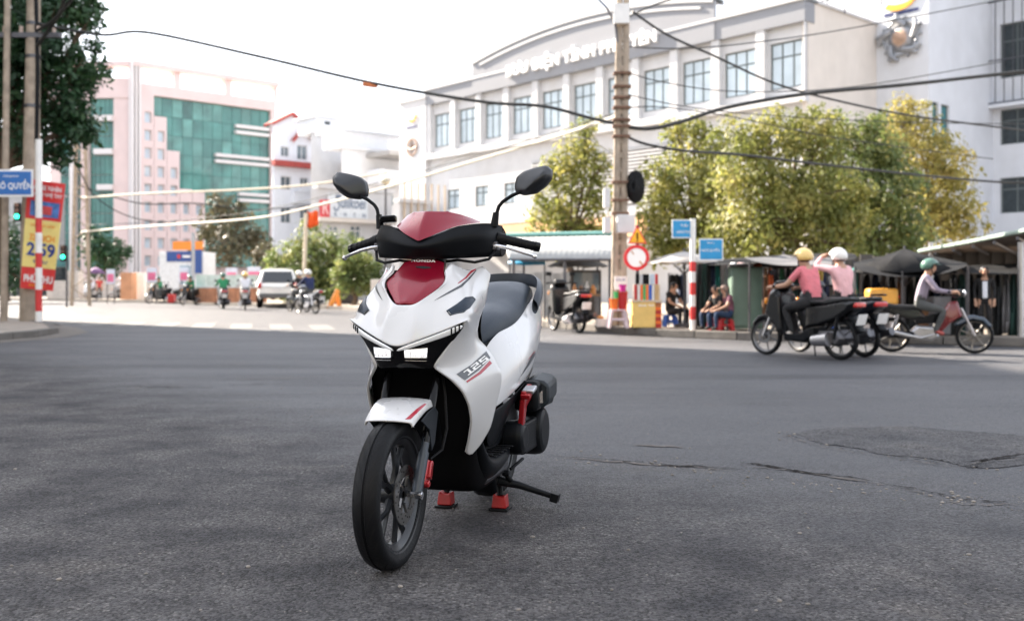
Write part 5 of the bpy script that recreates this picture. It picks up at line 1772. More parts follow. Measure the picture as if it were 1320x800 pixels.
# ------------------------------------------------------------------ poles, signs, banner
M_conc = mat('pole_concrete', (0.34, 0.28, 0.22), 0.9, var=0.25, scale=5, bump=0.5, bscale=30, dirt=0.5)
M_rw_r = mat('post_red', (0.55, 0.03, 0.03), 0.5, var=0.1)
M_rw_w = mat('post_white', (0.75, 0.74, 0.72), 0.5, var=0.06)
M_sblue = mat('sign_blue', (0.015, 0.13, 0.42), 0.4, var=0.08)
M_swhite = mat('sign_print_white', (0.8, 0.8, 0.8), 0.5, var=0.02)
def striped_post(parent, p, zs, r):
    """zs: (z0, z1, red?)"""
    for z0, z1, red_ in zs:
        mb = MB(); mb.cyl((p[0], p[1], z0), (p[0], p[1], z1), r, 12)
        mb.build('post_band', M_rw_r if red_ else M_rw_w, parent)
Yl = 23.4
zl = lambda y, Y=Yl: EYE - (y - HZ) / F * Y
# left concrete pole and its thin neighbour
def conc_pole(name, label, px0, py0, Y, r0, r1, topy, lean=0.0, bands=()):
    p = at(px0, py0, Y)
    t = thing(name, label, 'utility pole', (p.x, p.y, .12))
    h = EYE + (HZ - topy) / F * Y
    mb = MB(); mb.tube([(0, 0, -.1), (lean * .5, 0, h * .5), (lean, 0, h)], [r0, (r0 + r1) / 2, r1], 14)
    mb.build('shaft', M_conc, t)
    for z_, dr in bands:
        f_ = z_ / h
        mb = MB(); rr = r0 + (r1 - r0) * f_
        mb.cyl((lean * f_, 0, z_ - .04), (lean * f_, 0, z_ + .04), rr + dr, 14)
        mb.build('band', M_steel, t)
    return t
Lp = conc_pole('utility_pole', 'concrete utility pole behind the striped street sign post', 38, 416, 24.2, .23, .14, -60, .12, ((5.2, .02), (6.4, .02), (7.2, .02)))
mb = MB()
mb.tube([(.22, -.1, 4.3), (.25, -.1, 6.0), (.20, -.1, 8.2)], .05, 8)
mb.build('cable_run', M_rub, Lp)
mb = MB()
mb.cbox((.05, -.1, 6.9), (1.5, .12, .12)); mb.build('cross_arm', M_steel, Lp)
for q in range(4):
    mb = MB(); mb.cyl((-.55 + q * .4, -.1, 6.96), (-.55 + q * .4, -.1, 7.12), .05, 8); mb.build('insulator', mat('porcelain', (0.4, 0.3, 0.25), 0.3), Lp)
conc_pole('thin_pole', 'thin brown timber pole at the edge of the street corner', 5, 415, 24.0, .085, .07, -60, .1)
# banner hung on the pole
ban = thing('advertising_banner', 'tall red and yellow advertising banner strapped to the utility pole', 'banner', at(55, 375, 23.9) - Vector((0, 0, 0)))
b0 = begin()
Yb = 23.85
def quad(name, pts, m, Y=Yb, th=.02):
    mb_ = MB(); mb_.prism([at(x, y, Y) for x, y in pts], (0, th, 0)); return mb_.build(name, m)
B0, B1, B2, B3 = (36, 230), (84, 237), (68, 375), (26, 371)
lerp2 = lambda a, b, t: (a[0] + (b[0] - a[0]) * t, a[1] + (b[1] - a[1]) * t)
def bq(u0, v0, u1, v1):
    L0, R0 = lerp2(B0, B3, v0), lerp2(B1, B2, v0)
    L1, R1 = lerp2(B0, B3, v1), lerp2(B1, B2, v1)
    return [lerp2(L0, R0, u0), lerp2(L0, R0, u1), lerp2(L1, R1, u1), lerp2(L1, R1, u0)]
quad('banner_top', bq(0, 0, 1, .36), mat('banner_red', (0.62, 0.03, 0.03), 0.5, var=0.1))
quad('banner_middle', bq(0, .362, 1, .80), mat('banner_yellow', (0.80, 0.66, 0.22), 0.5, var=0.06))
quad('banner_foot', bq(0, .802, 1, 1), MATS['banner_red'])
M_navy = mat('banner_navy', (0.02, 0.05, 0.25), 0.5)
M_oran = mat('banner_orange', (0.80, 0.28, 0.02), 0.5)
def btext(body, u, v, w, h, m, off=.02):
    q = bq(u - w / 2, v - h / 2, u + w / 2, v + h / 2)
    a, b_, c, d = [at(x, y, Yb - .012) for x, y in q]
    cx = (a + b_ + c + d) / 4
    M_ = frame_mat(cx, b_ - a, a - d)
    lettering('lettering', body, 1, m, M_, None, fit=((b_ - a).length, (a - d).length), offset=off, split=False)['kind'] = 'stuff'
btext('NGHE NHÌN', .52, .06, .8, .055, M_swhite)
btext('CÁNH NHẸ TAY', .54, .125, .84, .055, M_swhite)
quad('banner_picture', bq(.12, .19, .92, .33), mat('banner_blue', (0.06, 0.16, 0.42), 0.5, var=0.5, scale=6), Yb - .006, .005)
quad('banner_picture_disc', bq(.3, .23, .72, .31), mat('banner_crimson', (0.5, 0.05, 0.06), 0.5, var=0.4, scale=5), Yb - .010, .004)
btext('TIVI TRẢ GÓP', .5, .41, .7, .03, M_oran)
btext('32 INCH', .52, .525, .72, .06, M_oran)
btext('2.59', .52, .635, .82, .125, M_navy, .03)
btext('TRIỆU', .52, .745, .42, .045, M_navy)
btext('PHÚ THU', .52, .895, .86, .085, M_swhite, .03)
btext('điện máy', .5, .965, .5, .03, M_oran)
finish(ban, b0)
# striped sign post with the blue street name
spL = thing('street_name_sign', 'blue street name plate on a red and white striped post, at the corner', 'street sign', at(48.5, 420, Yl))
b0 = begin()
p = at(50, 420, Yl)
bz = [(.12, zl(401), 0), (zl(401), zl(373), 1), (zl(373), zl(345), 0), (zl(345), zl(326), 1), (zl(326), zl(300), 0), (zl(300), zl(281), 1), (zl(281), zl(180), 0)]
striped_post(None, (p.x, p.y), bz, .075)
mb = MB()
a, c = at(-16, 219, Yl), at(45, 254, Yl)
mb.box(a.x, c.x, Yl - .10, Yl - .07, c.z, a.z)
mb.build('plate_border', M_swhite, None, 0)
mb = MB()
mb.box(a.x + .03, c.x - .04, Yl - .115, Yl - .101, c.z + .05, a.z - .05)
pl = mb.build('plate', M_sblue, None, 0)
def flat(body, px, py, w, h, Y, m, off=.012, parent=None):
    o_ = lettering('lettering', body, 1, m, frame_mat(at(px, py, Y), (1, 0, 0), (0, 0, 1)), parent, fit=(w / F * Y, h / F * Y), offset=off)
    o_['kind'] = 'stuff'
    return o_
flat('NGÔ QUYỀN', 14, 238, 54, 14, Yl - .118, M_swhite, .02)
flat('đường/street', 14, 227, 20, 3.5, Yl - .118, M_swhite)
finish(spL, b0)

# right pole, its boxes, the round and the triangular sign
pole = thing('concrete_power_pole', 'tall weathered concrete power pole with banded shaft between the signs and the stalls', 'utility pole', (at(796, 428, 20.6).x, 20.6, .14))
b0 = begin()
X0 = at(797, 428, 20.6).x; X1 = at(804, 0, 20.6).x
zt_ = EYE + 430 / F * 20.6
for sd, nm in ((-1, 'shaft'), (1, 'shaft')):
    mb = MB()
    mb.tube([(X0 + sd * .085, 20.6, .05), ((X0 + X1) / 2 + sd * .075, 20.6, zt_ / 2), (X1 + sd * .07, 20.6, zt_)], [.085, .075, .065], 10)
    mb.build(nm, M_conc)
mb = MB()
for q in range(22):
    z_ = 1.2 + q * .30
    xx = X0 + (X1 - X0) * z_ / zt_
    mb.box(xx - .08, xx + .08, 20.55, 20.65, z_, z_ + .10)
mb.build('web', M_conc)
for q, py in enumerate((95, 112, 126, 139, 155, 163, 176, 235, 258, 275)):
    z_ = EYE + (HZ - py) / F * 20.6
    xx = X0 + (X1 - X0) * z_ / zt_
    mb = MB(); mb.cbox((xx, 20.6, z_), (.36, .25, .045)); mb.build('band', mat('rust_band', (0.16, 0.09, 0.06), 0.8, var=0.3), None)
M_box = mat('meter_box', (0.60, 0.60, 0.60), 0.5, var=0.05)
for (x0, y0, x1, y1, yy) in ((795, 277, 818, 300, 20.25), (778, 280, 787, 300, 20.35), (778, 243, 786, 268, 20.4)):
    a, c = at(x0, y1, yy), at(x1, y0, yy)
    mb = MB(); mb.box(a.x, c.x, yy - .12, yy + .14, a.z, c.z); mb.build('meter_box', M_box, None, bevel=.01)
mb = MB()
for q in range(5):
    c = at(817 + q, 240, 20.5)
    pts_ = [(c.x - .02 + (.05 + .025 * q) * math.cos(a_), 20.44 + q * .035, c.z + (.12 + .045 * q) * math.sin(a_)) for a_ in [k_ * .3927 for k_ in range(16)]]
    mb.tube(pts_, .05, 6, closed=True)
mb.build('cable_coil', M_rub)
mb = MB(); c = at(800, 3, 20.6)
mb.box(c.x - .16, c.x + .16, 20.4, 20.5, at(800, 33, 20.6).z, at(800, 8, 20.6).z); mb.build('notice_plate', M_rw_w, None, 0)
mb = MB(); mb.tube([at(796, 55, 20.55), at(793, 30, 20.55), at(782, 10, 20.55), at(766, -6, 20.55)], .025, 8); mb.build('lamp_arm', M_steel)
mb = MB()
a, c = at(792, 356, 20.36), at(808, 373, 20.36)
mb.box(a.x, c.x, 20.33, 20.36, c.z, a.z); nt = mb.build('paper_notice', M_swhite, None, 0)
flat('SỬA XE', 800, 360, 12, 4, 20.32, M_navy, .01); flat('ĐT', 800, 368, 5, 3.5, 20.32, M_navy, .01)
finish(pole, b0)
M_ring = mat('sign_red_ring', (0.62, 0.02, 0.03), 0.4, var=0.05)
sg = thing('warning_signs', 'round red ringed sign below a yellow triangle on a slim post', 'road sign', (at(822, 425, 19.9).x, 19.9, .14))
b0 = begin()
Ys = 19.8
mb = MB(); mb.cyl((at(822, 0, Ys).x, Ys + .06, .14), (at(822, 0, Ys).x, Ys + .06, at(822, 290, Ys).z), .035, 10); mb.build('post', mat('dark_post', (0.05, 0.05, 0.06), 0.6), None)
c = at(820.5, 332, Ys)
Mz = Matrix.Translation(c) @ Matrix.Rotation(R(90), 4, 'X')
mb = MB(Mz); mb.lathe([(0, .0), (.195, .0), (.195, .012), (0, .012)], 32); mb.build('disc_face', M_swhite)
mb = MB(Mz); mb.lathe([(.188, -.004), (.255, -.004), (.255, .02), (.188, .02)], 32, closed=True); mb.build('ring', M_ring)
mb = MB(Mz); mb.cbox((-.08, .10, .016), (.02, .09, .006), (0, 0, R(35))); mb.build('mark', mat('sign_rust', (0.5, 0.25, 0.12), 0.6))
mb = MB(Mz); mb.cbox((.09, -.11, .016), (.03, .10, .006), (0, 0, R(38))); mb.build('mark', MATS['sign_rust'])
c = at(821.5, 303, Ys)
tri = lambda s_: [(c.x - .19 * s_, Ys, c.z - .17 * s_), (c.x + .19 * s_, Ys, c.z - .17 * s_), (c.x, Ys, c.z + .20 * s_)]
mb = MB(); mb.prism(tri(1.0), (0, .02, 0)); mb.build('triangle_border', M_ring, None, bevel=.01)
mb = MB(); mb.prism([(x, y - .012, z - .012) for x, y, z in tri(.78)], (0, .01, 0)); mb.build('triangle_face', mat('sign_yellow', (0.85, 0.42, 0.02), 0.4, var=0.05))
mb = MB(); mb.cbox((c.x, Ys - .018, c.z - .02), (.03, .008, .12)); mb.cbox((c.x, Ys - .018, c.z - .115), (.03, .008, .03)); mb.build('mark', M_blk)
finish(sg, b0)
Yr = 18.5
zr = lambda y: EYE - (y - HZ) / F * Yr
spR = thing('street_name_sign', 'two blue street name plates on a striped post in front of the market', 'street sign', (at(893, 430, Yr).x, Yr, .14))
b0 = begin()
p = at(893, 430, Yr)
striped_post(None, (p.x, p.y), [(.14, zr(412), 0), (zr(412), zr(395), 1), (zr(395), zr(380), 0), (zr(380), zr(364), 1), (zr(364), zr(350), 0), (zr(350), zr(337), 1), (zr(337), zr(282), 0)], .055)
def plate(x0, y0, x1, y1, Y, lines, ang=0.0):
    a, c = at(x0, y1, Y), at(x1, y0, Y)
    mb_ = MB(); mb_.box(a.x, c.x, Y - .01, Y + .01, a.z, c.z); mb_.build('plate_border', M_swhite, None, 0)
    mb_ = MB(); mb_.box(a.x + .02, c.x - .02, Y - .016, Y - .0105, a.z + .02, c.z - .02); mb_.build('plate', mat('sign_blue_bright', (0.02, 0.27, 0.55), 0.4, var=0.08), None, 0)
    for body, px, py, w, h in lines:
        flat(body, px, py, w, h, Y - .019, M_swhite, .012)
plate(866, 283, 892.5, 307, Yr, [('Trần', 882, 290, 10, 4), ('HƯNG ĐẠO', 881, 299, 18, 5)])
plate(901, 307.5, 932, 335.5, Yr - .1, [('đường/street', 916, 313, 9, 2.5), ('NGÔ QUYỀN', 916, 322, 23, 5.5)])
finish(spR, b0)
# lattice pole and lamps on the far left, traffic signals, flag
lat = thing('lattice_mast', 'pale lattice mast hung with cables at the far junction', 'utility pole', (at(104, 385, 50).x, 50, 0))
b0 = begin()
c = at(104, 385, 50)
for dx in (-.45, .45):
    mb = MB(); mb.tube([(c.x + dx, 50, 0), (c.x + dx * .5, 50, 8.6)], .10, 8); mb.build('leg', M_conc)
for q in range(14):
    mb = MB(); sgn = 1 if q % 2 else -1
    mb.tube([(c.x - .42 * sgn * (1 - q * .03), 50, .3 + q * .6), (c.x + .42 * sgn * (1 - q * .03), 50, .9 + q * .6)], .03, 6); mb.build('brace', M_conc)
finish(lat, b0)
def signal(px, py, Y, base_py, label):
    c_ = at(px, py, Y)
    t_ = thing('traffic_signal', label, 'traffic light', (c_.x, Y, 0), group='green traffic signals')
    b_ = begin()
    mb_ = MB(); mb_.cyl((c_.x + .1, Y + .1, 0), (c_.x + .1, Y + .1, c_.z + .5), .05, 8); mb_.build('post', M_steel)
    mb_ = MB(); mb_.box(c_.x - .13, c_.x + .13, Y - .08, Y + .05, c_.z - .2, c_.z + .55); mb_.build('housing', M_blk, None, bevel=.02)
    for q in range(3):
        mb_ = MB(Matrix.Translation((c_.x, Y - .09, c_.z + q * .23)) @ Matrix.Rotation(R(90), 4, 'X')); mb_.lathe([(0, .02), (.085, .01), (.09, 0)], 16)
        mb_.build('lens', mat('green_lamp', (0.0, 0.5, 0.25), 0.3, var=0, emit=(0.02, 0.9, 0.45), es=2.0) if q == 0 else mat('unlit_lens', (0.05, 0.02, 0.02), 0.3))
    finish(t_, b_)
signal(23, 279, 40, 390, 'green traffic signal just left of the banner')
signal(82, 331, 46, 388, 'green traffic signal just right of the banner foot')
fp = thing('flag_pole', 'slim pole with a small orange red flag', 'flag', (at(392, 385, 46).x, 46, .14))
b0 = begin()
mb = MB(); mb.cyl(at(391, 385, 46), at(395, 275, 46), .09, 8); mb.build('pole', mat('tan_pole', (0.55, 0.48, 0.38), 0.7))
rows = []
for i in range(5):
    rows.append([at(396 + i * 3.6, 272 + j * 5 + 2.0 * math.sin(i * 1.3) + (3 if i == 4 and j == 0 else 0), 46 + .12 * math.sin(i * 1.9 + j)) for j in range(5)])
mb = MB(); mb.grid(rows); mb.build('cloth', mat('flag_orange', (0.80, 0.10, 0.01), 0.7, var=0.1), None, 80, solid=.01)
finish(fp, b0)
sp = thing('signal_mast', 'plain grey mast between the two green signals and the kiosk', 'utility pole', (at(249, 387, 56).x, 56, 0))
b0 = begin()
mb = MB(); mb.cyl((at(249, 0, 56).x, 56, 0), (at(249, 0, 56).x, 56, at(249, 300, 56).z), .10, 10); mb.build('shaft', mat('galvanised', (0.35, 0.37, 0.40), 0.5, metal=0.3))
finish(sp, b0)

# ------------------------------------------------------------------ market stalls
M_awn = mat('corrugated_roof', (0.34, 0.35, 0.35), 0.6, var=0.12, dirt=0.4, scale=2)
M_teal = mat('teal_edge', (0.20, 0.42, 0.38), 0.6, var=0.1)
M_tarp = mat('black_tarp', (0.012, 0.0125, 0.014), 0.85, spec=0.15, var=0.3, scale=3, bump=0.3, bscale=6)
M_gtarp = mat('grey_tarp', (0.11, 0.11, 0.115), 0.8, var=0.2, scale=2, bump=0.3, bscale=5)
M_wood = mat('stall_timber', (0.22, 0.13, 0.07), 0.8, var=0.25)
aw = thing('awning_shelter', 'corrugated awning on posts with a teal edge, left of the power pole', 'shelter', (at(720, 420, 23.5).x, 23.5, .14))
b0 = begin()
fl_, fr_ = at(655, 333, 22.6), at(790, 333, 22.6)
bl_, br_ = at(650, 306, 26.4), at(800, 303, 26.4)
mb = MB()
n_ = 40
A, B = [], []
for q in range(n_ + 1):
    dz = .006 * (1 if q % 2 else -1)
    A.append(fl_.lerp(fr_, q / n_) + Vector((0, 0, dz))); B.append(bl_.lerp(br_, q / n_) + Vector((0, 0, dz)))
mb.grid([A, B]); mb.build('roof_sheet', M_awn, None, 20, solid=.01)
mb = MB(); mb.tube([fl_ - Vector((0, .02, .03)), fr_ - Vector((0, .02, .03))], .03, 8); mb.build('front_rail', M_steel)
mb = MB(); mb.tube([bl_ + Vector((0, 0, .06)), br_ + Vector((0, 0, .06))], .06, 8); mb.build('ridge', M_teal)
for px, Y in ((662, 22.7), (728, 22.7), (786, 22.7), (675, 26.2), (770, 26.2)):
    c = at(px, 400, Y)
    zz_ = 1.55 if Y < 24 else 2.05
    mb = MB(); mb.cyl((c.x, Y, .14), (c.x, Y, zz_), .035, 8); mb.build('post', M_steel)
for q in range(4):
    a = fl_.lerp(fr_, .12 + q * .25); b = bl_.lerp(br_, .12 + q * .25)
    mb = MB(); mb.tube([a - Vector((0, 0, .05)), b - Vector((0, 0, .06))], .025, 6); mb.build('rafter', M_steel)
finish(aw, b0)
def table(name, label, x0, x1, ytop, Y, m, h0=.14, dp=.8):
    a, c = at(x0, ytop, Y), at(x1, ytop, Y)
    t_ = thing(name, label, 'table', (a.x, Y, h0))
    b_ = begin()
    mb_ = MB(); mb_.box(a.x, c.x, Y, Y + dp, a.z - .05, a.z); mb_.build('top', m, None, bevel=.008)
    for x in (a.x + .06, c.x - .06):
        for y in (Y + .06, Y + dp - .06):
            mb_ = MB(); mb_.cyl((x, y, h0), (x, y, a.z - .05), .025, 8); mb_.build('leg', M_steel)
    finish(t_, b_)
    return a.z
ztab = table('stall_table', 'timber counter under the corrugated awning', 735, 775, 379, 23.2, M_wood)
for q, (px, h_, r_, m_) in enumerate(((741, .26, .05, 'a'), (749, .2, .08, 'b'), (757, .3, .045, 'c'), (765, .22, .07, 'a'))):
    c = at(px, 379, 23.4)
    mb = MB(Matrix.Translation((c.x, 23.5, ztab))); mb.lathe([(0, 0), (r_, 0), (r_, h_ * .6), (r_ * .5, h_ * .8), (r_ * .45, h_), (0, h_)], 14)
    o = mb.build('stall_jar', {'a': mat('jar_orange', (0.5, 0.2, 0.05), 0.3), 'b': mat('jar_brown', (0.2, 0.1, 0.05), 0.3), 'c': mat('jar_white', (0.6, 0.58, 0.55), 0.3)}[m_])
    tag(o, ['slim orange jar on the counter, leftmost', 'wide low brown jar on the counter', 'tall white jar on the counter', 'stout orange jar on the counter, rightmost'][q], 'jar', 'jars on the awning counter')
cab = thing('stall_cabinet', 'dark glass fronted cabinet standing under the awning', 'cabinet', (at(748, 378, 24.8).x, 24.8, .14))
b0 = begin()
a, c = at(736, 420, 24.8), at(775, 348, 24.8)
mb = MB(); mb.box(a.x, c.x, 24.8, 25.2, .14, c.z); mb.build('carcass', mat('dark_timber', (0.05, 0.04, 0.035), 0.7), None, 0)
mb = MB(); mb.box(a.x + .06, c.x - .06, 24.78, 24.80, c.z - .5, c.z - .06); mb.build('pane', M_pane, None, 0)
finish(cab, b0)
blu = thing('blue_tarp_sheet', 'bright blue tarp sheet stretched under the awning edge', 'tarp', (at(690, 340, 24).x, 24, 1.3))
b0 = begin()
mb = MB(); mb.grid([[at(655, 333, 24), at(675, 335, 24), at(703, 337, 24)], [at(655, 340, 23.6), at(675, 342, 23.6), at(703, 341, 23.6)]]); mb.build('sheet', mat('blue_tarp', (0.02, 0.28, 0.5), 0.5), None, solid=.01)
mb = MB(); mb.cyl(at(657, 337, 24), (at(657, 337, 24).x, 24, .14), .02, 6); mb.cyl(at(702, 337, 24), (at(702, 337, 24).x, 24, .14), .02, 6); mb.build('poles', M_steel)
finish(blu, b0)
wl_ = thing('grey_hoarding', 'pale grey hoarding boards behind the awning shelter', 'fence', (at(700, 400, 27).x, 27, .14))
b0 = begin()
for q in range(8):
    a, c = at(640 + q * 12, 420, 27.2), at(651.5 + q * 12, 352, 27.2)
    mb = MB(); mb.box(a.x, c.x, 27.2, 27.25, .14, c.z + .03 * (q % 3)); mb.build('board', mat('grey_board', (0.42, 0.43, 0.44), 0.8, var=0.15, dirt=0.3), None, 0)
finish(wl_, b0)

# plastic stools, buckets, crate
def stool(px, py, Y, h, w, m, label, group=None, base=.14):
    c_ = at(px, py, Y)
    t_ = thing('plastic_stool', label, 'stool', (c_.x, Y, base), group=group)
    hw = w / 2
    mb_ = MB()
    mb_.prism([(-hw * .8, -hw * .8, h - .03), (hw * .8, -hw * .8, h - .03), (hw * .8, hw * .8, h - .03), (-hw * .8, hw * .8, h - .03)], (0, 0, .03))
    mb_.build('seat', m, t_, bevel=.01)
    for sx in (-1, 1):
        for sy in (-1, 1):
            mb_ = MB()
            p0, p1 = Vector((sx * hw * .72, sy * hw * .72, h - .03)), Vector((sx * hw, sy * hw, 0))
            mb_.tube([p0, p1], [.045, .035], 4)
            mb_.build('leg', m, t_)
    mb_ = MB(); z_ = h * .45
    q_ = hw * .88
    mb_.tube([(-q_, -q_, z_), (q_, -q_, z_), (q_, q_, z_), (-q_, q_, z_)], .022, 4, closed=True)
    mb_.build('brace', m, t_)
    return t_
M_stool_w = mat('stool_mauve', (0.55, 0.45, 0.48), 0.5, var=0.08)
M_red_p = mat('red_plastic', (0.42, 0.015, 0.018), 0.4, var=0.08)
M_ora_p = mat('orange_plastic', (0.80, 0.16, 0.02), 0.4, var=0.08)
M_grn_p = mat('green_plastic', (0.05, 0.40, 0.12), 0.4)
M_mag_p = mat('magenta_plastic', (0.5, 0.02, 0.25), 0.4)
M_blu_p = mat('blue_plastic', (0.02, 0.10, 0.45), 0.4)
stool(796, 423, 19.4, .36, .36, M_stool_w, 'pale mauve stool carrying the red and orange buckets')
def bucket(px, pyb, pyt, Y, r_, m, label, group='buckets stacked on the stool'):
    b_, t_ = at(px, pyb, Y), at(px, pyt, Y)
    mb_ = MB(Matrix.Translation((b_.x, Y, b_.z)))
    h_ = t_.z - b_.z
    mb_.lathe([(0, 0), (r_ * .75, 0), (r_, h_), (r_ * 1.08, h_), (r_ * 1.08, h_ - .02), (r_ * 1.0, h_ - .03)], 18)
    o_ = mb_.build('bucket', m)
    tag(o_, label, 'bucket', group)
bucket(791.5, 401.5, 385, 19.35, .085, M_ora_p, 'orange bucket, left of the two standing on the stool')
bucket(803, 401.5, 376, 19.35, .095, M_red_p, 'tall red bucket, right of the two standing on the stool')
bucket(794.5, 384.6, 376, 19.35, .05, M_grn_p, 'small green cup on top of the orange bucket')
bucket(803, 375.6, 366.5, 19.35, .07, M_mag_p, 'magenta bowl topping the red bucket')
crt = thing('foam_crate', 'white crate with goods on the kerb beside the stool', 'crate', (at(776, 424, 19.8).x, 19.8, .14))
b0 = begin()
a, c = at(769, 424, 19.8), at(783, 411, 19.8)
mb = MB(); mb.box(a.x, c.x, 19.7, 20.0, .145, c.z); mb.build('box', mat('foam_white', (0.62, 0.56, 0.52), 0.8), None, bevel=.01)
mb = MB(); mb.ball((a.x + .08, 19.85, c.z + .03), (.07, .06, .04)); mb.build('loaf', mat('bread', (0.5, 0.22, 0.06), 0.7))
finish(crt, b0)
# colourful cabinet cart
ct = thing('display_cart', 'yellow display cart with rows of coloured strips behind the kerb', 'cart', (at(834, 424, 19.2).x, 19.2, .14))
b0 = begin()
Yc = 19.2
def cq(name, x0, y0, x1, y1, m, dy=0.0, th=.02, bev=0):
    a_, c_ = at(x0, y1, Yc), at(x1, y0, Yc)
    mb_ = MB(); mb_.box(a_.x, c_.x, Yc - dy, Yc - dy + th, a_.z, c_.z); return mb_.build(name, m, None, bevel=bev)
cq('cabinet', 816, 389, 845, 422, mat('cart_yellow', (0.72, 0.50, 0.16), 0.5, var=0.08), 0, .5, .01)
cq('cabinet_rim', 815, 386.5, 853, 389.2, mat('cart_frame', (0.55, 0.45, 0.32), 0.5), .02, .55)
cq('display_back', 817, 366, 852, 387, mat('cart_back', (0.66, 0.62, 0.54), 0.6), -.1, .03)
for q, (x0, x1, m_) in enumerate(((818.5, 821.5, M_red_p), (823, 825, M_swhite), (826.5, 829, M_ora_p), (830, 832.5, M_grn_p), (833.5, 836, M_ora_p), (837.5, 840.5, M_blu_p), (841.5, 843.5, M_swhite), (845, 850, mat('strip_tan', (0.5, 0.35, 0.18), 0.6)))):
    cq('strip', x0, 367, x1, 387, m_, -.06, .03)
for q, (x0, x1, m_) in enumerate(((820, 825, M_blk), (826, 829, mat('strip_grey', (0.4, 0.42, 0.45), 0.6)), (829.5, 837.5, M_blk), (838.5, 844.5, mat('strip_sky', (0.45, 0.55, 0.65), 0.6)), (845.5, 849, M_red_p))):
    cq('top_panel', x0, 353, x1, 366, m_, -.08, .04)
for q in range(6):
    cq('drawer', 845.5, 396 + q * 4.4, 852.5, 399.6 + q * 4.4, M_red_p if q % 2 else M_ora_p, -.02, .4)
cq('drawer_case', 845.2, 390, 853, 423, mat('cart_case', (0.40, 0.16, 0.06), 0.6), -.03, .4)
o_ = flat('Sinh Tố', 833, 393, 20, 4, Yc - .024, M_swhite, .012)
for px in (818, 850):
    c = at(px, 424, Yc)
    mb = MB(Matrix.Translation((c.x, Yc + .1, .20)) @ Matrix.Rotation(R(90), 4, 'Y')); mb.lathe([(0, -.015), (.055, -.015), (.06, 0), (.055, .015), (0, .015)], 12); mb.build('castor', M_rub)
finish(ct, b0)
# parasol
def parasol(px, py_rim, py_top, hw, Y, label, m, base=.14, n=8, group=None):
    c_ = at(px, py_rim, Y)
    t_ = thing('market_parasol', label, 'parasol', (c_.x, Y, base), group=group)
    z0, z1, r_ = c_.z - base, at(px, py_top, Y).z - base, hw / F * Y
    mb_ = MB()
    rings = []
    for (f_, zz) in ((.04, z1), (.5, z0 + (z1 - z0) * .62), (1.0, z0)):
        ring = []
        for k2 in range(n):
            for sub_ in (0, .5):
                an = 2 * math.pi * (k2 + sub_) / n
                rr = r_ * f_ * (1 if sub_ == 0 else .93)
                ring.append((rr * math.cos(an), rr * math.sin(an), zz - (.0 if sub_ == 0 else .03 * f_)))
        rings.append(ring + [ring[0]])
    mb_.grid(rings)
    mb_.build('canopy', m, t_, 25, solid=.006)
    mb_ = MB(); mb_.cyl((0, 0, 0), (0, 0, z1 + .06), .02, 8); mb_.build('pole', M_steel, t_)
    for k2 in range(n):
        an = 2 * math.pi * k2 / n
        mb_ = MB(); mb_.tube([(0, 0, z0 - .25), (r_ * .5 * math.cos(an), r_ * .5 * math.sin(an), z0 + (z1 - z0) * .55)], .008, 5); mb_.build('strut', M_steel, t_)
    mb_ = MB(); mb_.lathe([(0, 0), (.2, 0), (.2, .06), (.03, .08)], 14); mb_.build('foot', M_steel, t_)
    return t_
parasol(882, 338, 324, 49, 19.6, 'large faded grey parasol shading the middle stall', mat('faded_canvas', (0.40, 0.38, 0.36), 0.85, var=0.12))
parasol(745, 343, 327, 40, 25, 'dark parasol half hidden behind the power pole', M_gtarp)
# dark clothes on racks
def cloth_strip(px, y0, y1, w, Y, m, rn, nm='garment'):
    rows = []
    for j in range(6):
        f_ = j / 5
        ww = w * (.55 + .5 * min(1, f_ * 2.2)) * (1 + rn.uniform(-.06, .06))
        rows.append([at(px + ww * (i / 4 - .5), y0 + (y1 - y0) * f_ + (0 if j else abs(i - 2) * .8), Y + .05 * math.sin(i * 2.4 + j * .6 + px)) for i in range(5)])
    mb_ = MB(); mb_.grid(rows)
    return mb_.build(nm, m, None, 70, solid=.015)
def rack(label, x0, x1, ytop, ybot, Y, items, base=.14, group=None):
    a, c_ = at(x0, ytop, Y), at(x1, ytop, Y)
    t_ = thing('clothes_rack', label, 'clothes rack', ((a.x + c_.x) / 2, Y, base), group=group)
    b_ = begin()
    rn = random.Random(int(x0))
    mb_ = MB(); mb_.tube([(a.x, Y, base), (a.x, Y, a.z), (c_.x, Y, c_.z), (c_.x, Y, base)], .018, 6); mb_.build('frame', M_steel)
    for (px, w, yb, m) in items:
        cloth_strip(px, ytop + 1, yb, w, Y, m, rn)
    finish(t_, b_)
M_c = {k: mat('cloth_' + k, v, 0.9, var=0.25, scale=6) for k, v in dict(black=(.012, .014, .016), teal=(.03, .22, .20), navy=(.015, .025, .06), brown=(.16, .08, .04), rust=(.40, .09, .03), green=(.03, .12, .06), white=(.6, .6, .6), pink=(.55, .06, .25), grey=(.15, .15, .16), yellow=(.5, .35, .08), dkgreen=(.01, .035, .03)).items()}
GR = 'clothes racks of the market'
rack('rack of dark and teal garments right of the striped post', 898, 928, 338, 432, 18.9, [(902, 9, 428, M_c['black']), (908, 10, 430, M_c['dkgreen']), (914, 10, 425, M_c['black']), (919, 9, 428, M_c['navy']), (925, 7, 395, M_c['teal'])], group=GR)
rack('rack of dark clothes under the parasol', 862, 884, 352, 400, 20.4, [(866, 10, 395, M_c['black']), (872, 10, 372, M_c['black']), (879, 9, 390, M_c['navy'])], group=GR)
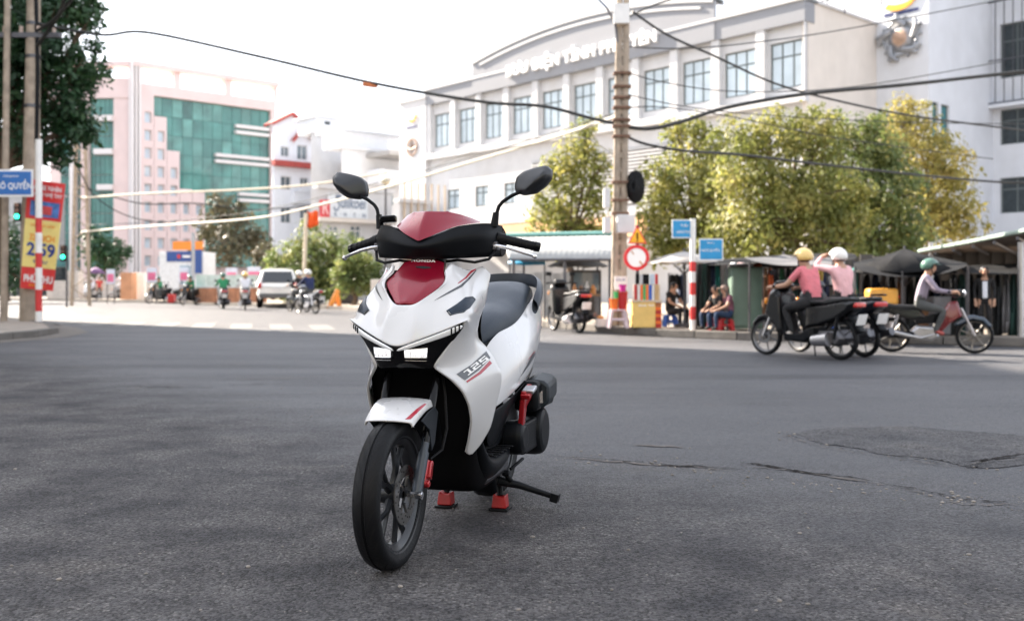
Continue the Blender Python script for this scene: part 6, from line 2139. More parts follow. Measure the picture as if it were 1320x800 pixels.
rack('rack of brown, rust and green garments right of the green cabinet', 984, 1036, 344, 425, 17.7, [(987, 7, 405, M_c['brown']), (993, 8, 392, M_c['rust']), (1000, 9, 420, M_c['black']), (1008, 8, 405, M_c['green']), (1016, 9, 420, M_c['black']), (1024, 8, 415, M_c['dkgreen']), (1031, 8, 420, M_c['black'])], group=GR)
rack('long rack of black clothes beside the white shirted man', 1225, 1318, 352, 440, 16.4, [(1230, 12, 432, M_c['black']), (1240, 12, 436, M_c['dkgreen']), (1251, 12, 430, M_c['black']), (1262, 12, 436, M_c['black']), (1286, 12, 436, M_c['black']), (1297, 10, 430, M_c['grey']), (1306, 11, 436, M_c['dkgreen']), (1315, 10, 430, M_c['black'])], group=GR)
# green steel cabinet
gc = thing('green_cabinet', 'tall grey green steel cabinet with bundles on its roof', 'cabinet', (at(964, 428, 18.2).x, 18.2, .14))
b0 = begin()
a, c = at(943, 428, 18.2), at(985, 344, 18.2)
mb = MB(); mb.box(a.x, c.x, 18.2, 18.8, .17, c.z); mb.build('body', mat('cabinet_green', (0.13, 0.20, 0.16), 0.5, var=0.1, dirt=0.3), None, bevel=.01)
mb = MB(); mb.box(a.x + .02, (a.x + c.x) / 2 - .004, 18.17, 18.199, .22, c.z - .04); mb.build('door', MATS['cabinet_green'], None, bevel=.006)
mb = MB(); mb.box((a.x + c.x) / 2 + .004, c.x - .02, 18.17, 18.199, .22, c.z - .04); mb.build('door', MATS['cabinet_green'], None, bevel=.006)
finish(gc, b0)
rn = random.Random(5)
for q, (px, w, m_, lb) in enumerate(((946, 9, 'white', 'white bundle at the left end of the cabinet roof'), (956, 10, 'pink', 'pinkish bundle second along the cabinet roof'), (967, 10, 'white', 'white bundle in the middle of the cabinet roof'), (977, 9, 'rust', 'rust coloured bundle near the right end of the cabinet roof'))):
    c = at(px, 344, 18.4); s_ = w / F * 18.4
    mb = MB(); mb.ball((c.x, 18.45, c.z + s_ * .28), (s_ * .6, s_ * .6, s_ * .32), 10, 7)
    for i in range(len(mb.v)):
        mb.v[i] = mb.v[i] + Vector((noise.noise(mb.v[i] * 9), noise.noise(mb.v[i] * 9 + Vector((5, 0, 0))), noise.noise(mb.v[i] * 9 + Vector((9, 0, 0))))) * s_ * .18
    o = mb.build('cloth_bundle', M_c[m_] if m_ != 'pink' else mat('dusty_pink', (.5, .36, .36), .9), None, 60)
    tag(o, lb, 'bundle', 'bundles on the cabinet roof')
# grey post fence behind
gf = thing('market_hoarding', 'long grey sheet hoarding behind the market stalls', 'fence', (at(930, 400, 22).x, 22, .14))
b0 = begin()
for q in range(26):
    x0, x1 = 905 + q * 17, 921.5 + q * 17
    Yh = 21.5 - q * .10
    a, c = at(x0, 420, Yh), at(x1, 336 - q * .7 + 3 * (q % 2), Yh)
    mb = MB(); mb.box(a.x, c.x - .004, Yh, Yh + .03, .14, c.z); mb.build('sheet', mat('hoarding_grey', (0.075, 0.07, 0.066), 0.85, var=0.2, scale=2, dirt=0.35), None, 0)
finish(gf, b0)
# tarps
def tarp(name, label, grid_, m, posts, group='market awnings'):
    t_ = thing(name, label, 'awning', (grid_[0][0].x, grid_[0][0].y, .14), group=group)
    b_ = begin()
    mb_ = MB(); mb_.grid(grid_)
    o_ = mb_.build('sheet', m, None, 180, sub=2)
    for p_ in posts:
        mb_ = MB(); mb_.cyl((p_.x, p_.y, .14), p_, .02, 6); mb_.build('post', M_steel)
    finish(t_, b_)
tarp('tarp_awning', 'low grey tarp awning over the garment rack', [[at(962, 333, 18.5), at(985, 331, 18.5), at(1010, 332, 18.5), at(1050, 331, 18.5), at(1085, 333, 18.5)], [at(958, 330, 17.6), at(985, 334, 17.6), at(1012, 339, 17.6), at(1045, 335, 17.6), at(1090, 337, 17.6)], [at(966, 336, 17.2), at(990, 340, 17.2), at(1012, 343, 17.2), at(1045, 341, 17.2), at(1090, 343, 17.2)]], M_gtarp, [at(966, 335, 17.3), at(1088, 340, 17.3)])
tarp('tarp_awning', 'black peaked tarp awning behind the yellow jerrycan', [[at(1098, 338, 18.0), at(1140, 330, 18.0), at(1165, 324, 18.0), at(1200, 329, 18.0), at(1240, 338, 18.0)], [at(1102, 340, 17.0), at(1140, 333, 17.0), at(1166, 322, 17.0), at(1202, 334, 17.0), at(1244, 338, 17.0)], [at(1098, 347, 15.8), at(1135, 355, 15.8), at(1170, 358, 15.8), at(1215, 354, 15.8), at(1252, 342, 15.8)]], M_tarp, [at(1102, 343, 15.9), at(1163, 350, 15.9), at(1248, 342, 15.9)])
tarp('tarp_awning', 'dark sagging tarp awning above the black clothes rack', [[at(1240, 342, 17.6), at(1290, 340, 17.6), at(1340, 338, 17.6)], [at(1238, 348, 16.6), at(1290, 350, 16.6), at(1340, 346, 16.6)], [at(1245, 352, 16.0), at(1290, 354, 16.0), at(1340, 352, 16.0)]], M_tarp, [at(1246, 350, 16.1), at(1330, 350, 16.1)])
tarp('tarp_awning', 'long low black tarp awning over the seated people and cabinet', [[at(900, 338, 20.0), at(940, 333, 20.0), at(985, 330, 20.0), at(1040, 327, 20.0), at(1100, 325, 20.0)], [at(905, 342, 18.9), at(940, 337, 18.9), at(985, 336, 18.9), at(1040, 331, 18.9), at(1105, 329, 18.9)], [at(935, 341, 18.0), at(955, 342, 18.0), at(985, 338, 18.0), at(1040, 336, 18.0), at(1105, 336, 18.0)]], M_tarp, [at(937, 340, 18.05), at(1100, 335, 18.05)])
rw = thing('steel_roof_shelter', 'sloping steel roof shelter at the right edge, teal edged', 'shelter', (at(1320, 420, 17).x, 17, .14))
b0 = begin()
A = [at(1184, 325, 19.5), at(1250, 313, 17.5), at(1345, 294, 15.0)]
B = [at(1184, 331, 24.0), at(1290, 333, 22.5), at(1420, 334, 20.0)]
mb = MB(); mb.grid([A, B]); mb.build('roof_sheet', mat('roof_brown', (0.13, 0.10, 0.08), 0.7, var=0.2), None, solid=.03)
mb = MB(); mb.tube([p + Vector((0, -.03, .02)) for p in A], .04, 6); mb.build('gutter', mat('pale_teal', (0.24, 0.31, 0.27), 0.6), None)
for q in range(7):
    a, b = A[0].lerp(A[2], q / 6) , B[0].lerp(B[2], q / 6)
    mb = MB(); mb.tube([a - Vector((0, 0, .08)), b - Vector((0, 0, .08))], .03, 5); mb.build('purlin', M_steel)
for px, Y in ((1316, 15.9), (1200, 19.2)):
    c = at(px, 330, Y)
    mb = MB(); mb.cyl((c.x, Y, .14), (c.x, Y, at(px, 312, Y).z), .05, 8); mb.build('post', M_alu)
finish(rw, b0)
# backs of stalls and goods under the black tarp
scr = thing('dark_screen', 'framed dark screen board standing behind the green helmeted rider', 'board', (at(1235, 430, 17).x, 17, .14))
b0 = begin()
a, c = at(1215, 436, 17.0), at(1246, 362, 17.0)
mb = MB(); mb.box(a.x, c.x, 17.0, 17.03, .14, c.z); mb.build('panel', M_gtarp, None, 0)
mb = MB(); mb.tube([(a.x, 16.98, .14), (a.x, 16.98, c.z), (c.x, 16.98, c.z), (c.x, 16.98, .14)], .02, 6); mb.build('frame', M_blk)
finish(scr, b0)
cartb = thing('goods_trolley', 'low steel trolley carrying the yellow jerrycan', 'trolley', (at(1135, 440, 15.9).x, 15.9, .14))
b0 = begin()
a, c = at(1105, 440, 15.9), at(1160, 394, 15.9)
mb = MB(); mb.box(a.x, c.x, 15.8, 16.4, c.z - .04, c.z - .005); mb.build('deck', M_steel, None, 0)
for x in (a.x + .05, c.x - .05):
    for y in (15.85, 16.35):
        mb = MB(); mb.cyl((x, y, .14), (x, y, c.z - .04), .018, 6); mb.build('leg', M_steel)
finish(cartb, b0)
jc = thing('yellow_jerrycan', 'yellow plastic jerrycan lying on the trolley behind the scooters', 'jerrycan', (at(1136, 393, 16.1).x, 16.1, at(1136, 393.5, 16.1).z))
mb = MB()
w_ = 19 / F * 16.1
mb.box(-w_, w_, -.14, .14, 0, 22 / F * 16.1)
mb.build('body', mat('yellow_jerry', (0.75, 0.36, 0.06), 0.4, var=0.1), jc, bevel=.05)
mb = MB(); mb.cyl((w_, 0, .14), (w_ + .05, 0, .14), .03, 10); mb.build('cap', M_red_p, jc)
for q, (px, py, w, h, m_, lb) in enumerate(((1112, 436, 16, 26, 'white', 'white carton on the pavement under the trolley'), (1150, 436, 12, 30, 'white', 'tall pale sack behind the rear wheel of the red motorbike'), (1128, 436, 13, 22, 'navy', 'dark blue sack in the middle under the trolley'))):
    c = at(px, py, 16.0); s_ = w / F * 16
    mb = MB(Matrix.Translation((c.x, 16.05, .145)))
    mb.box(-s_ / 2, s_ / 2, -.12, .12, 0, h / F * 16)
    o = mb.build('goods_sack', M_c[m_] if m_ != 'white' else mat('carton_pale', (.5, .45, .42), .8, var=.2), None, bevel=.03)
    tag(o, lb, 'sack', 'goods under the trolley')
# crates and bags heaped under the awnings
rn = random.Random(21)
spots = [(1045, 'dark crate left of the trolley, behind the scooters'), (1060, 'brown carton behind the scooters'), (1078, 'blue crate behind the scooters'), (1095, 'dark bag behind the pale pink rider'), (1175, 'dark crate behind the red motorbike'), (1192, 'brown carton behind the green helmeted rider'), (1208, 'dark bag beside the framed screen board')]
for q, (px, lb) in enumerate(spots):
    Yq = 17.2 - q * .12
    c = at(px, 436, Yq)
    w_, h_ = rn.uniform(.2, .32), rn.uniform(.3, .75)
    mb = MB(Matrix.Translation((c.x, Yq, .145)) @ Matrix.Rotation(rn.uniform(-.3, .3), 4, 'Z'))
    mb.box(-w_ / 2, w_ / 2, -.15, .15, 0, h_)
    o = mb.build('market_box', [M_c['black'], M_c['brown'], M_blu_p, M_c['navy'], M_c['black'], M_c['brown'], M_c['grey']][q], None, bevel=.02)
    tag(o, lb, 'box', 'boxes heaped under the awnings')
rack('row of bright small garments hung under the awning behind the scooters', 1040, 1108, 343, 425, 17.0, [(1044, 6, 372, M_c['pink']), (1051, 7, 380, M_c['black']), (1058, 6, 370, M_c['yellow']), (1065, 7, 384, M_c['navy']), (1072, 6, 368, M_c['white']), (1079, 7, 380, M_c['rust']), (1086, 7, 390, M_c['black']), (1094, 6, 372, M_c['green']), (1102, 7, 385, M_c['teal'])], group=GR)
rack('row of dark jackets hung behind the yellow jerrycan', 1112, 1212, 352, 432, 17.3, [(1117, 11, 405, M_c['black']), (1128, 11, 410, M_c['navy']), (1139, 11, 400, M_c['grey']), (1150, 11, 412, M_c['black']), (1161, 11, 405, M_c['brown']), (1172, 11, 410, M_c['black']), (1184, 11, 400, M_c['dkgreen']), (1196, 11, 412, M_c['black']), (1207, 10, 405, M_c['navy'])], group=GR)
parasol(1166, 350, 321, 66, 16.6, 'large black parasol spread above the yellow jerrycan', M_tarp)
parasol(1010, 345, 328, 45, 19.2, 'dark grey parasol above the garments beside the green cabinet', M_gtarp)

# ------------------------------------------------------------------ people
SKIN = mat('skin', (0.42, 0.24, 0.16), 0.55, var=0.06)
HAIR = mat('hair_black', (0.012, 0.010, 0.010), 0.5, var=0.1)
POSES = {
    'ride': dict(pel=(0, .86, .80), sp=(0, .80, .98), ch=(0, .73, 1.14), nk=(0, .70, 1.29), hd=(0, .665, 1.40), ht=(0, .67, 1.50), sh=(.165, .73, 1.235), el=(.25, .58, 1.03), wr=(.28, .38, 1.00), hn=(.285, .31, 1.00), hip=(.10, .84, .79), kn=(.16, .47, .70), an=(.14, .60, .36), to=(.15, .46, .315)),
    'ride_up': dict(pel=(0, .90, .82), sp=(0, .89, 1.0), ch=(0, .86, 1.16), nk=(0, .83, 1.31), hd=(0, .79, 1.42), ht=(0, .79, 1.52), sh=(.165, .86, 1.255), el=(.28, .62, 1.30), wr=(.14, .60, 1.44), hn=(.10, .64, 1.47), hip=(.10, .88, .81), kn=(.16, .52, .72), an=(.14, .64, .36), to=(.15, .50, .315)),
    'stand': dict(pel=(0, 0, .88), sp=(0, 0, 1.05), ch=(0, .01, 1.22), nk=(0, 0, 1.42), hd=(0, -.02, 1.53), ht=(0, -.02, 1.63), sh=(.17, .01, 1.36), el=(.22, .03, 1.10), wr=(.21, -.07, .88), hn=(.20, -.10, .80), hip=(.09, 0, .86), kn=(.10, -.01, .46), an=(.10, .03, .08), to=(.11, -.12, .04)),
    'sit': dict(pel=(0, .10, .38), sp=(0, .12, .55), ch=(0, .08, .73), nk=(0, .02, .91), hd=(0, -.03, 1.01), ht=(0, -.03, 1.11), sh=(.16, .06, .86), el=(.22, -.06, .62), wr=(.13, -.26, .52), hn=(.10, -.32, .50), hip=(.10, .06, .37), kn=(.15, -.34, .44), an=(.13, -.32, .07), to=(.14, -.46, .04)),
}
RAD = dict(pel=.135, sp=.125, ch=.145, nk=.055, hd=.088, ht=.07, sh=.062, el=.042, wr=.030, hn=.034, hip=.092, kn=.062, an=.040, to=.034)
BODY = {}
def body_mesh(pose, long_sleeve, bare_feet, slim=1.0):
    key = (pose, long_sleeve, bare_feet, slim)
    if key in BODY:
        return BODY[key].copy()
    P = POSES[pose]
    verts, rads, idx, edges = [], [], {}, []
    def add(n_, p, r_, sx=1):
        idx[n_] = len(verts)
        verts.append((p[0] * sx, p[1], p[2])); rads.append(r_ * slim if n_ not in ('hd', 'ht', 'nk') else r_)
        return n_
    for n_ in ('pel', 'sp', 'ch', 'nk', 'hd', 'ht'):
        add(n_, P[n_], RAD[n_])
    edges += [('pel', 'sp'), ('sp', 'ch'), ('ch', 'nk'), ('nk', 'hd'), ('hd', 'ht')]
    hd = Vector(P['hd'])
    add('nose', hd + Vector((0, -.098, -.005)), .016); edges.append(('hd', 'nose'))
    for s_, sx in (('L', 1), ('R', -1)):
        for n_ in ('sh', 'el', 'wr', 'hn', 'hip', 'kn', 'an', 'to'):
            add(n_ + s_, P[n_], RAD[n_], sx)
        edges += [('ch', 'sh' + s_), ('sh' + s_, 'el' + s_), ('el' + s_, 'wr' + s_), ('wr' + s_, 'hn' + s_), ('pel', 'hip' + s_), ('hip' + s_, 'kn' + s_), ('kn' + s_, 'an' + s_), ('an' + s_, 'to' + s_)]
        # fingers and thumb
        w, h = Vector(P['wr']), Vector(P['hn'])
        d = (h - w).normalized()
        side = Vector((1, 0, 0)) - d * d.x
        side = side.normalized() if side.length > .1 else Vector((0, 0, 1))
        if pose in ('ride',):
            curl = Vector((0, 0, -.05))
        else:
            curl = Vector((0, 0, -.02)) + d * .04
        for q, (o_, L) in enumerate(((-.026, .9), (-.009, 1.05), (.009, 1.0), (.026, .78))):
            add('f%d%s' % (q, s_), h + side * o_ + d * .045 * L, .0105, sx); add('g%d%s' % (q, s_), h + side * o_ + d * .05 * L + curl * L, .0095, sx)
            edges += [('hn' + s_, 'f%d%s' % (q, s_)), ('f%d%s' % (q, s_), 'g%d%s' % (q, s_))]
        add('th' + s_, w + (h - w) * .7 - side * .045 + Vector((0, 0, -.012)), .011, sx); edges.append(('hn' + s_, 'th' + s_))
    me = bpy.data.meshes.new('person_body')
    me.from_pydata(verts, [(idx[a], idx[b]) for a, b in edges], [])
    o = bpy.data.objects.new('person_body', me)
    COL.objects.link(o)
    o.modifiers.new('skin', 'SKIN')
    sv_ = me.skin_vertices[0].data
    for i, r_ in enumerate(rads):
        sv_[i].radius = (r_, r_)
    sv_[idx['pel']].use_root = True
    for n_ in ('sp', 'ch', 'pel'):
        sv_[idx[n_]].radius = (RAD[n_] * slim * 1.1, RAD[n_] * slim * .82)
    sb = o.modifiers.new('sub', 'SUBSURF'); sb.levels = sb.render_levels = 2
    dg = bpy.context.evaluated_depsgraph_get()
    out = bpy.data.meshes.new_from_object(o.evaluated_get(dg))
    bpy.data.objects.remove(o)
    # which garment covers which part: 0 skin, 1 shirt, 2 trousers, 3 shoes
    V = {k: Vector(verts[i]) for k, i in idx.items()}
    segs = []
    for a, b in edges:
        a0, b0_ = a.rstrip('LR') if a not in ('pel',) else a, b.rstrip('LR')
        if b0_ in ('sp', 'ch', 'sh'):
            g = 1
        elif b0_ == 'nk':
            g = 1
        elif b0_ == 'el':
            g = 1
        elif b0_ == 'wr':
            g = 1 if long_sleeve else 0
        elif b0_ in ('hip', 'kn', 'an'):
            g = 2
        elif b0_ == 'to':
            g = 0 if bare_feet else 3
        else:
            g = 0
        segs.append((V[a], V[b], g, b0_))
    mi = []
    for f_ in out.polygons:
        c = f_.center
        best, gg = 9, 0
        for a, b, g, nm_ in segs:
            ab = b - a
            t = max(0, min(1, (c - a).dot(ab) / max(1e-9, ab.length_squared)))
            dd = (c - a - ab * t).length
            if dd < best:
                best = dd
                gg = g
                if nm_ == 'nk' and t > .55:
                    gg = 0
                if nm_ == 'el' and not long_sleeve and t > .62:
                    gg = 0
                if nm_ == 'sp' and t < .25:
                    gg = 2
        mi.append(gg)
    for m_ in range(4):
        out.materials.append(SKIN)
    out.polygons.foreach_set('material_index', mi)
    out.polygons.foreach_set('use_smooth', [True] * len(out.polygons))
    BODY[key] = out
    return out.copy()
def person(label, pose, M, shirt, trousers, shoes, long_sleeve=False, bare=False, helmet=None, hair='short', group=None, slim=1.0, mask=None, cap=None, size=1.0, front=None):
    loc, rz = M
    t = thing('person', label, 'person', loc, rz, group)
    me = body_mesh(pose, long_sleeve, bare, slim)
    keep = [0] * len(me.polygons)
    me.polygons.foreach_get('material_index', keep)
    me.materials.clear()
    for m_ in (SKIN, shirt, trousers, shoes):
        me.materials.append(m_)
    me.polygons.foreach_set('material_index', keep)
    link(bpy.data.objects.new('body', me), t)
    t.scale = (size, size, size)
    hd = Vector(POSES[pose]['hd'])
    top_ = hd + Vector((0, .008, .035))
    for sx in (-1, 1):
        mb_ = MB(); mb_.ball(hd + Vector((sx * .034, -.082, .022)), (.011, .006, .008), 8, 6); mb_.build('eye', HAIR, t)
        mb_ = MB(); mb_.ball(hd + Vector((sx * .088, .012, .0)), (.014, .022, .03), 8, 6); mb_.build('ear', SKIN, t)
    mb_ = MB(); mb_.ball(hd + Vector((0, -.088, -.045)), (.024, .008, .007), 8, 6); mb_.build('mouth', mat('lips', (0.30, 0.10, 0.09), 0.5), t)
    if helmet:
        mb_ = MB()
        vs_, fs_ = [], []
        rings = []
        for i in range(9):
            th = math.pi * .64 * i / 8
            ring = []
            for k_ in range(20):
                ph = 2 * math.pi * k_ / 20
                cut = 1.0
                x, y, z = .128 * math.sin(th) * math.cos(ph), .145 * math.sin(th) * math.sin(ph), .128 * math.cos(th)
                if y < 0:
                    z = max(z, .018 + .03 * (-y / .145))
                ring.append(top_ + Vector((x, y, z)))
            rings.append(ring + [ring[0]])
        mb_.grid(rings)
        mb_.build('helmet', helmet, t, 60, solid=.008)
        mb_ = MB(); mb_.grid([[top_ + Vector((.10 * math.sin(a_), -.125 * math.cos(a_) - .005, .03)) for a_ in [R(d_) for d_ in range(-60, 61, 15)]], [top_ + Vector((.085 * math.sin(a_), -.185 * math.cos(a_) - .005, .02)) for a_ in [R(d_) for d_ in range(-60, 61, 15)]]])
        mb_.build('peak', helmet, t, 60, solid=.005)
        mb_ = MB(); mb_.tube([hd + Vector((.095, 0, .02)), hd + Vector((.07, -.03, -.085)), hd + Vector((-.07, -.03, -.085)), hd + Vector((-.095, 0, .02))], .008, 6); mb_.build('chin_strap', M_blk, t)
    mb_ = MB()
    mb_.ball(top_ + Vector((0, .022, .0)), (.098, .092, .095), 14, 10)
    if hair == 'long':
        mb_.tube([top_ + Vector((0, .06, .0)), top_ + Vector((0, .10, -.12)), top_ + Vector((0, .12, -.26))], [.07, .06, .03], 8)
    mb_.build('hair', HAIR, t)
    if mask:
        mb_ = MB(); mb_.ball(hd + Vector((0, -.03, -.045)), (.085, .075, .055), 12, 8); mb_.build('face_mask', mask, t)
    if front:
        mb_ = MB(); mb_.cbox((0, -.112, 1.10), (.11, .04, .40), (R(-4), 0, 0)); mb_.build('shirt_front', front, t, bevel=.018)
    if cap:
        mb_ = MB(); mb_.ball(top_ + Vector((0, .01, .02)), (.108, .115, .095), 14, 8); mb_.cbox(top_ + Vector((0, -.12, .015)), (.14, .12, .015)); mb_.build('cap', cap, t, bevel=.004)
    return t

# ------------------------------------------------------------------ motorbikes
def bike_wheel(y, r_, parent, w=.07, rimc=None, n=6):
    e = bpy.data.objects.new('wheel', None); link(e, parent); e.location = (0, y, r_)
    Mx = Matrix.Rotation(R(90), 4, 'Y')
    key = 'bw%.2f%s' % (r_, rimc.name if rimc else '')
    if key not in BODY:
        mb_ = MB(); mb_.lathe([(r_ - .055, -w * .36), (r_ - .03, -w * .5), (r_ - .008, -w * .36), (r_, 0), (r_ - .008, w * .36), (r_ - .03, w * .5), (r_ - .055, w * .36)], 40, Mx)
        t_ = mb_.mesh('tyre', M_rub)
        mb_ = MB(); mb_.lathe([(r_ - .052, -w * .4), (r_ - .06, -w * .3), (r_ - .075, 0), (r_ - .06, w * .3), (r_ - .052, w * .4)], 40, Mx)
        mb_.lathe([(.01, -.05), (.035, -.045), (.04, 0), (.035, .045), (.01, .05)], 14, Mx)
        for k_ in range(n):
            a = 2 * math.pi * k_ / n
            mb_.tube([Mx @ Vector((.02 * math.cos(a), .02 * math.sin(a), 0)), Mx @ Vector(((r_ - .06) * math.cos(a + .18), (r_ - .06) * math.sin(a + .18), 0))], [.014, .011], 6)
        mb_.lathe([(.07, .045), (.11, .045), (.11, .05), (.07, .05)], 24, Mx, closed=True)
        BODY[key] = (t_, mb_.mesh('rim', rimc or M_alu))
    for nm_, me_ in zip(('tyre', 'rim'), BODY[key]):
        link(bpy.data.objects.new(nm_, me_), e)
def profile(mb_, pts, w0, w1=None):
    """closed side profile (y, z) given a rounded half width, w1 at its edge"""
    w1 = w0 * .72 if w1 is None else w1
    n_ = len(pts)
    cy, cz = sum(p[0] for p in pts) / n_, sum(p[1] for p in pts) / n_
    rings = []
    for x, f_ in ((-w0, .80), (-w1, 1.0), (w1, 1.0), (w0, .80)):
        rings.append([(x, cy + (y - cy) * f_, cz + (z - cz) * f_) for y, z in pts])
    vs = [p for r_ in rings for p in r_]
    fs = [tuple(range(n_))[::-1], tuple(range(3 * n_, 4 * n_))]
    for i in range(3):
        fs += [(i * n_ + j, i * n_ + (j + 1) % n_, (i + 1) * n_ + (j + 1) % n_, (i + 1) * n_ + j) for j in range(n_)]
    return mb_._add(vs, fs)
def make_scooterbike(t, paint, rimc=None, trim=None, plate_=True, box=None):
    rimc = rimc or mat('grey_alloy_rim', (0.16, 0.16, 0.165), 0.4, metal=.6)
    """step-through scooter with big wheels"""
    trim = trim or M_blk
    bike_wheel(0.0, .285, t, .075, rimc); bike_wheel(1.30, .285, t, .085, rimc)
    def P(nm_, pts, w0, m_, w1=None, bev=.012):
        mb_ = MB(); profile(mb_, pts, w0, w1); return mb_.build(nm_, m_, t, bevel=bev)
    P('front_apron', [(.10, .62), (.20, .95), (.30, 1.0), (.40, .90), (.42, .62), (.46, .36), (.40, .30), (.30, .45)], .20, paint)
    P('floor_body', [(.40, .42), (.44, .24), (.85, .22), (.98, .30), (.95, .44), (.72, .34), (.50, .34)], .19, trim)
    P('rear_body', [(.78, .42), (.80, .72), (1.15, .76), (1.50, .82), (1.62, .80), (1.56, .70), (1.32, .56), (1.0, .46)], .17, paint)
    P('seat', [(.74, .77), (.80, .82), (1.10, .82), (1.22, .86), (1.52, .87), (1.56, .83), (1.2, .76)], .15, mat('bike_seat', (0.015, 0.015, 0.017), 0.5), bev=.02)
    P('front_fender', [(-.24, .46), (-.12, .58), (.06, .62), (.20, .55), (.16, .50), (.0, .56), (-.12, .52), (-.2, .44)], .065, paint)
    P('rear_fender', [(1.42, .62), (1.54, .62), (1.66, .40), (1.62, .36), (1.52, .52)], .07, M_blk)
    P('engine', [(.92, .20), (1.02, .40), (1.35, .42), (1.45, .30), (1.35, .20)], .15, M_steel)
    mb_ = MB(); mb_.tube([(-.18, .95, .22), (-.19, 1.2, .27), (-.2, 1.62, .38)], [.03, .06, .055], 12); mb_.build('exhaust', M_steel, t)
    mb_ = MB(); mb_.tube([(.17, .98, .26), (.18, 1.25, .29)], [.08, .10], 12); mb_.build('belt_cover', M_alu, t)
    for sx in (-1, 1):
        mb_ = MB(); mb_.tube([(.07 * sx, 0, .285), (.075 * sx, .16, .62)], .02, 8); mb_.build('fork_leg', M_alu, t)
        mb_ = MB(); mb_.tube([(.10 * sx, .33, 1.0), (.22 * sx, .36, 1.03), (.35 * sx, .42, 1.01)], [.014, .014, .018], 8); mb_.build('handlebar', M_blk, t)
        mb_ = MB(); mb_.tube([(.20 * sx, .36, 1.03), (.24 * sx, .35, 1.17)], .006, 6); mb_.cbox((.27 * sx, .35, 1.21), (.12, .025, .075)); mb_.build('mirror', M_blk, t, bevel=.01)
        mb_ = MB(); mb_.tube([(.15 * sx, 1.30, .29), (.14 * sx, 1.36, .62)], .025, 8); mb_.build('shock', M_blk, t)
        mb_ = MB(); mb_.ball((.17 * sx, .14, .80), (.03, .03, .05), 10, 8); mb_.build('indicator', mat('amber', (0.7, 0.25, 0.02), 0.3), t)
    P('headlight_cowl', [(.20, .98), (.26, 1.09), (.38, 1.10), (.44, 1.02), (.34, .97)], .13, paint)
    mb_ = MB(); mb_.ball((0, .205, 1.02), (.09, .03, .045), 12, 8); mb_.build('headlight', M_chrome, t)
    mb_ = MB(); mb_.cbox((0, 1.60, .76), (.24, .06, .07)); mb_.build('tail_light', mat('red_lens', (0.5, 0.01, 0.01), 0.1), t, bevel=.02)
    if plate_:
        mb_ = MB(); mb_.cbox((0, 1.64, .56), (.19, .008, .15), (R(-18), 0, 0)); mb_.build('number_plate', mat('plate_white', (0.7, 0.7, 0.7), 0.5), t)
    mb_ = MB(); mb_.tube([(.07, 1.48, .89), (.14, 1.57, .89), (0, 1.64, .895), (-.14, 1.57, .89), (-.07, 1.48, .89)], .014, 8); mb_.build('grab_rail', trim, t)
    mb_ = MB(); mb_.tube([(.12, .95, .22), (.18, 1.02, .05)], .012, 6); mb_.build('side_stand', M_blk, t)
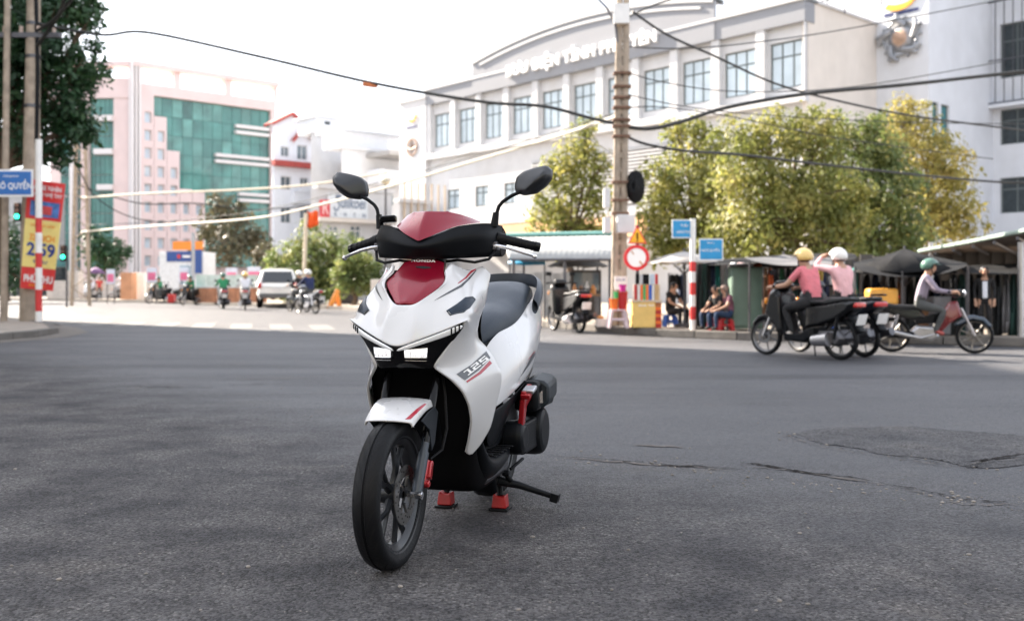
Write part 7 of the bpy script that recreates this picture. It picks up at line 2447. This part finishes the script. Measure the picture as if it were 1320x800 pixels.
def make_underbone(t, paint, shield):
    """slim motorbike with a leg shield and spoke-thin wheels"""
    bike_wheel(0.0, .285, t, .06, mat('gold_grey_rim', (0.20, 0.19, 0.175), 0.45, metal=.8), 7); bike_wheel(1.23, .285, t, .065, MATS['gold_grey_rim'], 7)
    def P(nm_, pts, w0, m_, w1=None, bev=.01):
        mb_ = MB(); profile(mb_, pts, w0, w1); return mb_.build(nm_, m_, t, bevel=bev)
    P('leg_shield', [(.18, .60), (.26, .84), (.36, .82), (.52, .55), (.60, .34), (.50, .32), (.36, .48)], .11, shield)
    P('centre_frame', [(.36, .66), (.52, .48), (.86, .46), (.92, .62), (.70, .60), (.50, .66)], .07, paint)
    P('tail_body', [(.72, .56), (.80, .70), (1.2, .73), (1.62, .84), (1.60, .76), (1.2, .60), (.9, .52)], .11, paint)
    P('seat', [(.66, .70), (.74, .76), (1.2, .78), (1.52, .85), (1.54, .80), (1.2, .70)], .12, mat('bike_seat', (0.015, 0.015, 0.017), 0.5), bev=.015)
    P('front_fender', [(-.26, .44), (-.14, .58), (.05, .62), (.30, .48), (.28, .44), (.04, .56), (-.14, .52), (-.22, .42)], .055, mat('fender_navy', (0.02, 0.04, 0.07), 0.3, coat=.5))
    P('rear_fender', [(1.30, .62), (1.50, .68), (1.72, .44), (1.68, .40), (1.46, .58)], .06, M_blk)
    P('engine', [(.52, .26), (.58, .42), (.86, .44), (.96, .34), (.88, .22), (.62, .20)], .11, M_alu)
    mb_ = MB(); mb_.tube([(-.12, .60, .30), (-.13, .80, .24), (-.14, 1.0, .28), (-.15, 1.55, .42)], [.018, .02, .036, .034], 12); mb_.build('exhaust', M_alu, t)
    mb_ = MB(); mb_.box(-.11, -.085, .9, 1.3, .24, .34); mb_.build('chain_case', M_blk, t, bevel=.02)
    for sx in (-1, 1):
        mb_ = MB(); mb_.tube([(.065 * sx, 0, .285), (.07 * sx, .20, .72)], .018, 8); mb_.build('fork_leg', M_alu, t)
        mb_ = MB(); mb_.tube([(.05 * sx, .28, .94), (.2 * sx, .32, .99), (.33 * sx, .42, .98)], [.013, .013, .017], 8); mb_.build('handlebar', M_blk, t)
        mb_ = MB(); mb_.tube([(.18 * sx, .32, .99), (.22 * sx, .31, 1.12)], .006, 6); mb_.cbox((.25 * sx, .31, 1.16), (.11, .02, .07)); mb_.build('mirror', M_blk, t, bevel=.01)
        mb_ = MB(); mb_.tube([(.13 * sx, 1.23, .29), (.12 * sx, 1.15, .62)], .022, 8); mb_.build('shock', M_chrome, t)
    P('headlight_cowl', [(.14, .92), (.20, 1.02), (.34, 1.02), (.40, .94), (.26, .88)], .10, paint)
    mb_ = MB(); mb_.ball((0, .15, .96), (.08, .03, .06), 12, 8); mb_.build('headlight', M_chrome, t)
    mb_ = MB(); mb_.cbox((0, 1.61, .77), (.14, .07, .06)); mb_.build('tail_light', mat('red_lens', (0.5, 0.01, 0.01), 0.1), t, bevel=.015)
    mb_ = MB(); mb_.cbox((0, 1.71, .55), (.19, .008, .14), (R(-25), 0, 0)); mb_.build('number_plate', mat('plate_white', (0.7, 0.7, 0.7), 0.5), t)
def heading(front, rear):
    """location and rotation of a bike whose front axle is over `front` and points away from `rear`"""
    d = (rear - front)
    return Vector((front.x, front.y, 0)), math.atan2(-d.x, d.y)
M_bpaint = mat('bike_black', (0.006, 0.0065, 0.008), 0.3, var=0.05, coat=0.15, spec=.35)
M_bnavy = mat('bike_navy', (0.008, 0.011, 0.018), 0.3, var=0.05, coat=0.15, spec=.35)
M_bred = mat('bike_red', (0.14, 0.006, 0.010), 0.3, var=0.05, coat=0.6)
M_bwht = mat('bike_white', (0.6, 0.6, 0.6), 0.3, var=0.05, coat=0.6)
M_bsil = mat('bike_silver', (0.35, 0.37, 0.40), 0.35, metal=.5, var=0.05)
SHOE = mat('shoe_pale', (0.55, 0.50, 0.45), 0.7); SHOED = mat('shoe_dark', (0.04, 0.035, 0.03), 0.6)
C_pink = mat('pink_shirt', (0.62, 0.17, 0.20), 0.85, bump=1.0, bscale=11, var=0.12, scale=12)
C_lpink = mat('pale_pink_shirt', (0.72, 0.42, 0.44), 0.85, bump=1.0, bscale=11, var=0.08, scale=10)
C_blk = mat('black_trousers', (0.014, 0.014, 0.016), 0.85, bump=1.0, bscale=11, var=0.2)
C_grey = mat('grey_trousers', (0.07, 0.075, 0.075), 0.85, bump=1.0, bscale=11, var=0.2)
C_lav = mat('lavender_shirt', (0.27, 0.23, 0.29), 0.85, bump=1.0, bscale=11, var=0.1, scale=10)
C_navy = mat('navy_jacket', (0.012, 0.022, 0.08), 0.8, var=0.15)
C_wht = mat('white_shirt', (0.66, 0.68, 0.74), 0.85, var=0.06)
H_yel = mat('helmet_yellow', (0.80, 0.56, 0.20), 0.3, var=0.05, coat=.4)
H_wht = mat('helmet_white', (0.75, 0.74, 0.72), 0.3, var=0.05, coat=.4)
H_grn = mat('helmet_green', (0.06, 0.14, 0.11), 0.3, var=0.1, coat=.4)
MG = 'motorbikes crossing near the market'
# the pair of riders going left, and the man going right
L1 = heading(gr(988, 457), gr(1080, 463.5))
t = thing('motor_scooter', 'black scooter ridden by the person in the yellow helmet', 'motorbike', L1[0], L1[1], MG); make_scooterbike(t, M_bpaint); t.scale = (.93,) * 3
person('rider in yellow helmet, pink shirt and black trousers leaning to the bars', 'ride', (L1[0], L1[1]), C_pink, C_blk, SHOE, helmet=H_yel, hair='short', size=.93)
L2 = heading(gr(1031, 453.5), gr(1116, 460.5))
t = thing('motor_scooter', 'dark scooter half hidden behind the black one, its rider in a white helmet', 'motorbike', L2[0], L2[1], MG); make_scooterbike(t, M_bnavy); t.scale = (.93,) * 3
person('rider in white helmet and pale pink top lifting both hands to the head', 'ride_up', (L2[0], L2[1]), C_lpink, C_blk, SHOED, long_sleeve=True, helmet=H_wht, size=.93)
L3 = heading(gr(1256, 455.5), gr(1172, 454))
t = thing('motorbike', 'slim motorbike with dark red leg shield heading right past the market', 'motorbike', L3[0], L3[1], MG); make_underbone(t, M_bpaint, M_bred); t.scale = (.88,) * 3
person('rider in dark green helmet and lavender shirt heading right', 'ride', (L3[0], L3[1]), C_lav, C_grey, mat('sandal', (0.35, 0.08, 0.07), 0.7), long_sleeve=True, helmet=H_grn, hair='short', size=.86)
# parked scooter by the awning
L4 = heading(gr(714, 426), gr(758, 430.5))
t = thing('motor_scooter', 'black scooter parked at the kerb left of the power pole', 'motorbike', L4[0], L4[1]); make_scooterbike(t, M_bpaint)
# people among the stalls
c = at(1269, 438, 16.1)
person('person standing in white shirt and open dark jacket by the black clothes', 'stand', (Vector((c.x, 16.1, .14)), R(-20)), C_blk, C_blk, SHOED, size=.68, long_sleeve=True, front=C_wht)
for px, Y, lb, sh, ang in ((935, 18.1, 'person seated in mauve top and blue trousers beside the green cabinet', mat('mauve_top', (0.16, 0.06, 0.09), .85), R(-75)), (922, 18.3, 'person seated in black beside the mauve clad one', C_blk, R(-60))):
    c = at(px, 430, Y)
    person(lb, 'sit', (Vector((c.x, Y, .15)), ang), sh, mat('blue_jeans', (0.015, 0.035, 0.08), .85, var=.2), SHOED, cap=mat('cap_grey', (0.25, 0.18, 0.15), .8) if px > 930 else None, size=.72)
    stool(px, 432, Y + .05, .22, .24, M_red_p, 'red topped stool under the %s' % ('mauve clad person' if px > 930 else 'black clad person by the cabinet'), 'stools of the seated people')
c = at(862, 425, 19.9)
person('person seated in black clothes under the grey parasol', 'sit', (Vector((c.x + .1, 19.9, .15)), R(40)), C_blk, C_blk, SHOED, size=.78)
stool(864, 428, 19.95, .24, .24, M_blu_p, 'blue stool under the person below the parasol', 'stools of the seated people')

# ------------------------------------------------------------------ far side of the crossing
FB = 'motorbikes at the far side of the crossing'
def far_rider(pf, pr, label_b, label_p, paint, shirt, helm, kind='s', trs=C_grey):
    lo, rz = heading(gr(*pf), gr(*pr))
    t_ = thing('motor_scooter' if kind == 's' else 'motorbike', label_b, 'motorbike', lo, rz, FB)
    (make_scooterbike if kind == 's' else lambda a, b: make_underbone(a, b, paint))(t_, paint)
    if label_p:
        person(label_p, 'ride', (lo, rz), shirt, trs, SHOED, long_sleeve=True, helmet=helm, group='riders at the far side of the crossing')
def fr(px, py, ang, *a, **k):
    f_ = gr(px, py)
    d = Vector((math.sin(R(ang)), math.cos(R(ang)), 0)) * 1.3
    r_ = f_ + d
    Yr_ = r_.y
    far_rider((px, py), (660 + F * r_.x / Yr_, HZ + F * EYE / Yr_), *a, **k)
# heading angle: where the tail points from the front wheel (0 = away from the camera, 90 = right)
fr(385, 403.5, 140, 'motorbike with orange side panel ridden in a navy jacket', 'rider in white helmet and navy jacket, near the white car', M_bsil, C_navy, H_wht, 'u')
fr(374, 401.5, 138, 'dark motorbike hidden beside the navy jacket rider', 'rider in dark clothes beside the navy jacket rider', M_bpaint, C_blk, H_wht, 'u')
fr(316, 399, 165, 'white scooter coming towards the camera just left of the white car', 'rider in pale shirt on the white scooter beside the car', M_bwht, C_wht, H_yel)
fr(286, 397.5, 160, 'scooter coming on between the pink placards', 'rider in green jacket between the pink placards', M_bsil, mat('green_jacket', (0.02, 0.20, 0.09), .8), H_grn)
fr(236, 393.5, 12, 'dark scooter driving away in front of the grey mast', 'rider in green jacket driving away in front of the mast', M_bpaint, MATS['green_jacket'], H_grn)
fr(192, 391, 30, 'dark scooter at the left of the kiosk', 'rider in green jacket at the left of the kiosk', M_bpaint, MATS['green_jacket'], H_grn)
fr(108, 388, 20, 'pale scooter under the lattice mast', 'rider in white under the lattice mast', M_bwht, C_wht, H_wht)
fr(144, 388.5, 100, 'scooter waiting beside the orange stand', 'rider in white shirt beside the orange stand', M_bsil, C_wht, H_wht)
fr(207, 390.5, 95, 'empty parked scooter beside the red box', None, M_bpaint, None, None)
def far_person(px, py, Y, label, shirt, ang=180):
    c_ = gr(px, py)
    person(label, 'stand', (Vector((c_.x, c_.y, 0)), R(ang)), shirt, C_grey, SHOED, cap=None, group='people standing at the far side')
far_person(128, 388, 66, 'person in red standing under the purple parasol', M_red_p, 20)
far_person(170, 388, 66, 'person in dark clothes near the orange stand', C_blk, -30)
# white car
def car():
    lo = gr(358, 397)
    ang = R(13)
    t_ = thing('white_car', 'bright white sports utility car driving away, behind the two riders', 'car', (lo.x, lo.y, 0), ang)
    M_car = mat('car_white', (0.78, 0.78, 0.76), 0.25, var=0.03, coat=.8)
    # local: x right, y forward; rear bumper at y = 0
    sec = [(0.0, .45, .95, .80, .84), (.10, .38, 1.05, .86, .90), (.55, .34, 1.72, .88, .68), (1.7, .30, 1.80, .90, .70), (2.6, .30, 1.76, .90, .70), (3.25, .32, 1.15, .90, .82), (4.1, .36, 1.05, .87, .80), (4.55, .42, .85, .78, .74)]
    rows = []
    for (y, z0, z1, w0, w1) in sec:
        belt = min(z1, 1.02)
        rows.append([Vector((-w0 * .9, y, z0)), Vector((-w0, y, z0 + .2)), Vector((-w0, y, belt)), Vector((-w1, y, z1 - .05)), Vector((-w1 * .6, y, z1)), Vector((w1 * .6, y, z1)), Vector((w1, y, z1 - .05)), Vector((w0, y, belt)), Vector((w0, y, z0 + .2)), Vector((w0 * .9, y, z0))])
    mb_ = MB(); mb_.grid(rows); mb_.poly(rows[0]); mb_.poly(rows[-1])
    mb_.build('body', M_car, t_, 40, bevel=.04)
    for sx in (-1, 1):
        for y0, y1 in ((.75, 1.6), (1.75, 2.6)):
            mb_ = MB(); mb_.prism([Vector((sx * .895, y0 + (.2 if y0 < 1 else 0), 1.08)), Vector((sx * .895, y1 + (.45 if y0 > 1 else 0), 1.08)), Vector((sx * .76, y1, 1.62)), Vector((sx * .76, y0 + (.1 if y0 < 1 else 0), 1.62))], (sx * .02, 0, .01)); mb_.build('side_window', M_glass, t_)
        for y in (.85, 3.65):
            e = bpy.data.objects.new('wheel', None); link(e, t_); e.location = (sx * .80, y, .36)
            Mx = Matrix.Rotation(R(90), 4, 'Y')
            mb_ = MB(); mb_.lathe([(.22, -.11), (.33, -.12), (.36, -.08), (.36, .08), (.33, .12), (.22, .11)], 28, Mx); mb_.build('tyre', M_rub, e)
            mb_ = MB(); mb_.lathe([(0, .09 * sx), (.10, .10 * sx), (.21, .08 * sx), (.225, .1 * sx)], 20, Mx); mb_.build('rim', M_alu, e)
        mb_ = MB(); mb_.cbox((sx * .78, .03, 1.0), (.16, .12, .26)); mb_.build('tail_light', MATS['red_lens'], t_, bevel=.03)
        mb_ = MB(); mb_.cbox((sx * .72, 4.5, .75), (.25, .12, .14)); mb_.build('headlight', M_chrome, t_, bevel=.03)
        mb_ = MB(); mb_.cbox((sx * 1.0, 2.75, 1.12), (.2, .1, .14)); mb_.build('door_mirror', M_car, t_, bevel=.03)
    mb_ = MB(); mb_.prism([Vector((-.70, .16, 1.12)), Vector((.70, .16, 1.12)), Vector((.60, .50, 1.60)), Vector((-.60, .50, 1.60))], (0, -.03, .03)); mb_.build('rear_window', M_glass, t_)
    mb_ = MB(); mb_.cbox((0, -.01, .55), (1.6, .12, .22)); mb_.build('bumper', mat('bumper_grey', (.12, .12, .12), .6), t_, bevel=.04)
    mb_ = MB(); mb_.cbox((0, -.02, .86), (.45, .02, .13)); mb_.build('number_plate', mat('plate_white', (0.7, 0.7, 0.7), 0.5), t_)
car()
# kiosk, placards, stands, fence along the far pavement
def upright(name, label, cat, x0, y0, x1, y1, Y, m, dpt=.5, group=None, extra=None, base=0):
    a_, c_ = at(x0, y1, Y), at(x1, y0, Y)
    t_ = thing(name, label, cat, ((a_.x + c_.x) / 2, Y, base), group=group)
    b_ = begin()
    mb_ = MB(); mb_.box(a_.x, c_.x, Y, Y + dpt, max(base, a_.z), c_.z); mb_.build('body', m, None, bevel=.02)
    if extra:
        extra(a_, c_, Y)
    finish(t_, b_)
def kx(a_, c_, Y):
    def r_(n_, x0, y0, x1, y1, m, dy=.05, th=.06):
        p_, q_ = at(x0, y1, Y), at(x1, y0, Y)
        mb_ = MB(); mb_.box(p_.x, q_.x, Y - dy, Y - dy + th, p_.z, q_.z); mb_.build(n_, m)
    r_('fascia', 215, 324, 250, 337, mat('kiosk_navy', (0.02, 0.07, 0.26), .5)); r_('fascia_panel', 250, 322, 262, 352, MATS['kiosk_navy'], .3)
    r_('roof_sign', 223, 311, 262, 322, mat('kiosk_orange', (.8, .25, .03), .5), .1)
    r_('door', 232, 342, 246, 378, mat('kiosk_glass', (.3, .4, .5), .2)); r_('logo', 229, 328, 233, 333, MATS['sign_red'], .08); r_('logo', 236, 329, 246, 332, M_swhite, .08)
upright('bank_kiosk', 'white cash kiosk with a navy fascia and orange roof sign', 'kiosk', 205, 324, 262, 382, 60, mat('kiosk_white', (.68, .70, .72), .6), 2.5, extra=kx, base=.14)
PG = 'pink placards along the far pavement'
for q, (x0, x1, y0, y1, lb) in enumerate(((137, 148, 347, 366, 'pink placard nearest the purple parasol'), (189, 202, 345, 364, 'pink placard left of the kiosk'), (231, 243, 345, 364, 'pink and white placard in front of the kiosk'), (291, 306, 345, 369, 'pink placard right of the grey mast'), (319, 336, 344, 371, 'large pale pink placard beside the white car'))):
    def px_(a_, c_, Y, x0=x0, x1=x1, y0=y0, y1=y1):
        for x in (x0 + 1, x1 - 1):
            p_ = at(x, y1, Y); mb_ = MB(); mb_.cyl((p_.x, Y + .02, 0), (p_.x, Y + .02, p_.z), .03, 6); mb_.build('leg', M_steel)
        p_, q_ = at(x0 + 1.5, y1 - 3, Y), at(x1 - 1.5, y0 + 6, Y)
        mb_ = MB(); mb_.box(p_.x, q_.x, Y - .02, Y - .005, p_.z, q_.z); mb_.build('panel', mat('placard_pink', (.62, .14, .28), .5, var=.25, scale=1.5), None)
    upright('placard', lb, 'placard', x0, y0, x1, y1, 55, mat('placard_pale', (.55, .60, .72), .5, var=.1), .04, PG, px_)
upright('orange_stand', 'orange and white market stand left of the kiosk', 'stall', 155, 351, 170, 386, 62, mat('stand_orange', (.48, .24, .13), .6, var=.3, scale=1), .8, 'far market stands', base=.14)
upright('white_stand', 'white market stand beside the orange one', 'stall', 171, 351, 186, 386, 63, mat('stand_white', (.66, .64, .60), .6, var=.1), .8, 'far market stands', base=.14)
upright('cream_stand', 'cream market stand under the lattice mast', 'stall', 85, 349, 101, 384, 63, mat('stand_cream', (.60, .55, .50), .6, var=.1), .8, 'far market stands', base=.14)
upright('red_bin', 'small red bin on the far kerb left of the mast', 'bin', 216, 379, 224, 390, 56, M_red_p, .4)
parasol(123, 352, 344, 14, 58, 'purple parasol at the far junction', mat('purple_canvas', (.16, .08, .18), .8))
# low brick and glass balustrade
bal = thing('far_balustrade', 'low orange brick wall with a pale rail, behind the placards', 'wall', (at(300, 388, 52).x, 52, .14))
b0 = begin()
for q in range(7):
    a, c = at(252 + q * 13, 390, 52), at(264.5 + q * 13, 371, 52)
    mb = MB(); mb.box(a.x, c.x, 52, 52.25, .14, c.z); mb.build('panel', mat('brick_orange', (.42, .20, .12), .8, var=.25, scale=3), None)
    a, c = at(252 + q * 13, 369, 52), at(264.5 + q * 13, 354, 52)
    mb = MB(); mb.box(a.x, c.x, 52.1, 52.14, a.z, c.z); mb.build('pane', mat('pale_glass', (.45, .55, .55), .2), None)
mb = MB(); a, c = at(252, 371, 52), at(343, 369, 52); mb.box(a.x, c.x, 51.97, 52.3, a.z, c.z); mb.build('coping', M_pw, None)
finish(bal, b0)
# orange barrier and low wall beyond the car
ob = thing('orange_barrier', 'leaning orange barrier on the far kerb beside the shrub', 'barrier', (at(428, 397, 42).x, 42, .14))
b0 = begin()
mb = MB(); mb.prism([at(421, 397, 42), at(427, 397, 42), at(437, 375, 42), at(433, 372, 42)], (0, .3, 0)); mb.build('board', mat('barrier_orange', (.75, .28, .05), .6, var=.15), None, bevel=.03)
mb = MB(); mb.prism([at(434, 397, 42.4), at(440, 397, 42.4), at(436, 377, 42.4), at(432, 377, 42.4)], (0, .2, 0)); mb.build('brace', MATS['barrier_orange'], None, bevel=.03)
finish(ob, b0)
upright('street_wall', 'low dark gateway wall behind the orange barrier', 'wall', 426, 364, 460, 396, 47, mat('gate_dark', (.06, .05, .05), .8, var=.3), .5, base=.14)
upright('terrace_wall', 'long cream boundary wall at the far end of the street', 'wall', 60, 362, 352, 388, 70, mat('boundary_cream', (.50, .46, .42), .8, var=.15, dirt=.3), .3, base=.14)
upright('boundary_wall', 'white boundary wall running along the post office side', 'wall', 478, 360, 660, 400, 39, M_cream, .3, base=.14)

# ------------------------------------------------------------------ overhead wires
M_wire = mat('cable_black', (0.012, 0.013, 0.013), 0.6, var=0.1)
M_wire_sunlit = mat('cable_sunlit', (0.62, 0.56, 0.46), 0.5, var=0.1)  # sun glow on the cables painted in as a bright colour
WG_ = 'overhead cables'
def wire(label, pts, r_, m=None):
    """pts: (px, py, depth) the cable passes through"""
    P_ = [at(*p) for p in pts]
    out = []
    for i in range(len(P_) - 1):
        p0, p1, p2, p3 = P_[max(i - 1, 0)], P_[i], P_[i + 1], P_[min(i + 2, len(P_) - 1)]
        for k_ in range(8):
            t_ = k_ / 8
            out.append(.5 * ((2 * p1) + (-p0 + p2) * t_ + (2 * p0 - 5 * p1 + 4 * p2 - p3) * t_ ** 2 + (-p0 + 3 * p1 - 3 * p2 + p3) * t_ ** 3))
    out.append(P_[-1])
    mb_ = MB(); mb_.tube(out, r_, 6)
    tag(mb_.build('overhead_cable', m or M_wire), label, 'cable', WG_)
wire('thick sagging cable from the corner pole to the tall power pole', [(45, 30, 24.1), (130, 45, 24), (190, 42, 23.8), (330, 72, 23), (480, 107, 22.2), (620, 131, 21.4), (700, 137, 21), (760, 152, 20.8), (797, 160, 20.6)], .035)
wire('upper cable in sunlit colour stretched in front of the pink block', [(105, 255, 50), (200, 249, 48), (300, 245, 47), (400, 238, 46), (500, 222, 45)], .05, M_wire_sunlit)
wire('long cable in sunlit colour from the lattice mast past the scooter mirror', [(105, 299, 50), (135, 296, 48), (200, 291, 45), (330, 281, 38), (420, 262, 34), (520, 235, 29), (620, 205, 26), (720, 175, 23), (795, 150, 20.7)], .040, M_wire_sunlit)
wire('thin cable just above the long sunlit coloured one', [(105, 290, 50), (200, 286, 46), (330, 272, 40), (500, 232, 31), (650, 190, 25), (795, 145, 20.7)], .014)
wire('cable dropping from the power pole head to the right block', [(815, 15, 20.6), (860, 45, 21), (920, 72, 22), (1000, 108, 23.5), (1080, 130, 25), (1180, 150, 27), (1320, 168, 30)], .028)
wire('thick dark cable crossing the white tower', [(800, 162, 20.6), (835, 166, 20.8), (875, 158, 21), (940, 138, 21.5), (1040, 121, 22), (1160, 110, 22.5), (1260, 99, 23), (1340, 90, 23)], .042)
wire('lower dark cable running along the tree crowns', [(800, 172, 20.6), (830, 185, 20.8), (880, 194, 21), (960, 200, 22), (1060, 212, 23.5), (1160, 223, 25), (1278, 234, 27), (1340, 236, 27)], .030)
wire('thin cable from the pediment to the right block', [(800, 60, 20.6), (900, 62, 22), (1040, 46, 24), (1160, 25, 26), (1290, 0, 28)], .014)
wire('thin cable below the dark one on the white tower', [(800, 120, 20.6), (900, 140, 22), (1040, 152, 24), (1180, 158, 26), (1330, 160, 28)], .012)
wire('thin cable over the arched lettering', [(800, 90, 20.6), (850, 105, 21), (950, 118, 22), (1100, 112, 24), (1290, 80, 27)], .012)
wire('thin slack cable right of the pole bands', [(800, 140, 20.6), (850, 138, 21), (940, 150, 22), (1080, 178, 24), (1280, 205, 27)], .012)
wire('thin cable leaving the top of the frame from the power pole', [(805, 25, 20.6), (840, 8, 21), (880, -5, 21.5)], .018)
wire('service cable between power pole and the near tree', [(797, 205, 20.6), (760, 180, 22), (720, 178, 24), (640, 185, 28), (560, 215, 34)], .012)
wire('thin cable in front of the green glass', [(105, 240, 50), (180, 262, 50), (250, 262, 52), (330, 270, 55), (400, 265, 58)], .03)
wire('thin slack cable beside the lattice mast', [(95, 200, 50), (120, 250, 50), (170, 280, 52), (240, 290, 55)], .03)
wire('short cable up the corner from the utility pole', [(48, 40, 24), (70, 25, 23), (100, -10, 22)], .04)
wire('second short cable up the corner from the utility pole', [(48, 60, 24), (75, 20, 23), (85, -10, 22)], .04)
sb_ = thing('hanging_tag', 'small orange tag hanging on the thick sagging cable', 'tag', at(477, 108, 22.2))
mb = MB(); mb.cbox((0, 0, -.03), (.34, .05, .10), (0, R(8), 0)); mb.build('tag', mat('tag_orange', (.5, .15, .05), .7), sb_, bevel=.02)
ls = thing('globe_lamp', 'round cream globe lamp in front of the terrace block', 'lamp', (at(497, 232, 44).x, 44, 0))
b0 = begin()
mb = MB(); mb.ball(at(497, 233, 44), (.22, .22, .17), 14, 10); mb.build('globe', mat('globe_cream', (.62, .56, .42), .5))
mb = MB(); mb.cyl((at(497, 0, 44).x, 44, 0), (at(497, 0, 44).x, 44, at(497, 238, 44).z), .05, 8); mb.build('post', M_steel)
finish(ls, b0)
